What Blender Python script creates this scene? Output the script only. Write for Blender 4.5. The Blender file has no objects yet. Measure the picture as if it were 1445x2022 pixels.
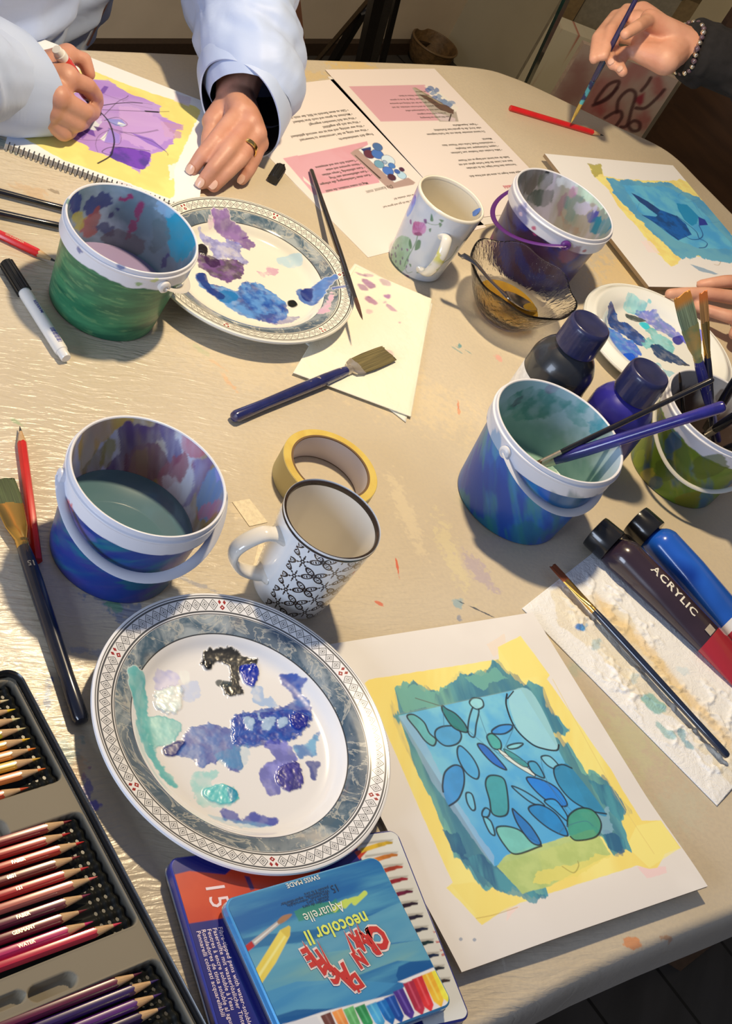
import bpy, bmesh, math, random
import numpy as np
from mathutils import Vector, Matrix
random.seed(7)
S = bpy.context.scene
PI = math.pi
# ------------------------------------------------------------------ camera, light, exposure
IW, IH = 1445, 2022
FOC, PITCH, ROLL, HC = 2850.0, math.radians(39.8), math.radians(32.5), 0.86      # HC: camera height above the table top (z = 0)
cp_, sp_, cr_, sr_ = math.cos(PITCH), math.sin(PITCH), math.cos(ROLL), math.sin(ROLL)
FW = np.array([0, cp_, -sp_]); UP0 = np.array([0, sp_, cp_]); RT0 = np.array([1.0, 0, 0])
CX = cr_*RT0 + sr_*UP0; CY = -sr_*RT0 + cr_*UP0
cam = bpy.data.objects.new('camera', bpy.data.cameras.new('camera')); S.collection.objects.link(cam); S.camera = cam
cam.matrix_world = Matrix(((CX[0], CY[0], -FW[0], 0), (CX[1], CY[1], -FW[1], 0), (CX[2], CY[2], -FW[2], HC), (0, 0, 0, 1)))
cam.data.sensor_fit = 'HORIZONTAL'; cam.data.sensor_width = 36; cam.data.lens = FOC/IW*36; cam.data.clip_start = .02; cam.data.clip_end = 30
S.view_settings.view_transform = 'Standard'; S.view_settings.look = 'None'; S.view_settings.gamma = 1; S.view_settings.use_curve_mapping = False
S.view_settings.exposure = 0.0
def light(name, kind, loc, energy, color, **kw):
    d = bpy.data.lights.new(name, kind); d.energy = energy; d.color = color
    for k, v in kw.items(): setattr(d, k, v)
    o = bpy.data.objects.new(name, d); S.collection.objects.link(o); o.location = loc; return o
LAMP = (-.21, 1.32, 1.07)
light('pendant_lamp_light', 'POINT', LAMP, 54.0, (1.0, .79, .50), shadow_soft_size=.035)
def aim(o, t): o.rotation_euler = (Vector(t)-o.location).to_track_quat('-Z', 'Y').to_euler()
w_ = light('window_daylight', 'AREA', (-1.15, -1.15, .62), 36.0, (.70, .81, 1.0), shape='RECTANGLE', size=1.1, size_y=.9); aim(w_, (0, 1.2, .1))
W = bpy.data.worlds.new('world'); S.world = W; W.use_nodes = True
W.node_tree.nodes['Background'].inputs[0].default_value = (.62, .70, 1.0, 1); W.node_tree.nodes['Background'].inputs[1].default_value = .19

# ------------------------------------------------------------------ helpers
def P(px, py, z=0.0):
    x = (px-IW/2)/FOC; y = -(py-IH/2)/FOC
    d = x*CX + y*CY + FW; t = (HC-z)/-d[2]
    return np.array([d[0]*t, d[1]*t, z])
def lin(c):
    c = np.asarray(c, float)/255; return np.where(c <= .04045, c/12.92, ((c+.055)/1.055)**2.4)
WARM = (255, 226, 190)
def ob(r, g, b, ref=WARM, k=.84):          # the colour a thing has, given how it looks beside white paper 'ref'
    return np.clip(lin((r, g, b))/lin(ref)*k, .004, .93)
def smooth(e0, e1, x):
    t = np.clip((x-e0)/(e1-e0), 0, 1); return t*t*(3-2*t)
_lat = {}
def vnoise(x, y, seed=0):
    if seed not in _lat: _lat[seed] = np.random.RandomState(seed+11).rand(256, 256)
    L = _lat[seed]; xi = np.floor(x).astype(int); yi = np.floor(y).astype(int); fx = x-xi; fy = y-yi
    fx = fx*fx*(3-2*fx); fy = fy*fy*(3-2*fy); a = xi & 255; b = (xi+1) & 255; c = yi & 255; d = (yi+1) & 255
    return (L[a, c]*(1-fx)+L[b, c]*fx)*(1-fy)+(L[a, d]*(1-fx)+L[b, d]*fx)*fy
def fbm(x, y, seed=0, oc=4):
    s = 0; a = .5; t = 0
    for i in range(oc):
        s = s+a*vnoise(x*2**i+17*i, y*2**i+31*i, seed+i); t += a; a *= .55
    return s/t
def spline(pts, n=8, closed=False):
    p = np.array(pts, float); N = len(p); out = []
    rng = range(N if closed else N-1)
    for i in rng:
        if closed: a, b, c, d = p[(i-1) % N], p[i], p[(i+1) % N], p[(i+2) % N]
        else: a, b, c, d = p[max(i-1, 0)], p[i], p[i+1], p[min(i+2, N-1)]
        for k in range(n):
            t = k/n; out.append(.5*((2*b)+(-a+c)*t+(2*a-5*b+4*c-d)*t*t+(-a+3*b-3*c+d)*t**3))
    if not closed: out.append(p[-1])
    return np.array(out)
class Canvas:                               # paint laid on a surface, in metres of that surface
    wash = False
    def __init__(s, u0, u1, v0, v1, res, base, tf=None):
        s.u0, s.v0, s.res = u0, v0, res; s.nx = int((u1-u0)/res)+1; s.ny = int((v1-v0)/res)+1
        s.X, s.Y = np.meshgrid(u0+np.arange(s.nx)*res, v0+np.arange(s.ny)*res)
        s.C = np.empty((s.ny, s.nx, 3)); s.C[:] = base; s.A = np.zeros((s.ny, s.nx)); s.H = np.zeros((s.ny, s.nx)); s.tf = tf
    def T(s, pts): return np.array([s.tf(*p) for p in pts]) if s.tf else np.array(pts, float)
    def box(s, p, m):
        i0 = max(int((p[:, 0].min()-m-s.u0)/s.res), 0); i1 = min(int((p[:, 0].max()+m-s.u0)/s.res)+2, s.nx)
        j0 = max(int((p[:, 1].min()-m-s.v0)/s.res), 0); j1 = min(int((p[:, 1].max()+m-s.v0)/s.res)+2, s.ny)
        return (slice(j0, j1), slice(i0, i1)) if i1 > i0 and j1 > j0 else None
    def sd(s, p, sl):
        X, Y = s.X[sl], s.Y[sl]; D = np.full(X.shape, 1e9); ins = np.zeros(X.shape, bool)
        for i in range(len(p)):
            a, b = p[i], p[(i+1) % len(p)]; e = b-a; L = e@e
            if L < 1e-14: continue
            t = np.clip(((X-a[0])*e[0]+(Y-a[1])*e[1])/L, 0, 1)
            D = np.minimum(D, (X-a[0]-t*e[0])**2+(Y-a[1]-t*e[1])**2)
            if e[1] != 0:
                c = ((a[1] > Y) != (b[1] > Y)) & (X < e[0]*(Y-a[1])/e[1]+a[0]); ins ^= c
        D = np.sqrt(D); return np.where(ins, -D, D)
    def put(s, sl, m, col, wet=0, h=0):
        col = np.asarray(col)
        s.C[sl] = s.C[sl]*(1-m[..., None])+col*m[..., None]
        if wet: s.A[sl] = np.maximum(s.A[sl]*(1-m), m*wet)
        if np.ndim(h) or h: s.H[sl] += m*h
    # a filled shape: soft edge, ragged outline (rag metres at noise wavelength rs), colour variation towards col2, streaks along an angle
    def shape(s, pts, col, alpha=1, soft=None, rag=0, rs=.006, col2=None, vs=.01, seed=1, wet=0, h=0, curve=False, streak=None, raw=False, amin=0):
        p = np.array(pts, float) if raw else s.T(pts)
        if curve: p = spline(p, 6, True)
        sl = s.box(p, abs(rag)*1.5+(soft or 0)+s.res)
        if sl is None: return
        X, Y = s.X[sl], s.Y[sl]
        if streak is not None:
            ca, sa = math.cos(streak), math.sin(streak); U, V = X*ca+Y*sa, -X*sa+Y*ca; U = U*.18
        else: U, V = X, Y
        d = s.sd(p, sl)
        if s.wash: rag = rag*1.4
        if rag: d = d+(fbm(U/rs, V/rs, seed)-.5)*2*rag
        sf = soft or s.res*.8; m = 1-smooth(-sf, sf, d)
        f = fbm(U/vs+5, V/vs, seed+3)
        if s.wash and alpha < .97 and h < .001: m = m*((.86 if alpha > .84 else .6)+(.14 if alpha > .84 else .4)*smooth(.28, .56, fbm(U/.007+seed, V/.007, seed+13)))
        if amin: m = m*(amin+(1-amin)*smooth(.3, .65, fbm(U/vs+9, V/vs+4, seed+7)))
        c = np.asarray(col, float)
        if col2 is not None:
            k = smooth(.32, .68, f)[..., None]; c = c*(1-k)+np.asarray(col2)*k
        hh = h*(.5+f) if h else 0
        s.put(sl, m*alpha, c, wet, hh)
    def line(s, pts, w, col, alpha=1, curve=True, closed=False, wet=0, raw=False, taper=0, soft=None):
        p = np.array(pts, float) if raw else s.T(pts)
        if curve: p = spline(p, 7, closed)
        elif closed: p = np.vstack([p, p[:1]])
        n = len(p)-1
        sl = s.box(p, w+s.res*2); 
        if sl is None: return
        X, Y = s.X[sl], s.Y[sl]; D = np.full(X.shape, 1e9)
        if closed and curve: p = np.vstack([p, p[:1]]); n += 1
        for i in range(n):
            a, b = p[i], p[i+1]; e = b-a; L = e@e
            if L < 1e-14: continue
            t = np.clip(((X-a[0])*e[0]+(Y-a[1])*e[1])/L, 0, 1); ww = w/2*(1-taper*(i+t)/n) if taper else w/2
            D = np.minimum(D, np.sqrt((X-a[0]-t*e[0])**2+(Y-a[1]-t*e[1])**2)-ww)
        sf = soft or s.res*.7
        s.put(sl, (1-smooth(-sf, sf, D))*alpha, np.asarray(col), wet)
    def sample(s, U, V):
        i = np.clip((U-s.u0)/s.res, 0, s.nx-1.001); j = np.clip((V-s.v0)/s.res, 0, s.ny-1.001)
        a = i.astype(int); b = j.astype(int); fx = i-a; fy = j-b
        G = np.dstack([s.C, s.A, s.H]); g = lambda q, r: G[q, r]
        return ((g(b, a).T*(1-fx)+g(b, a+1).T*fx)*(1-fy)+(g(b+1, a).T*(1-fx)+g(b+1, a+1).T*fx)*fy).T
def mk(name, V, F, mats=None, parent=None, smooth_=True, cols=None, fm=None, world=False):
    """one mesh object; V in the parent's own frame (world=True: in the world)"""
    V = np.asarray(V, float)
    if world and parent is not None:
        Mw = parent.matrix_basis.copy(); q = parent.parent
        while q: Mw = q.matrix_basis @ Mw; q = q.parent
        Mi = np.array(Mw.inverted()); V = V@Mi[:3, :3].T+Mi[:3, 3]
    me = bpy.data.meshes.new(name)
    if isinstance(F, np.ndarray):
        k = F.shape[1]; me.vertices.add(len(V)); me.vertices.foreach_set('co', V.ravel())
        me.loops.add(F.size); me.loops.foreach_set('vertex_index', F.ravel().astype('i'))
        me.polygons.add(len(F)); me.polygons.foreach_set('loop_start', np.arange(0, F.size, k, dtype='i'))
    else: me.from_pydata([tuple(v) for v in V], [], [tuple(int(i) for i in f) for f in F])
    me.update(calc_edges=True)
    if cols is not None:
        at = me.color_attributes.new('Col', 'FLOAT_COLOR', 'POINT'); at.data.foreach_set('color', np.asarray(cols, np.float32).ravel())
    for m in (mats if isinstance(mats, (list, tuple)) else [mats]):
        if m is not None: me.materials.append(m)
    if fm is not None: me.polygons.foreach_set('material_index', np.asarray(fm, 'i'))
    me.polygons.foreach_set('use_smooth', np.full(len(me.polygons), bool(smooth_)))
    if smooth_ and not isinstance(F, np.ndarray):
        bm = bmesh.new(); bm.from_mesh(me)
        for e in bm.edges:
            if len(e.link_faces) == 2 and e.calc_face_angle(0) > .75: e.smooth = False
        bm.to_mesh(me); bm.free()
    o = bpy.data.objects.new(name, me); S.collection.objects.link(o)
    if parent is not None: o.parent = parent
    return o
def tag(o, label=None, cat=None, group=None, kind=None):
    if label: o['label'] = label
    if cat: o['category'] = cat
    if group: o['group'] = group
    if kind: o['kind'] = kind
    return o
def thing(name, label, cat, loc=(0, 0, 0), rot=None, group=None):
    o = bpy.data.objects.new(name, None); S.collection.objects.link(o); o.empty_display_size = .02
    M = Matrix.Translation(Vector([float(v) for v in loc]))
    if rot is not None: M = M @ (rot.to_4x4() if isinstance(rot, Matrix) else Matrix.Rotation(rot, 4, 'Z'))
    o.matrix_basis = M
    return tag(o, label, cat, group)
def place(o, loc):
    o.matrix_basis = Matrix.Translation(Vector([float(v) for v in loc])); return o
class MB:                                   # gathers pieces of ONE part
    def __init__(s): s.V = []; s.F = []; s.M = []; s.n = 0
    def add(s, V, F, m=0):
        V = np.asarray(V, float).reshape(-1, 3); s.V.append(V); s.F += [tuple(int(i)+s.n for i in f) for f in F]; s.M += [m]*len(F); s.n += len(V); return s
    def build(s, name, mats, parent=None, smooth_=True, world=False):
        return mk(name, np.vstack(s.V), s.F, mats, parent, smooth_, fm=s.M, world=world)
def lathe(prof, seg=48, caps=True):          # profile [(r, z), ...]
    V = []; F = []; n = len(prof)
    a = np.arange(seg)*2*PI/seg
    for r, z in prof: V.append(np.c_[r*np.cos(a), r*np.sin(a), np.full(seg, z)])
    for i in range(n-1):
        for j in range(seg): k = (j+1) % seg; F.append((i*seg+j, i*seg+k, (i+1)*seg+k, (i+1)*seg+j))
    if caps:
        if prof[0][0] > 1e-6: F.append(tuple(range(seg))[::-1])
        if prof[-1][0] > 1e-6: F.append(tuple(range((n-1)*seg, n*seg)))
    return np.vstack(V), F
def lathex(prof, seg=20, sy=1, sz=1): # profile [(x, r)] round the X axis; sy, sz may be lists
    V, F = lathe([(r, x) for x, r in prof], seg)
    sy = np.repeat(np.broadcast_to(sy, len(prof)), seg); sz = np.repeat(np.broadcast_to(sz, len(prof)), seg)
    return np.c_[V[:, 2], V[:, 0]*sy, V[:, 1]*sz], F
def frames(p, up=None):
    p = np.asarray(p, float); t = np.gradient(p, axis=0); t /= np.linalg.norm(t, axis=1)[:, None]+1e-12
    u = np.array(up if up is not None else (0, 0, 1.0)); 
    if abs(u@t[0]) > .95 and up is None: u = np.array([1.0, 0, 0])
    N = []
    for i in range(len(p)):
        u = u-(u@t[i])*t[i]; u /= np.linalg.norm(u)+1e-12; N.append(u.copy())
        if up is not None: u = np.array(up, float)
    N = np.array(N); return t, N, np.cross(t, N)
def tube(path, r, seg=12, r2=None, up=None, closed=False):
    path = np.asarray(path, float); n = len(path); r = np.broadcast_to(r, n); r2 = r if r2 is None else np.broadcast_to(r2, n)
    t, N, B = frames(path, up); a = np.arange(seg)*2*PI/seg
    V = np.vstack([path[i]+r[i]*np.cos(a)[:, None]*N[i]+r2[i]*np.sin(a)[:, None]*B[i] for i in range(n)]); F = []
    for i in range(n if closed else n-1):
        for j in range(seg): k = (j+1) % seg; i2 = (i+1) % n; F.append((i*seg+j, i*seg+k, i2*seg+k, i2*seg+j))
    if not closed: F += [tuple(range(seg))[::-1], tuple(range((n-1)*seg, n*seg))]
    return V, F
def boxm(x0, x1, y0, y1, z0, z1):
    V = [(x, y, z) for z in (z0, z1) for x, y in ((x0, y0), (x1, y0), (x1, y1), (x0, y1))]
    return V, [(3, 2, 1, 0), (4, 5, 6, 7), (0, 1, 5, 4), (1, 2, 6, 5), (2, 3, 7, 6), (3, 0, 4, 7)]
def prism(poly, z0, z1, bev=0):
    """polygon (ccw) extruded, with an optional small bevel at the top edge"""
    p = np.array(poly, float)[:, :2]; n = len(p); rings = [(0, z0), (0, z1-bev)] + ([(bev, z1)] if bev else [])
    c = p.mean(0); V = []
    for ins, z in rings:
        q = p.copy()
        if ins:
            e = np.roll(p, -1, 0)-p; e /= np.linalg.norm(e, axis=1)[:, None]+1e-12; nn = np.c_[-e[:, 1], e[:, 0]]; m = nn+np.roll(nn, 1, 0); m /= (m**2).sum(1)[:, None]/2+1e-9; q = p+m*ins
        V.append(np.c_[q, np.full(n, z)])
    F = [tuple(range(n))[::-1]]
    for i in range(len(rings)-1):
        for j in range(n): k = (j+1) % n; F.append((i*n+j, i*n+k, (i+1)*n+k, (i+1)*n+j))
    m = (len(rings)-1)*n; F.append(tuple(range(m, m+n))); return np.vstack(V), F
def rrect(x0, x1, y0, y1, r, n=6):
    out = []
    for cx, cy, a in ((x1-r, y0+r, -90), (x1-r, y1-r, 0), (x0+r, y1-r, 90), (x0+r, y0+r, 180)):
        for k in range(n+1): t = math.radians(a+90*k/n); out.append((cx+r*math.cos(t), cy+r*math.sin(t)))
    return out
def gridfaces(nx, ny):
    i = np.arange(nx*ny).reshape(ny, nx); return np.stack([i[:-1, :-1], i[:-1, 1:], i[1:, 1:], i[1:, :-1]], -1).reshape(-1, 4)
_txt = {}
def text(body, size, at, ang=0, sx=1, shear=0, bold=0, align='LEFT', z=0, mirror=False, space=1):
    """flat lettering as geometry in the XY plane: (V, F)"""
    key = (body, bold, shear, align, space)
    if key not in _txt:
        c = bpy.data.curves.new('t', 'FONT'); c.body = body; c.size = 1; c.resolution_u = 2; c.offset = bold; c.shear = shear; c.align_x = align; c.space_character = space
        o = bpy.data.objects.new('t', c); S.collection.objects.link(o); dg = bpy.context.evaluated_depsgraph_get()
        me = bpy.data.meshes.new_from_object(o.evaluated_get(dg)); V = np.zeros(len(me.vertices)*3); me.vertices.foreach_get('co', V)
        _txt[key] = (V.reshape(-1, 3), [tuple(p.vertices) for p in me.polygons])
        bpy.data.objects.remove(o); bpy.data.curves.remove(c); bpy.data.meshes.remove(me)
    V, F = _txt[key]; V = V*size; V = V*[sx, 1, 1]
    ca, sa = math.cos(ang), math.sin(ang)
    return np.c_[V[:, 0]*ca-V[:, 1]*sa+at[0], V[:, 0]*sa+V[:, 1]*ca+at[1], np.full(len(V), z)], F
def rot_to(d, up=(0, 0, 1)):                 # matrix whose X axis is d and whose Z stays near up
    x = Vector([float(v) for v in d]).normalized(); u = Vector(up); y = u.cross(x).normalized(); z = x.cross(y)
    return Matrix((x, y, z)).transposed()
# ---- materials
class X:
    def __init__(s, nt, so): s.nt, s.so = nt, so
    def _m(s, op, *a, clamp=False):
        n = s.nt.nodes.new('ShaderNodeMath'); n.operation = op; n.use_clamp = clamp
        for i, v in enumerate((s,)+a):
            if isinstance(v, X): s.nt.links.new(v.so, n.inputs[i])
            else: n.inputs[i].default_value = float(v)
        return X(s.nt, n.outputs[0])
    def __add__(s, o): return s._m('ADD', o)
    def __sub__(s, o): return s._m('SUBTRACT', o)
    def __mul__(s, o): return s._m('MULTIPLY', o)
    def __truediv__(s, o): return s._m('DIVIDE', o)
    def frac(s): return s._m('FRACT')
    def abs(s): return s._m('ABSOLUTE')
    def lt(s, o): return s._m('LESS_THAN', o)
    def gt(s, o): return s._m('GREATER_THAN', o)
    def min(s, o): return s._m('MINIMUM', o)
    def max(s, o): return s._m('MAXIMUM', o)
    def sin(s): return s._m('SINE')
    def cos(s): return s._m('COSINE')
    def sqrt(s): return s._m('SQRT')
    def pow(s, o): return s._m('POWER', o)
    def ss(s, a, b):
        n = s.nt.nodes.new('ShaderNodeMapRange'); n.interpolation_type = 'SMOOTHSTEP'; s.nt.links.new(s.so, n.inputs[0])
        n.inputs[1].default_value = a; n.inputs[2].default_value = b; return X(s.nt, n.outputs[0])
class NB:
    def __init__(s, m):
        s.m = m; s.nt = m.node_tree; s.N = s.nt.nodes; s.L = s.nt.links; s.bs = s.N['Principled BSDF']
    def xyz(s, obj=True):
        if not hasattr(s, '_p'):
            t = s.N.new('ShaderNodeTexCoord'); s._t = t.outputs['Object']; p = s.N.new('ShaderNodeSeparateXYZ'); s.L.new(s._t, p.inputs[0]); s._p = [X(s.nt, p.outputs[i]) for i in range(3)]
        return s._p
    def vec(s, x, y, z=0):
        n = s.N.new('ShaderNodeCombineXYZ')
        for i, v in enumerate((x, y, z)):
            if isinstance(v, X): s.L.new(v.so, n.inputs[i])
            else: n.inputs[i].default_value = v
        return X(s.nt, n.outputs[0])
    def noise(s, scale, detail=3, vec=None, rough=.5, dist=0, out=0):
        n = s.N.new('ShaderNodeTexNoise'); n.inputs['Scale'].default_value = scale; n.inputs['Detail'].default_value = detail; n.inputs['Roughness'].default_value = rough; n.inputs['Distortion'].default_value = dist
        s.xyz(); s.L.new(vec.so if vec is not None else s._t, n.inputs['Vector']); return X(s.nt, n.outputs[out])
    def const(s, v):
        n = s.N.new('ShaderNodeValue'); n.outputs[0].default_value = v; return X(s.nt, n.outputs[0])
    def col(s, c):
        if isinstance(c, X): return c
        n = s.N.new('ShaderNodeRGB'); n.outputs[0].default_value = (*[float(v) for v in c], 1); return X(s.nt, n.outputs[0])
    def mix(s, f, a, b):
        n = s.N.new('ShaderNodeMix'); n.data_type = 'RGBA'
        if isinstance(f, X): s.L.new(f.so, n.inputs[0])
        else: n.inputs[0].default_value = f
        for v, i in ((a, 6), (b, 7)):
            if isinstance(v, X): s.L.new(v.so, n.inputs[i])
            else: n.inputs[i].default_value = (*[float(q) for q in v], 1)
        return X(s.nt, n.outputs[2])
    def attr(s):
        n = s.N.new('ShaderNodeAttribute'); n.attribute_name = 'Col'; return X(s.nt, n.outputs['Color']), X(s.nt, n.outputs['Alpha'])
    def set(s, name, v):
        if isinstance(v, X): s.L.new(v.so, s.bs.inputs[name])
        else: s.bs.inputs[name].default_value = v
    def bump(s, h, strength=.3, dist=.001):
        n = s.N.new('ShaderNodeBump'); n.inputs['Strength'].default_value = strength; n.inputs['Distance'].default_value = dist
        s.L.new(h.so, n.inputs['Height'])
        if s.bs.inputs['Normal'].is_linked: s.L.new(s.bs.inputs['Normal'].links[0].from_socket, n.inputs['Normal'])
        s.L.new(n.outputs[0], s.bs.inputs['Normal'])
def mat(name, col=(.8, .8, .8), rough=.5, metal=0, fn=None, **kw):
    m = bpy.data.materials.new(name); m.use_nodes = True; b = NB(m)
    b.bs.inputs['Base Color'].default_value = (*[float(v) for v in col], 1); b.bs.inputs['Roughness'].default_value = rough; b.bs.inputs['Metallic'].default_value = metal
    for k, v in kw.items(): b.bs.inputs[k.replace('_', ' ')].default_value = v
    if fn: fn(b)
    return m
def speck(b, col, amt=.12, scale=120, bump=0):   # slight natural unevenness of one colour
    n = b.noise(scale, 3); b.set('Base Color', b.mix(n.ss(.3, .7), tuple(np.array(col)*(1-amt)), tuple(np.clip(np.array(col)*(1+amt), 0, 1))))
    if bump: b.bump(b.noise(scale*4, 2), bump, .0005)
def smat(name, col, rough=.5, metal=0, amt=.1, scale=120, bump=0, **kw):
    return mat(name, col, rough, metal, fn=lambda b: speck(b, col, amt, scale, bump), **kw)
def painted(name, rough=.5, wet=.12, bump=.0, bscale=900, coat=0, spec=.5):
    def fn(b):
        c, a = b.attr(); b.set('Base Color', c); b.set('Roughness', b.const(rough)-a*(rough-wet)); b.set('Specular IOR Level', spec)
        if bump: b.bump(b.noise(bscale, 3), bump, .0003)
        if coat: b.bs.inputs['Coat Weight'].default_value = coat; b.bs.inputs['Coat Roughness'].default_value = .08
    return mat(name, fn=fn)
# ---- one continuous skin from tapered limbs
def capsule(a, b, ra, rb, seg=14):
    a = np.array(a, float); b = np.array(b, float); d = b-a; L = np.linalg.norm(d)+1e-9; d /= L
    u = np.cross(d, (0, 0, 1.0)); 
    if np.linalg.norm(u) < .1: u = np.cross(d, (1.0, 0, 0))
    u /= np.linalg.norm(u); w = np.cross(d, u); al = np.arange(seg)*2*PI/seg; V = []; F = []
    rings = [(a, ra, t) for t in np.linspace(-PI/2, 0, 5)[1:]]+[(b, rb, t) for t in np.linspace(0, PI/2, 5)[:-1]]
    for c, r, t in rings: V.append(c+d*r*math.sin(t)+r*math.cos(t)*(np.cos(al)[:, None]*u+np.sin(al)[:, None]*w))
    V.append((a-d*ra)[None]); V.append((b+d*rb)[None]); n = len(rings)
    for i in range(n-1):
        for j in range(seg): k = (j+1) % seg; F.append((i*seg+j, i*seg+k, (i+1)*seg+k, (i+1)*seg+j))
    p0, p1 = n*seg, n*seg+1
    for j in range(seg): k = (j+1) % seg; F.append((p0, k, j)); F.append((p1, (n-1)*seg+j, (n-1)*seg+k))
    return np.vstack(V), F
def skin(parts, voxel, sm=6, fac=.5):
    """parts: list of (V, F) closed shapes -> one smooth watertight surface (V, F)"""
    mb = MB()
    for V, F in parts: mb.add(V, F)
    o = mb.build('tmp', None); r = o.modifiers.new('r', 'REMESH'); r.mode = 'VOXEL'; r.voxel_size = voxel
    s = o.modifiers.new('s', 'SMOOTH'); s.factor = fac; s.iterations = sm
    dg = bpy.context.evaluated_depsgraph_get(); me = bpy.data.meshes.new_from_object(o.evaluated_get(dg))
    V = np.zeros(len(me.vertices)*3); me.vertices.foreach_get('co', V)
    F = np.zeros(len(me.loops), 'i'); me.loops.foreach_get('vertex_index', F)
    assert len(me.loops) == 4*len(me.polygons)
    om = o.data; bpy.data.objects.remove(o); bpy.data.meshes.remove(om); bpy.data.meshes.remove(me)
    return V.reshape(-1, 3), F.reshape(-1, 4)
# ================================================================== the room
FLOOR = -.74
def RP(px, py, p0, n):                       # the point of a vertical plane seen at a pixel
    x = (px-IW/2)/FOC; y = -(py-IH/2)/FOC; d = x*CX+y*CY+FW; n = np.array([n[0], n[1], 0.0]); p0 = np.array([p0[0], p0[1], 0.0]); c = np.array([0, 0, HC])
    return c+d*((p0-c)@n)/(d@n)
DA = np.array([.475, .88]); DB = np.array([.88, -.475]); CN = P(872, 99, FLOOR)[:2]
def struct(name, V, F, m, **k): o = mk(name, V, F, m, None, False, **k); o['kind'] = 'structure'; return o
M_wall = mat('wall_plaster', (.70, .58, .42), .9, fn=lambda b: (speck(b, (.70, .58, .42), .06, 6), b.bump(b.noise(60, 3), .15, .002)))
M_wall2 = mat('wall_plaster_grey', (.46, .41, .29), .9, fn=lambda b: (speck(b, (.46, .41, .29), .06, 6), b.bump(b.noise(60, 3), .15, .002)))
def floor_fn(b):
    x, y, z = b.xyz(); u = (x*.475+y*.88)*7; s = u.frac(); g = s.lt(.02).max(s.gt(.98))
    n = b.noise(3, 4, b.vec(x*6, y*1.2)); c = b.mix(n.ss(.3, .7), (.050, .044, .036), (.075, .066, .055)); b.set('Base Color', b.mix(g, c, (.01, .008, .006)))
M_floor = mat('dark_wood_floor', rough=.55, fn=floor_fn)
c0 = CN; c1 = CN-DA*5.0; c2 = CN+DB*4.8; c3 = c1+DB*4.8
struct('floor', [(*c0, FLOOR), (*c1, FLOOR), (*c3, FLOOR), (*c2, FLOOR), (*c0, FLOOR-.05), (*c1, FLOOR-.05), (*c3, FLOOR-.05), (*c2, FLOOR-.05)], [(0, 1, 2, 3), (7, 6, 5, 4), (0, 4, 5, 1), (1, 5, 6, 2), (2, 6, 7, 3), (3, 7, 4, 0)], M_floor)
def wall(name, a, b, m, th=.08, z1=1.7, z0=FLOOR):
    d = (b-a)/np.linalg.norm(b-a); n = np.array([-d[1], d[0]])*th
    V = [(*a, z0), (*b, z0), (*(b+n), z0), (*(a+n), z0), (*a, z1), (*b, z1), (*(b+n), z1), (*(a+n), z1)]
    return struct(name, V, [(3, 2, 1, 0), (4, 5, 6, 7), (0, 1, 5, 4), (1, 2, 6, 5), (2, 3, 7, 6), (3, 0, 4, 7)], m)
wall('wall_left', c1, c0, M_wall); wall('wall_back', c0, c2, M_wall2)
M_base = smat('baseboard_wood', (.045, .026, .014), .5)
wall('baseboard_left', c1+DB*.0, c0, M_base, -.02, FLOOR+.035)
# ------------------------------------------------------------------ table and its cloth
def arc(c, r, a0, a1, n=6): return [(c[0]+r*math.cos(math.radians(a0+(a1-a0)*k/n)), c[1]+r*math.sin(math.radians(a0+(a1-a0)*k/n))) for k in range(n+1)]
TB = [(-1.063, .686), (-.60, 1.45), (-.387, 1.80), (-.255, 2.02), (-.20, 2.10), (-.165, 2.128), (-.12, 2.148), (.0, 2.185), (.07, 2.21), (.11, 2.207), (.155, 2.18), (.225, 2.137), (.60, 1.90), (.98, 1.67), (1.02, 1.62), (1.00, 1.56), (.80, 1.33), (.62, 1.13), (.50, .975), (.44, .895), (.36, .79), (.27, .66), (-.13, .06), (-.22, .0), (-.35, .05), (-1.0, .50), (-1.09, .60)][::-1]
TB = [(x_, y_*.966) for x_, y_ in TB]
TBs = spline(TB, 4, True)
def offset(p, d):
    e = np.roll(p, -1, 0)-np.roll(p, 1, 0); e /= np.linalg.norm(e, axis=1)[:, None]; return p+np.c_[e[:, 1], -e[:, 0]]*d
def skirt(p, rings):                          # rings [(outset, z)]
    n = len(p); V = np.vstack([np.c_[offset(p, o), np.full(n, z)] for o, z in rings]); F = []
    for i in range(len(rings)-1):
        for j in range(n): k = (j+1) % n; F.append((i*n+j, (i+1)*n+j, (i+1)*n+k, i*n+k))
    return V, F, n
table = thing('table', 'large table hidden under the stained beige cloth, seen only at its dark underside', 'table', (0, .9, FLOOR))
M_tw = smat('table_wood', (.10, .055, .028), .5)
tp = TBs-np.array([0, .9]); V, F = prism(offset(tp, -.012), -.033-FLOOR, -.003-FLOOR, .004); mk('tabletop', V, F, M_tw, table, False)
for q in ((-.62, 1.0), (.0, .45), (.0, 1.9), (.72, 1.45)):
    V, F = boxm(q[0]-.03, q[0]+.03, q[1]-.93, q[1]-.87, 0, -.034-FLOOR); mk('leg', V, F, M_tw, table, False)
STAINS = []      # photo pixel, half sizes in m, angle, colour, strength
def stain(px, py, a, b, ang, col, s=.6, edge=.5): STAINS.append((P(px, py)[:2], a, b, math.radians(ang), col, s, edge))
bl, te, gr, rd, ye, pu = (.05, .16, .42), (.06, .30, .36), (.12, .42, .16), (.70, .12, .05), (.80, .55, .13), (.22, .12, .42)
stain(95, 1370, .016, .004, -60, bl, .8); stain(125, 1500, .012, .022, 10, te, .5); stain(165, 1585, .006, .026, 25, (.08, .08, .45), .7); stain(186, 1590, .006, .006, 0, (.10, .08, .5), .9)
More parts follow.
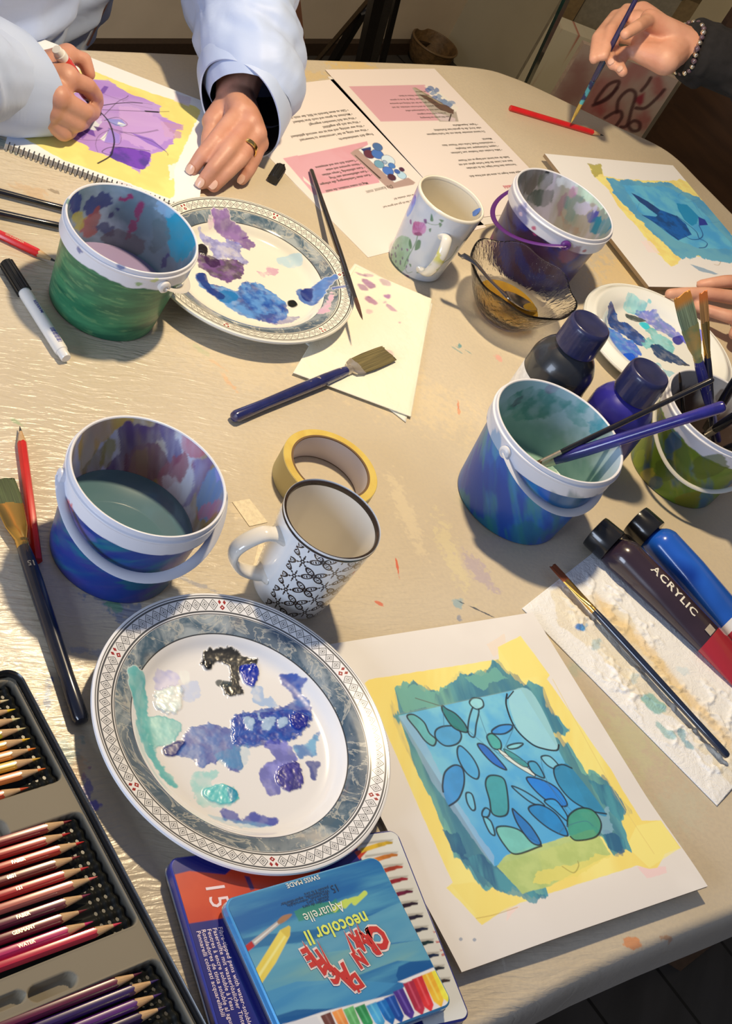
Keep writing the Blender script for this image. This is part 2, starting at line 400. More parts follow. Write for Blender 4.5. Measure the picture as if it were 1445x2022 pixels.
stain(70, 1395, .01, .004, -60, (.05, .1, .3), .8); stain(150, 1530, .008, .02, 20, (.7, .35, .1), .35); stain(270, 1215, .045, .014, 10, bl, .55); stain(225, 1195, .01, .008, 0, gr, .6); stain(200, 1290, .03, .004, 30, bl, .35)
stain(380, 1150, .035, .003, 15, bl, .35); stain(905, 805, .002, .012, 25, rd, .7); stain(785, 1122, .0012, .011, 30, rd, .9); stain(748, 1191, .004, .0025, 0, rd, .8); stain(903, 1192, .006, .008, 0, (.1, .4, .6), .5)
stain(940, 1125, .030, .013, -25, (.35, .28, .55), .38); stain(908, 684, .004, .005, 0, te, .8); stain(925, 695, .01, .002, 0, te, .6); stain(985, 708, .006, .007, 40, (.85, .3, .3), .5)
stain(1248, 1862, .012, .006, 30, (.75, .25, .06), .7); stain(1320, 1850, .01, .003, 30, (.5, .2, .06), .6); stain(690, 126, .05, .02, 60, ye, .5); stain(615, 150, .05, .012, 60, ye, .35)
stain(1225, 560, .05, .075, 10, (.85, .62, .26), .45); stain(1230, 1470, .05, .10, -20, (.62, .66, .40), .45, .9); stain(1335, 1600, .03, .06, -30, (.6, .62, .5), .4, .9); stain(1100, 1250, .018, .05, -30, (.8, .68, .42), .5); stain(1135, 1320, .01, .02, -30, (.35, .5, .42), .4, .9)
stain(62, 378, .02, .012, 20, (.62, .34, .12), .30); stain(105, 377, .006, .004, 0, (.2, .15, .1), .6); stain(12, 285, .02, .01, 0, te, .4); stain(30, 832, .008, .003, 0, gr, .4)
stain(500, 560, .02, .006, 0, gr, .2); stain(395, 690, .012, .005, 0, (.3, .5, .3), .35); stain(455, 758, .014, .004, -20, (.85, .4, .15), .4); stain(430, 720, .012, .003, 0, (.85, .4, .15), .3); stain(800, 780, .12, .06, 20, (.86, .70, .42), .35, .9)
stain(470, 720, .10, .05, 20, (.82, .68, .45), .3, .9); stain(800, 1010, .012, .06, 40, (.85, .74, .5), .35); stain(480, 1010, .016, .012, 30, (.88, .74, .5), .4); stain(940, 1010, .02, .006, 0, (.3, .5, .3), .2); stain(890, 1090, .014, .05, 40, (.82, .74, .4), .35)
stain(1090, 1005, .03, .02, 0, (.5, .5, .3), .2); stain(1205, 720, .03, .02, 0, (.6, .5, .3), .2); stain(990, 1880, .002, .016, 30, (.9, .85, .7), .5); stain(1060, 1265, .008, .003, 20, (.05, .05, .1), .3)
stain(945, 1205, .02, .0012, 12, (.06, .08, .12), .9); stain(905, 1222, .004, .004, 0, bl, .5); stain(320, 1290, .02, .006, 30, bl, .3); stain(900, 690, .01, .002, 0, te, .5)
def cloth_fn(b):
    x, y, z = b.xyz(); base = b.mix(b.noise(5, 4).ss(.3, .7), (.60, .52, .385), (.68, .60, .465))
    base = b.mix(b.noise(260, 2).ss(.35, .7)*.35, base, (.54, .48, .39)); nx = b.noise(90, 4, out=0)-.5; ny = b.noise(210, 3)-.5
    for c, a, bb, an, col, s, edge in STAINS:
        ca, sa = math.cos(an), math.sin(an); dx = x-c[0]; dy = y-c[1]
        u = (dx*ca+dy*sa)/a; v = (dy*ca-dx*sa)/bb; d = (u*u+v*v).sqrt()+nx*2.2+ny*1.6
        base = b.mix(d.ss(1.0, 1-edge)*s, base, col)
    b.set('Base Color', base)
    ang = math.radians(40); ca, sa = math.cos(ang), math.sin(ang); U = x*ca+y*sa; V_ = y*ca-x*sa      # ripples run roughly along the table's width
    w = b.noise(1.0, 2, b.vec(x*14, y*14)); r = b.noise(1, 2.5, b.vec(U*42, V_*230+w*5), dist=.6); r2 = b.noise(1, 2, b.vec(U*26, V_*120+w*4))
    near = (x*-1.1+(y-1.0)*-1.25).ss(-.25, .32)              # the film is most crumpled towards the near left corner
    b.bump(r*(near*.85+.12)+r2*.5*(near+.08), .85, .0016); b.bump(b.noise(520, 2), .18, .0005)
    b.set('Roughness', b.const(.46)-near*.17)
M_cloth = mat('plastic_table_film', rough=.35, fn=cloth_fn, Coat_Weight=.12, Coat_Roughness=.25)
R = [(0, 0), (.004, -.0008), (.008, -.004), (.011, -.011), (.0125, -.022), (.013, -.04), (.014, -.058), (.013, -.058), (.0115, -.04), (.011, -.022), (.0095, -.011), (.007, -.0045), (.003, -.0018), (0, -.001)]
V, F, n = skirt(TBs, R); F = F+[tuple(range(n))]; F.append(tuple(range((len(R)-1)*n, len(R)*n))[::-1])
cl = mk('tablecloth', V, F, M_cloth, None, True); tag(cl, 'paint-stained translucent beige film cloth covering the whole table', 'tablecloth')
# ------------------------------------------------------------------ things by the far walls
n1 = np.array([.49, -.87]); p1 = np.array([-.02, 2.53])
def panel(name, label, cat, tl, tr, p0, n, m, th=.02, low=FLOOR, parts=None):
    a = RP(*tl, p0, n); b = RP(*tr, p0, n); nn = np.array([n[0], n[1], 0]); u = b-a; u[2] = 0; w = np.linalg.norm(u); u /= w; h = max(a[2], b[2])-low
    if u@np.array([1, 0, 0]) < 0: pass
    base = np.array([a[0], a[1], low]); back = -nn*th
    if back@FW < 0: back = -back
    root = thing(name, label, cat, base)
    V = [base, base+u*w, base+u*w+back, base+back]; V = V+[v+np.array([0, 0, h]) for v in V]
    V = np.array(V)-base
    mk('backing', V, [(3, 2, 1, 0), (4, 5, 6, 7), (0, 1, 5, 4), (1, 2, 6, 5), (2, 3, 7, 6), (3, 0, 4, 7)], m, root, False)
    return root, u, w, h, back
# red ink drawing on a board
def red_drawing():
    m = smat('drawing_board', (.36, .27, .21), .8)
    root, u, w, h, back = panel('drawing_board', 'board with a red and pink ink drawing leaning behind the far right table edge', 'picture', (1138, 111), (1340, 158), p1, n1, m, .012, -.45)
    root.location.z += 0
    c = Canvas(0, w, 0, h, .0022, (.36, .27, .215), tf=lambda px, py: (lambda q: ((q-np.array([*root.location]))@u, q[2]+.45))(RP(px, py, p1, n1)))
    Z = lambda x, y: (1140+x/5.558, y/5.558)
    f = fbm(c.X*14, c.Y*9, 5); c.put((slice(None), slice(None)), smooth(.5, .75, f)*.5, lin((150, 40, 50)))
    c.shape([Z(-100, 640), Z(60, 600), Z(200, 900), Z(40, 1150), Z(-200, 1100)], lin((110, 30, 32)), .55, soft=.02, rag=.02, rs=.03)
    for bx, by, r in ((900, 950, 90), (740, 1320, 90), (250, 1200, 60)):
        c.shape([Z(bx-r, by), Z(bx, by-r*1.3), Z(bx+r, by), Z(bx, by+r*1.2)], lin((140, 20, 35)), .6, soft=.012, rag=.012, rs=.02, curve=True)
    c.shape([Z(640, 1060), Z(735, 1010), Z(720, 1120), Z(680, 1160), Z(625, 1110)], lin((130, 8, 40)), .9, soft=.004)
    ink = lin((60, 20, 22))
    for pts, cl_ in (([(200, 1100), (330, 930), (450, 890), (400, 1000), (240, 1120)], 1), ([(430, 1230), (450, 1090), (560, 985), (635, 1030), (590, 1200), (540, 1370), (470, 1390)], 0), ([(300, 1290), (400, 1230), (470, 1220), (480, 1290), (400, 1400)], 0), ([(560, 1370), (620, 1320), (680, 1350), (670, 1420), (600, 1430)], 1), ([(170, 1150), (330, 1080), (430, 960)], 0), ([(640, 1180), (740, 1180), (860, 1080), (950, 980)], 0), ([(700, 990), (760, 920), (800, 850)], 0)):
        c.line([Z(*q) for q in pts], .007, ink, .85, closed=bool(cl_))
    X_, Y_ = c.X.ravel(), c.Y.ravel(); V = X_[:, None]*u+np.c_[np.zeros((len(X_), 2)), Y_]; V = V-back/np.linalg.norm(back)*.0015
    mk('drawing', V, gridfaces(c.nx, c.ny), painted('red_ink_drawing', .8), root, False, cols=np.c_[c.C.reshape(-1, 3), np.zeros(c.nx*c.ny)])
red_drawing()
nv = np.array([.49, -.87])
mcan = mat('canvas_edges', rough=.8, fn=lambda b: (lambda p: b.set('Base Color', b.mix(b.noise(1, 2, b.vec((p[0]*.87+p[1]*.49)*60, p[2]*2)).ss(.55, .7), (.42, .38, .27), (.30, .10, .06))))(b.xyz()))
panel('stretched_canvas', 'cream stretched canvas with red streaks, in the stack behind the ink drawing', 'canvas', (1097, 73), (1200, 92), p1+[-.02, .1], nv, mcan, .05)
mfr = smat('frame_wood', (.17, .115, .05), .6); mpn = smat('grey_panel', (.19, .165, .115), .8)
r_, u, w, h, back = panel('picture_frame', 'wooden framed beige picture standing at the back of the stack', 'picture', (1150, -60), (1395, -25), p1+[-.03, .30], nv, mpn, .02)
for (a0, a1, b0, b1) in ((0, w, 0, .03), (0, w, h-.03, h), (0, .03, 0, h), (w-.03, w, 0, h)):
    f = -back/np.linalg.norm(back)*.012; V = [u*a0+[0, 0, b0], u*a1+[0, 0, b0], u*a1+[0, 0, b1], u*a0+[0, 0, b1]]; V = np.array([v for v in V]+[v+f for v in V])
    mk('frame_bar', V, [(3, 2, 1, 0), (4, 5, 6, 7), (0, 1, 5, 4), (1, 2, 6, 5), (2, 3, 7, 6), (3, 0, 4, 7)], mfr, r_, False)
mgl = mat('green_glass_edge', (.012, .075, .055), .2, Coat_Weight=.5)
t = thing('glass_sheet', 'glass sheet with a dark green edge, leftmost of the stack by the wall', 'glass', P(1010, 215, -.55))
a = P(1040, 165, -.20); b_ = P(1122, -10, .13); d = (b_-a); lo = a-d*((a[2]-FLOOR)/d[2]); t.location = Vector(lo); V, F = tube(np.array([lo, b_+d*.3])-lo, .0055, 4); mk('polished_edge', V, F, mgl, t, False)
# easel
me_ = smat('black_easel_metal', (.012, .011, .011), .45); mgr = smat('dull_aluminium', (.16, .15, .13), .4, .3); mbw = smat('brown_strut_wood', (.13, .085, .04), .5)
ea = thing('easel', 'black standing easel with a grey column by the far wall', 'easel', P(700, 125, FLOOR))
def bar(par, name, a, b, r, m, seg=4, r2=None):
    V, F = tube(np.array([a, b]), r, seg, r2); return mk(name, V, F, m, par, False, world=True)
def seg3(p0, z0, p1_, z1): return P(*p0, z0), P(*p1_, z1)
for nm, p0, z0, p1_, z1, r, m in (('leg', (700, 185), FLOOR, (748, -20), -.2, .016, me_), ('leg', (735, 205), FLOOR, (788, -20), -.25, .008, me_), ('column', (717, 190), FLOOR, (768, -20), -.24, .013, mgr), ('strut', (600, 150), FLOOR, (730, -2), -.35, .006, mbw), ('strut', (640, 150), FLOOR, (718, 20), -.4, .012, me_)):
    a, b = seg3(p0, z0, p1_, z1); bar(ea, nm, a, b, r, m)
bs = thing('basket', 'small round brown wicker basket standing on the floor by the wall', 'basket', P(838, 126, FLOOR))
V, F = lathe([(.040, 0), (.052, .012), (.060, .035), (.062, .060), (.064, .064), (.061, .067), (.057, .060), (.052, .035), (.038, .014), (0, .012)], 40)
mk('bowl', V, F, mat('wicker', rough=.6, fn=lambda b: (speck(b, (.15, .085, .03), .3, 60), b.bump(b.noise(90, 2), .6, .004))), bs)
V, F = tube([(.0625*math.cos(a), .0625*math.sin(a), .064) for a in np.linspace(0, 2*PI, 41)[:-1]], .003, 8, closed=True); mk('rim', V, F, mat('wicker_rim', (.2, .12, .05), .4), bs)
# dark cabinet at the right
nb = np.array([.475, .88]); pc = CN-nb*.47; cb = RP(1328, 190, pc, nb); cb[2] = FLOOR; ca_ = thing('cabinet', 'dark brown wooden cabinet behind the person with the black sleeve', 'cabinet', cb, math.atan2(DB[1], DB[0]))
mcb = mat('dark_cabinet_wood', rough=.5, fn=lambda b: b.set('Base Color', b.mix(b.noise(2, 4, b.vec(b.xyz()[0]*3, b.xyz()[1]*3, b.xyz()[2]*20)).ss(.3, .7), (.030, .014, .007), (.055, .026, .012))))
V, F = boxm(0, 1.3, 0, .42, 0, 1.5); mk('carcass', V, F, mcb, ca_, False)
for k in range(2):
    V, F = boxm(.02+k*.63, .63+k*.65, -.018, 0, 0.05, 1.47); d_ = mk('door', V, F, mcb, ca_, False)
    V, F = tube([(.60+k*.10, -.03, .6), (.60+k*.10, -.03, .72)], .005, 8); mk('handle', V, F, mgr, d_)
# chair behind the man in the blue shirt
mch = smat('chair_wood', (.085, .035, .016), .4)
cs = thing('wooden_chair', 'reddish brown wooden armchair whose post rises right of the pale blue sleeve', 'chair', (-.80, 1.90, FLOOR))
eT = np.array([.52, .854]); nT = np.array([-.854, .52]); E0 = np.array([-.51, 1.536])          # along and outward from the table's left edge
def TT(s_, o_, z): q = E0+eT*s_+nT*o_; return np.array([q[0], q[1], z])
for sa in (.435, -.36):
    k_ = 1 if sa > 0 else -1; a = TT(sa, .20, -.14); b = TT(sa-.065*k_, .30, .06); bar(cs, 'back_post', TT(sa, .22, FLOOR), a, .016, mch); bar(cs, 'back_post', a, b, .016, mch)
    bar(cs, 'leg', TT(sa, -.05, FLOOR), TT(sa, -.05, -.31), .016, mch)
bar(cs, 'top_rail', TT(-.30, .33, .05), TT(.375, .33, .05), .02, mch)
V, F = prism([TT(s_, o_, 0)[:2] for s_, o_ in ((-.38, -.07), (.45, -.07), (.45, .24), (-.38, .24))], -.385, -.36); mk('seat', V, F, mch, cs, False, world=True)
# ================================================================== round and oval vessels
def RL(px, py, root, z=0.0):                 # where a pixel's line of sight meets the plane local z of a thing
    M = np.array(root.matrix_basis); Mi = np.linalg.inv(M)
    x = (px-IW/2)/FOC; y = -(py-IH/2)/FOC; d = x*CX+y*CY+FW; c = Mi@np.array([0, 0, HC, 1]); dl = Mi[:3, :3]@d
    t = (z-c[2])/dl[2]; return (c[:3]+dl*t)[:2]
def RC(px, py, c, R, far=False):             # pixel -> (angle, height) on an upright cylinder
    x = (px-IW/2)/FOC; y = -(py-IH/2)/FOC; d = x*CX+y*CY+FW; ox, oy = -c[0], -c[1]
    A = d[0]**2+d[1]**2; B = 2*(ox*d[0]+oy*d[1]); C_ = ox*ox+oy*oy-R*R; D = max(B*B-4*A*C_, 0); t = (-B+(1 if far else -1)*math.sqrt(D))/(2*A)
    return math.atan2(oy+d[1]*t, ox+d[0]*t), HC+d[2]*t
def wrapa(a): return (a+PI) % (2*PI)-PI
# ---- plates
def plate(name, label, c, ax, ang, tint, paint, motif=True, h=.026, group=None, a0=0):
    """oval plate; ax: half sizes; profile scaled from a round one of radius 1"""
    root = thing(name, label, 'plate', (c[0], c[1], 0), ang, group)
    prof = [(0, .0065), (.35, .0065), (.60, .0068), (.655, .0085), (.69, .0125), (.72, .016), (.78, .0195), (.88, .0232), (.965, h-.0006), (.985, h), (.997, h-.0008), (1.0, h-.0028), (.985, h-.005), (.90, h-.0085), (.78, h-.0125), (.72, .0085), (.66, .004), (.62, .0025), (.60, 0), (.57, 0), (.56, .0025), (0, .003)]
    pr = np.array(prof); na = 640; rr = np.unique(np.concatenate([np.linspace(0, .66, 105), np.linspace(.66, .985, 56)])); zz = np.interp(rr, pr[:10, 0], pr[:10, 1])
    # soften the profile
    zz = np.convolve(np.r_[zz[:1]*np.ones(4), zz, zz[-1:]*np.ones(4)], np.ones(9)/9, 'valid'); zz[-3:] = np.interp(rr[-3:], pr[:10, 0], pr[:10, 1])
    under = pr[10:]; R_ = np.concatenate([rr[1:], under[:, 0]]); Z_ = np.concatenate([zz[1:], under[:, 1]])
    al = np.arange(na)*2*PI/na
    U = R_[:, None]*np.cos(al)*ax[0]; V_ = R_[:, None]*np.sin(al)*ax[1]; Zg = np.repeat(Z_[:, None], na, 1)
    cv = Canvas(-.13, .13, -.13, .13, .0007, tint, tf=lambda px, py: RL(px, py, root, .009)); cv.wash = True; paint(cv, root); cv.H *= .42
    sm = cv.sample(U.ravel(), V_.ravel()); top = np.zeros(U.shape, bool); top[:len(rr)-1] = True; top = top.ravel()
    hgt = np.where(top, sm[:, 4], 0)
    Vv = np.c_[U.ravel(), V_.ravel(), Zg.ravel()+hgt]; Vv = np.vstack([Vv, [0, 0, zz[0]]]); n = len(R_)
    i = np.arange(n*na).reshape(n, na); j = np.roll(i, -1, 1); F = np.stack([i[:-1], i[1:], j[1:], j[:-1]], -1).reshape(-1, 4)[:, ::-1]
    F = [tuple(f) for f in F]; ctr = n*na; F += [(ctr, int(i[0, k]), int(j[0, k])) for k in range(na)]
    cols = np.vstack([np.c_[sm[:, :3], np.where(top, sm[:, 3], 0)], [*cv.sample(np.array([0.]), np.array([0.]))[0][:4]]])
    def fn(b):
        x, y, z = b.xyz(); x = x/ax[0]; y = y/ax[1]; r = (x*x+y*y).sqrt()
        n_ = b.N.new('ShaderNodeMath'); n_.operation = 'ARCTAN2'; b.L.new(y.so, n_.inputs[0]); b.L.new(x.so, n_.inputs[1]); th = X(b.nt, n_.outputs[0])
        cream = tint; ink = (.030, .032, .035); base = b.col(cream)
        if motif:
            m1 = b.noise(34, 6, rough=.62, dist=.9); vn = b.noise(26, 5, rough=.6, dist=2.2); vein = (vn-.5).abs().ss(.0, .035)
            marb = b.mix(m1.ss(.36, .62), (.075, .135, .20), (.42, .48, .52)); marb = b.mix(b.noise(9, 3).ss(.45, .62)*.8, marb, (.05, .09, .15)); marb = b.mix((b.const(1)-vein)*.55, marb, (.66, .65, .58))
            blush = b.noise(13, 3, b.vec(x*.12+3, y*.12)).ss(.62, .72); marb = b.mix(blush*.35, marb, (.55, .38, .24))
            zone = r.gt(.728)*r.lt(.845); base = b.mix(zone, base, marb)
            def ring(rc, w): return (r-rc).abs().ss(w*1.25, w*.75)
            lines = ring(.728, .0035).max(ring(.850, .0030)).max(ring(.866, .0055)).max(ring(.960, .0055)).max(ring(.976, .0030))
            ph = (th*(6/(2*PI))+(a0+10.0)).frac(); K = 15; cell = (ph*K).frac()-.5; mot = (ph*K).lt(1.0); v = (r-.913)*(1/.038); inb = v.abs().lt(1.0)
            ca = cell.abs()*2; va = v.abs(); big = (ca+va-1).abs().ss(.13, .06); sm_ = (ca*1.0+va-.52).abs().ss(.10, .04); dot = (ca*1.3+va).lt(.24); white = (ca+va).lt(.52)
            pat = big.max(sm_).max(dot); lines = lines.max(pat*inb*(b.const(1)-mot))
            base = b.mix(lines*.93, base, ink)
            red = ((cell.abs()*2+(v+.42).abs()*1.25).lt(.62)*(cell.abs()*2+(v+.42).abs()*1.25).gt(.20)).max(((cell-.27).abs()*2.2+(v-.55).abs()*.9).lt(.40)).max(((cell+.27).abs()*2.2+(v-.55).abs()*.9).lt(.40))
            base = b.mix(red*mot*inb, base, (.36, .035, .03))
        c_, a_ = b.attr(); b.set('Base Color', b.mix(a_.ss(.02, .3), base, c_)); b.set('Roughness', b.const(.13)+a_*.16); b.bs.inputs['Coat Weight'].default_value = .5; b.bs.inputs['Coat Roughness'].default_value = .06
    m = mat(name+'_glaze', fn=fn)
    me = mk('dish', Vv, F, m, root, True, cols=cols)
    return root
PW = (245, 228, 205)
def oc(r, g, b):
    c = ob(r, g, b, PW); m = c.mean(); return np.clip(m+(c-m)*1.12, .003, .93)*(.80 if m < .35 else 1)
def paint1(c, root):
    Z = lambda *p: [(160+p[i]/2.331, 1160+p[i+1]/2.331) for i in range(0, len(p), 2)]
    tq, tq2 = oc(135, 195, 180), oc(105, 180, 170); bl, bl2, bd = oc(25, 75, 160), oc(60, 110, 180), oc(22, 35, 115); vio = oc(125, 120, 195)
    c.shape(Z(200, 410, 250, 400, 300, 450, 310, 560, 330, 700, 370, 800, 430, 870, 450, 915, 400, 900, 320, 790, 260, 660, 235, 560, 200, 480), tq, .95, rag=.0022, rs=.004, col2=tq2, wet=.9, curve=True)
    c.shape(Z(300, 590, 400, 590, 465, 620, 460, 670, 400, 715, 330, 720, 300, 660), tq, .95, rag=.002, rs=.004, col2=oc(120, 185, 170), wet=.9, h=.0006, curve=True)
    c.shape(Z(480, 960, 530, 990, 500, 965, 475, 955), tq, .8, rag=.001, wet=.8)
    c.shape(Z(345, 385, 440, 385, 450, 440, 370, 470, 340, 440), oc(215, 200, 215), .7, rag=.002, rs=.004, col2=oc(160, 155, 205), wet=.9, curve=True)
    c.shape(Z(350, 475, 460, 450, 470, 520, 440, 570, 355, 550), oc(250, 245, 232), .97, rag=.002, rs=.003, wet=1, h=.0026, vs=.004, curve=True, col2=oc(235, 235, 225))
    c.shape(Z(470, 440, 540, 420, 550, 490, 490, 520, 465, 480), oc(190, 195, 220), .7, rag=.002, rs=.004, wet=.9, curve=True); c.shape(Z(460, 380, 495, 380, 500, 430, 470, 430), oc(245, 235, 215), .8, rag=.001, wet=.8, curve=True)
    c.shape(Z(560, 320, 580, 285, 640, 278, 700, 285, 760, 320, 815, 330, 800, 365, 740, 370, 735, 440, 745, 480, 700, 495, 660, 480, 660, 430, 690, 420, 690, 360, 640, 340, 600, 360, 565, 360), oc(42, 38, 32), .98, rag=.0022, rs=.003, wet=.7, h=.0016, vs=.003, curve=True)
    c.shape(Z(620, 425, 660, 420, 700, 430, 680, 450, 640, 445), oc(50, 62, 62), .9, rag=.0012, wet=.7, curve=True)
    c.shape(Z(735, 360, 800, 350, 825, 390, 810, 430, 790, 450, 750, 420), oc(15, 60, 165), 1, rag=.001, rs=.003, wet=1, h=.003, vs=.003, curve=True); c.shape(Z(565, 330, 600, 330, 605, 368, 575, 370), oc(8, 8, 10), 1, wet=1, h=.003, curve=True)
    c.shape(Z(920, 400, 980, 405, 1020, 440, 1020, 480, 1050, 530, 1060, 600, 1020, 660, 950, 690, 860, 690, 800, 720, 745, 715, 740, 835, 690, 830, 640, 790, 560, 830, 520, 790, 420, 770, 390, 760, 390, 735, 460, 700, 480, 660, 540, 625, 640, 620, 710, 640, 700, 600, 770, 560, 880, 550, 960, 520, 980, 490, 930, 440), bl, .93, rag=.003, rs=.005, col2=bl2, vs=.007, wet=.9, curve=True, h=.0005)
    c.shape(Z(700, 610, 780, 570, 1040, 560, 1060, 610, 960, 690, 740, 720), oc(35, 55, 150), .8, rag=.004, rs=.006, wet=.9, h=.0013, vs=.004, curve=True, col2=oc(30, 90, 175))
    for q in ((750, 590, 800, 600, 790, 650, 765, 640), (840, 600, 900, 590, 880, 640, 840, 650), (910, 600, 950, 590, 960, 620, 915, 640), (820, 570, 835, 600, 820, 600)): c.shape(Z(*q), oc(190, 205, 228), .85, rag=.0012, rs=.002, wet=.9, curve=True, h=.0004)
    c.shape(Z(970, 580, 1040, 580, 1035, 640, 980, 640), oc(22, 40, 140), .9, rag=.002, rs=.002, wet=1, h=.0022, vs=.002, curve=True); c.shape(Z(385, 735, 440, 700, 480, 710, 440, 765, 395, 770), oc(20, 30, 110), .9, rag=.001, wet=1, h=.0012, curve=True)
    c.shape(Z(850, 710, 930, 700, 980, 740, 1000, 800, 960, 850, 920, 870, 920, 940, 880, 955, 845, 900, 830, 850, 850, 800, 900, 780), vio, .85, rag=.002, rs=.005, col2=oc(70, 75, 170), wet=.8, curve=True); c.shape(Z(920, 820, 1000, 800, 1025, 870, 1010, 920, 940, 925, 905, 880), oc(40, 35, 120), .97, rag=.0015, rs=.003, wet=1, h=.0016, vs=.003, curve=True, col2=oc(75, 65, 150))
    c.shape(Z(985, 715, 1040, 715, 1060, 690, 1110, 655, 1100, 690, 1085, 730, 1090, 770, 1050, 770, 1010, 780), oc(30, 120, 180), .85, rag=.0015, rs=.003, col2=oc(110, 170, 195), wet=.8, curve=True); c.shape(Z(1040, 795, 1105, 795, 1095, 830, 1085, 880, 1060, 870, 1055, 825), oc(35, 60, 140), .9, rag=.001, rs=.003, wet=.8, curve=True)
    c.shape(Z(650, 1015, 720, 1030, 745, 1060, 790, 1020, 850, 1045, 905, 1060, 900, 1085, 780, 1090, 660, 1060), oc(25, 65, 165), .93, rag=.002, rs=.004, wet=.8, curve=True); c.shape(Z(580, 1040, 640, 1050, 900, 1095, 760, 1105, 640, 1075), oc(150, 195, 205), .5, rag=.002, wet=.5, curve=True)
    c.shape(Z(510, 860, 580, 830, 660, 840, 620, 880, 620, 930, 700, 910, 730, 950, 690, 990, 600, 1000, 540, 980, 510, 920), oc(140, 200, 185), .8, rag=.003, rs=.004, col2=oc(190, 215, 195), wet=.8, curve=True); c.shape(Z(590, 910, 680, 905, 728, 945, 700, 985, 620, 985, 570, 950), oc(100, 195, 185), .9, rag=.0015, wet=1, h=.002, vs=.004, curve=True); c.shape(Z(680, 905, 728, 940, 700, 985, 680, 950), oc(20, 150, 175), .9, wet=1, curve=True)
    c.shape(Z(790, 450, 840, 450, 850, 500, 880, 500, 920, 545, 860, 540, 800, 520), oc(120, 165, 205), .6, rag=.002, rs=.004, wet=.6, curve=True); c.shape(Z(620, 770, 760, 720, 770, 800, 700, 830), oc(120, 180, 195), .4, rag=.003, wet=.5, curve=True)
    for x, y in ((398, 312), (500, 268), (1190, 885), (1030, 1055), (470, 210)): c.shape(Z(x-6, y, x, y-8, x+6, y, x, y+6), oc(150, 145, 120), .6, rag=.0006, curve=True)
p1c = (.0099, .7165); A1 = math.radians(-46.6)
plate1 = plate('oval_plate', 'nearest patterned plate, used as a palette of blue, turquoise, black and white paint', p1c, (.1245, .1193), A1, ob(248, 232, 212, PW), paint1, a0=.16)
def paint2(c, root):
    Z = lambda *p: [(320+p[i]/2.676, 360+p[i+1]/2.676) for i in range(0, len(p), 2)]
    pu, pl, dk = oc(110, 50, 130), oc(120, 115, 185), oc(60, 10, 70)
    c.shape(Z(240, 200, 330, 195, 350, 230, 430, 270, 500, 330, 450, 340, 400, 310, 330, 280, 280, 250), oc(115, 60, 140), .85, rag=.004, rs=.006, col2=oc(150, 95, 170), wet=.8, curve=True)
    c.shape(Z(190, 265, 260, 280, 330, 310, 360, 300, 420, 330, 430, 390, 465, 410, 440, 430, 380, 390, 300, 400, 240, 330), pl, .8, rag=.004, rs=.006, col2=oc(165, 160, 205), wet=.8, curve=True)
    c.shape(Z(170, 370, 220, 360, 260, 390, 310, 400, 400, 400, 440, 450, 410, 500, 340, 515, 260, 480, 200, 440), pu, .92, rag=.003, rs=.005, col2=dk, vs=.008, wet=.9, h=.0006, curve=True); c.shape(Z(230, 375, 290, 395, 310, 420, 280, 440, 235, 420), dk, .9, rag=.002, wet=1, curve=True)
    c.shape(Z(170, 330, 215, 318, 245, 345, 235, 380, 190, 360), oc(22, 8, 20), 1, rag=.0012, wet=1, h=.0025, curve=True)
    c.shape(Z(225, 210, 260, 230, 250, 260, 225, 240), oc(225, 170, 190), .5, rag=.002, wet=.5, curve=True); c.line(Z(430, 290, 480, 285, 505, 300), .0014, pu, .8)
    b1, b2, b3 = oc(15, 75, 150), oc(20, 130, 185), oc(95, 145, 195)
    c.shape(Z(180, 490, 215, 470, 245, 520, 330, 545, 400, 560, 430, 520, 520, 530, 600, 580, 660, 640, 660, 700, 600, 735, 520, 720, 440, 700, 340, 640, 270, 590, 210, 540), b1, .95, rag=.003, rs=.006, col2=b3, vs=.010, wet=.9, h=.0007, curve=True)
    c.shape(Z(300, 570, 380, 570, 410, 600, 370, 630, 310, 620), b2, .9, rag=.002, wet=.9, h=.0005, curve=True); c.shape(Z(430, 560, 540, 570, 620, 620, 640, 680, 560, 690, 460, 650), oc(110, 150, 195), .65, rag=.004, rs=.007, col2=oc(40, 90, 170), vs=.006, wet=.8, curve=True)
    c.shape(Z(180, 480, 230, 475, 260, 540, 330, 590, 300, 610, 220, 540), oc(15, 60, 130), .9, rag=.001, wet=1, h=.001, vs=.005, curve=True)
    c.shape(Z(560, 710, 720, 700, 700, 735, 600, 745), oc(90, 85, 160), .6, rag=.003, wet=.6, curve=True)
    c.shape(Z(715, 560, 770, 555, 820, 545, 890, 535, 900, 560, 870, 580, 830, 640, 780, 645, 730, 610), oc(45, 105, 175), .9, rag=.002, rs=.004, col2=oc(70, 130, 195), wet=.8, curve=True); c.shape(Z(740, 560, 795, 560, 790, 620, 750, 610), oc(15, 45, 120), .9, wet=.9, rag=.001, curve=True); c.shape(Z(870, 595, 940, 600, 942, 612, 880, 610), oc(40, 90, 165), .85, rag=.001, wet=.7)
    c.shape(Z(668, 620, 700, 615, 720, 640, 695, 655, 670, 645), oc(15, 20, 12), 1, wet=1, h=.0015, curve=True)
    c.shape(Z(610, 395, 660, 385, 720, 400, 735, 440, 680, 445, 625, 425), oc(170, 205, 215), .6, rag=.001, wet=.6, curve=True); c.shape(Z(640, 340, 690, 335, 700, 375, 655, 380), oc(225, 205, 215), .4, rag=.003, curve=True)
    for q in ((500, 455, 540, 465, 550, 490, 520, 480), (560, 440, 620, 450, 610, 480, 560, 475), (850, 650, 890, 620, 860, 720, 800, 720)): c.shape(Z(*q), oc(205, 120, 160), .6, rag=.003, rs=.004, wet=.5, curve=True)
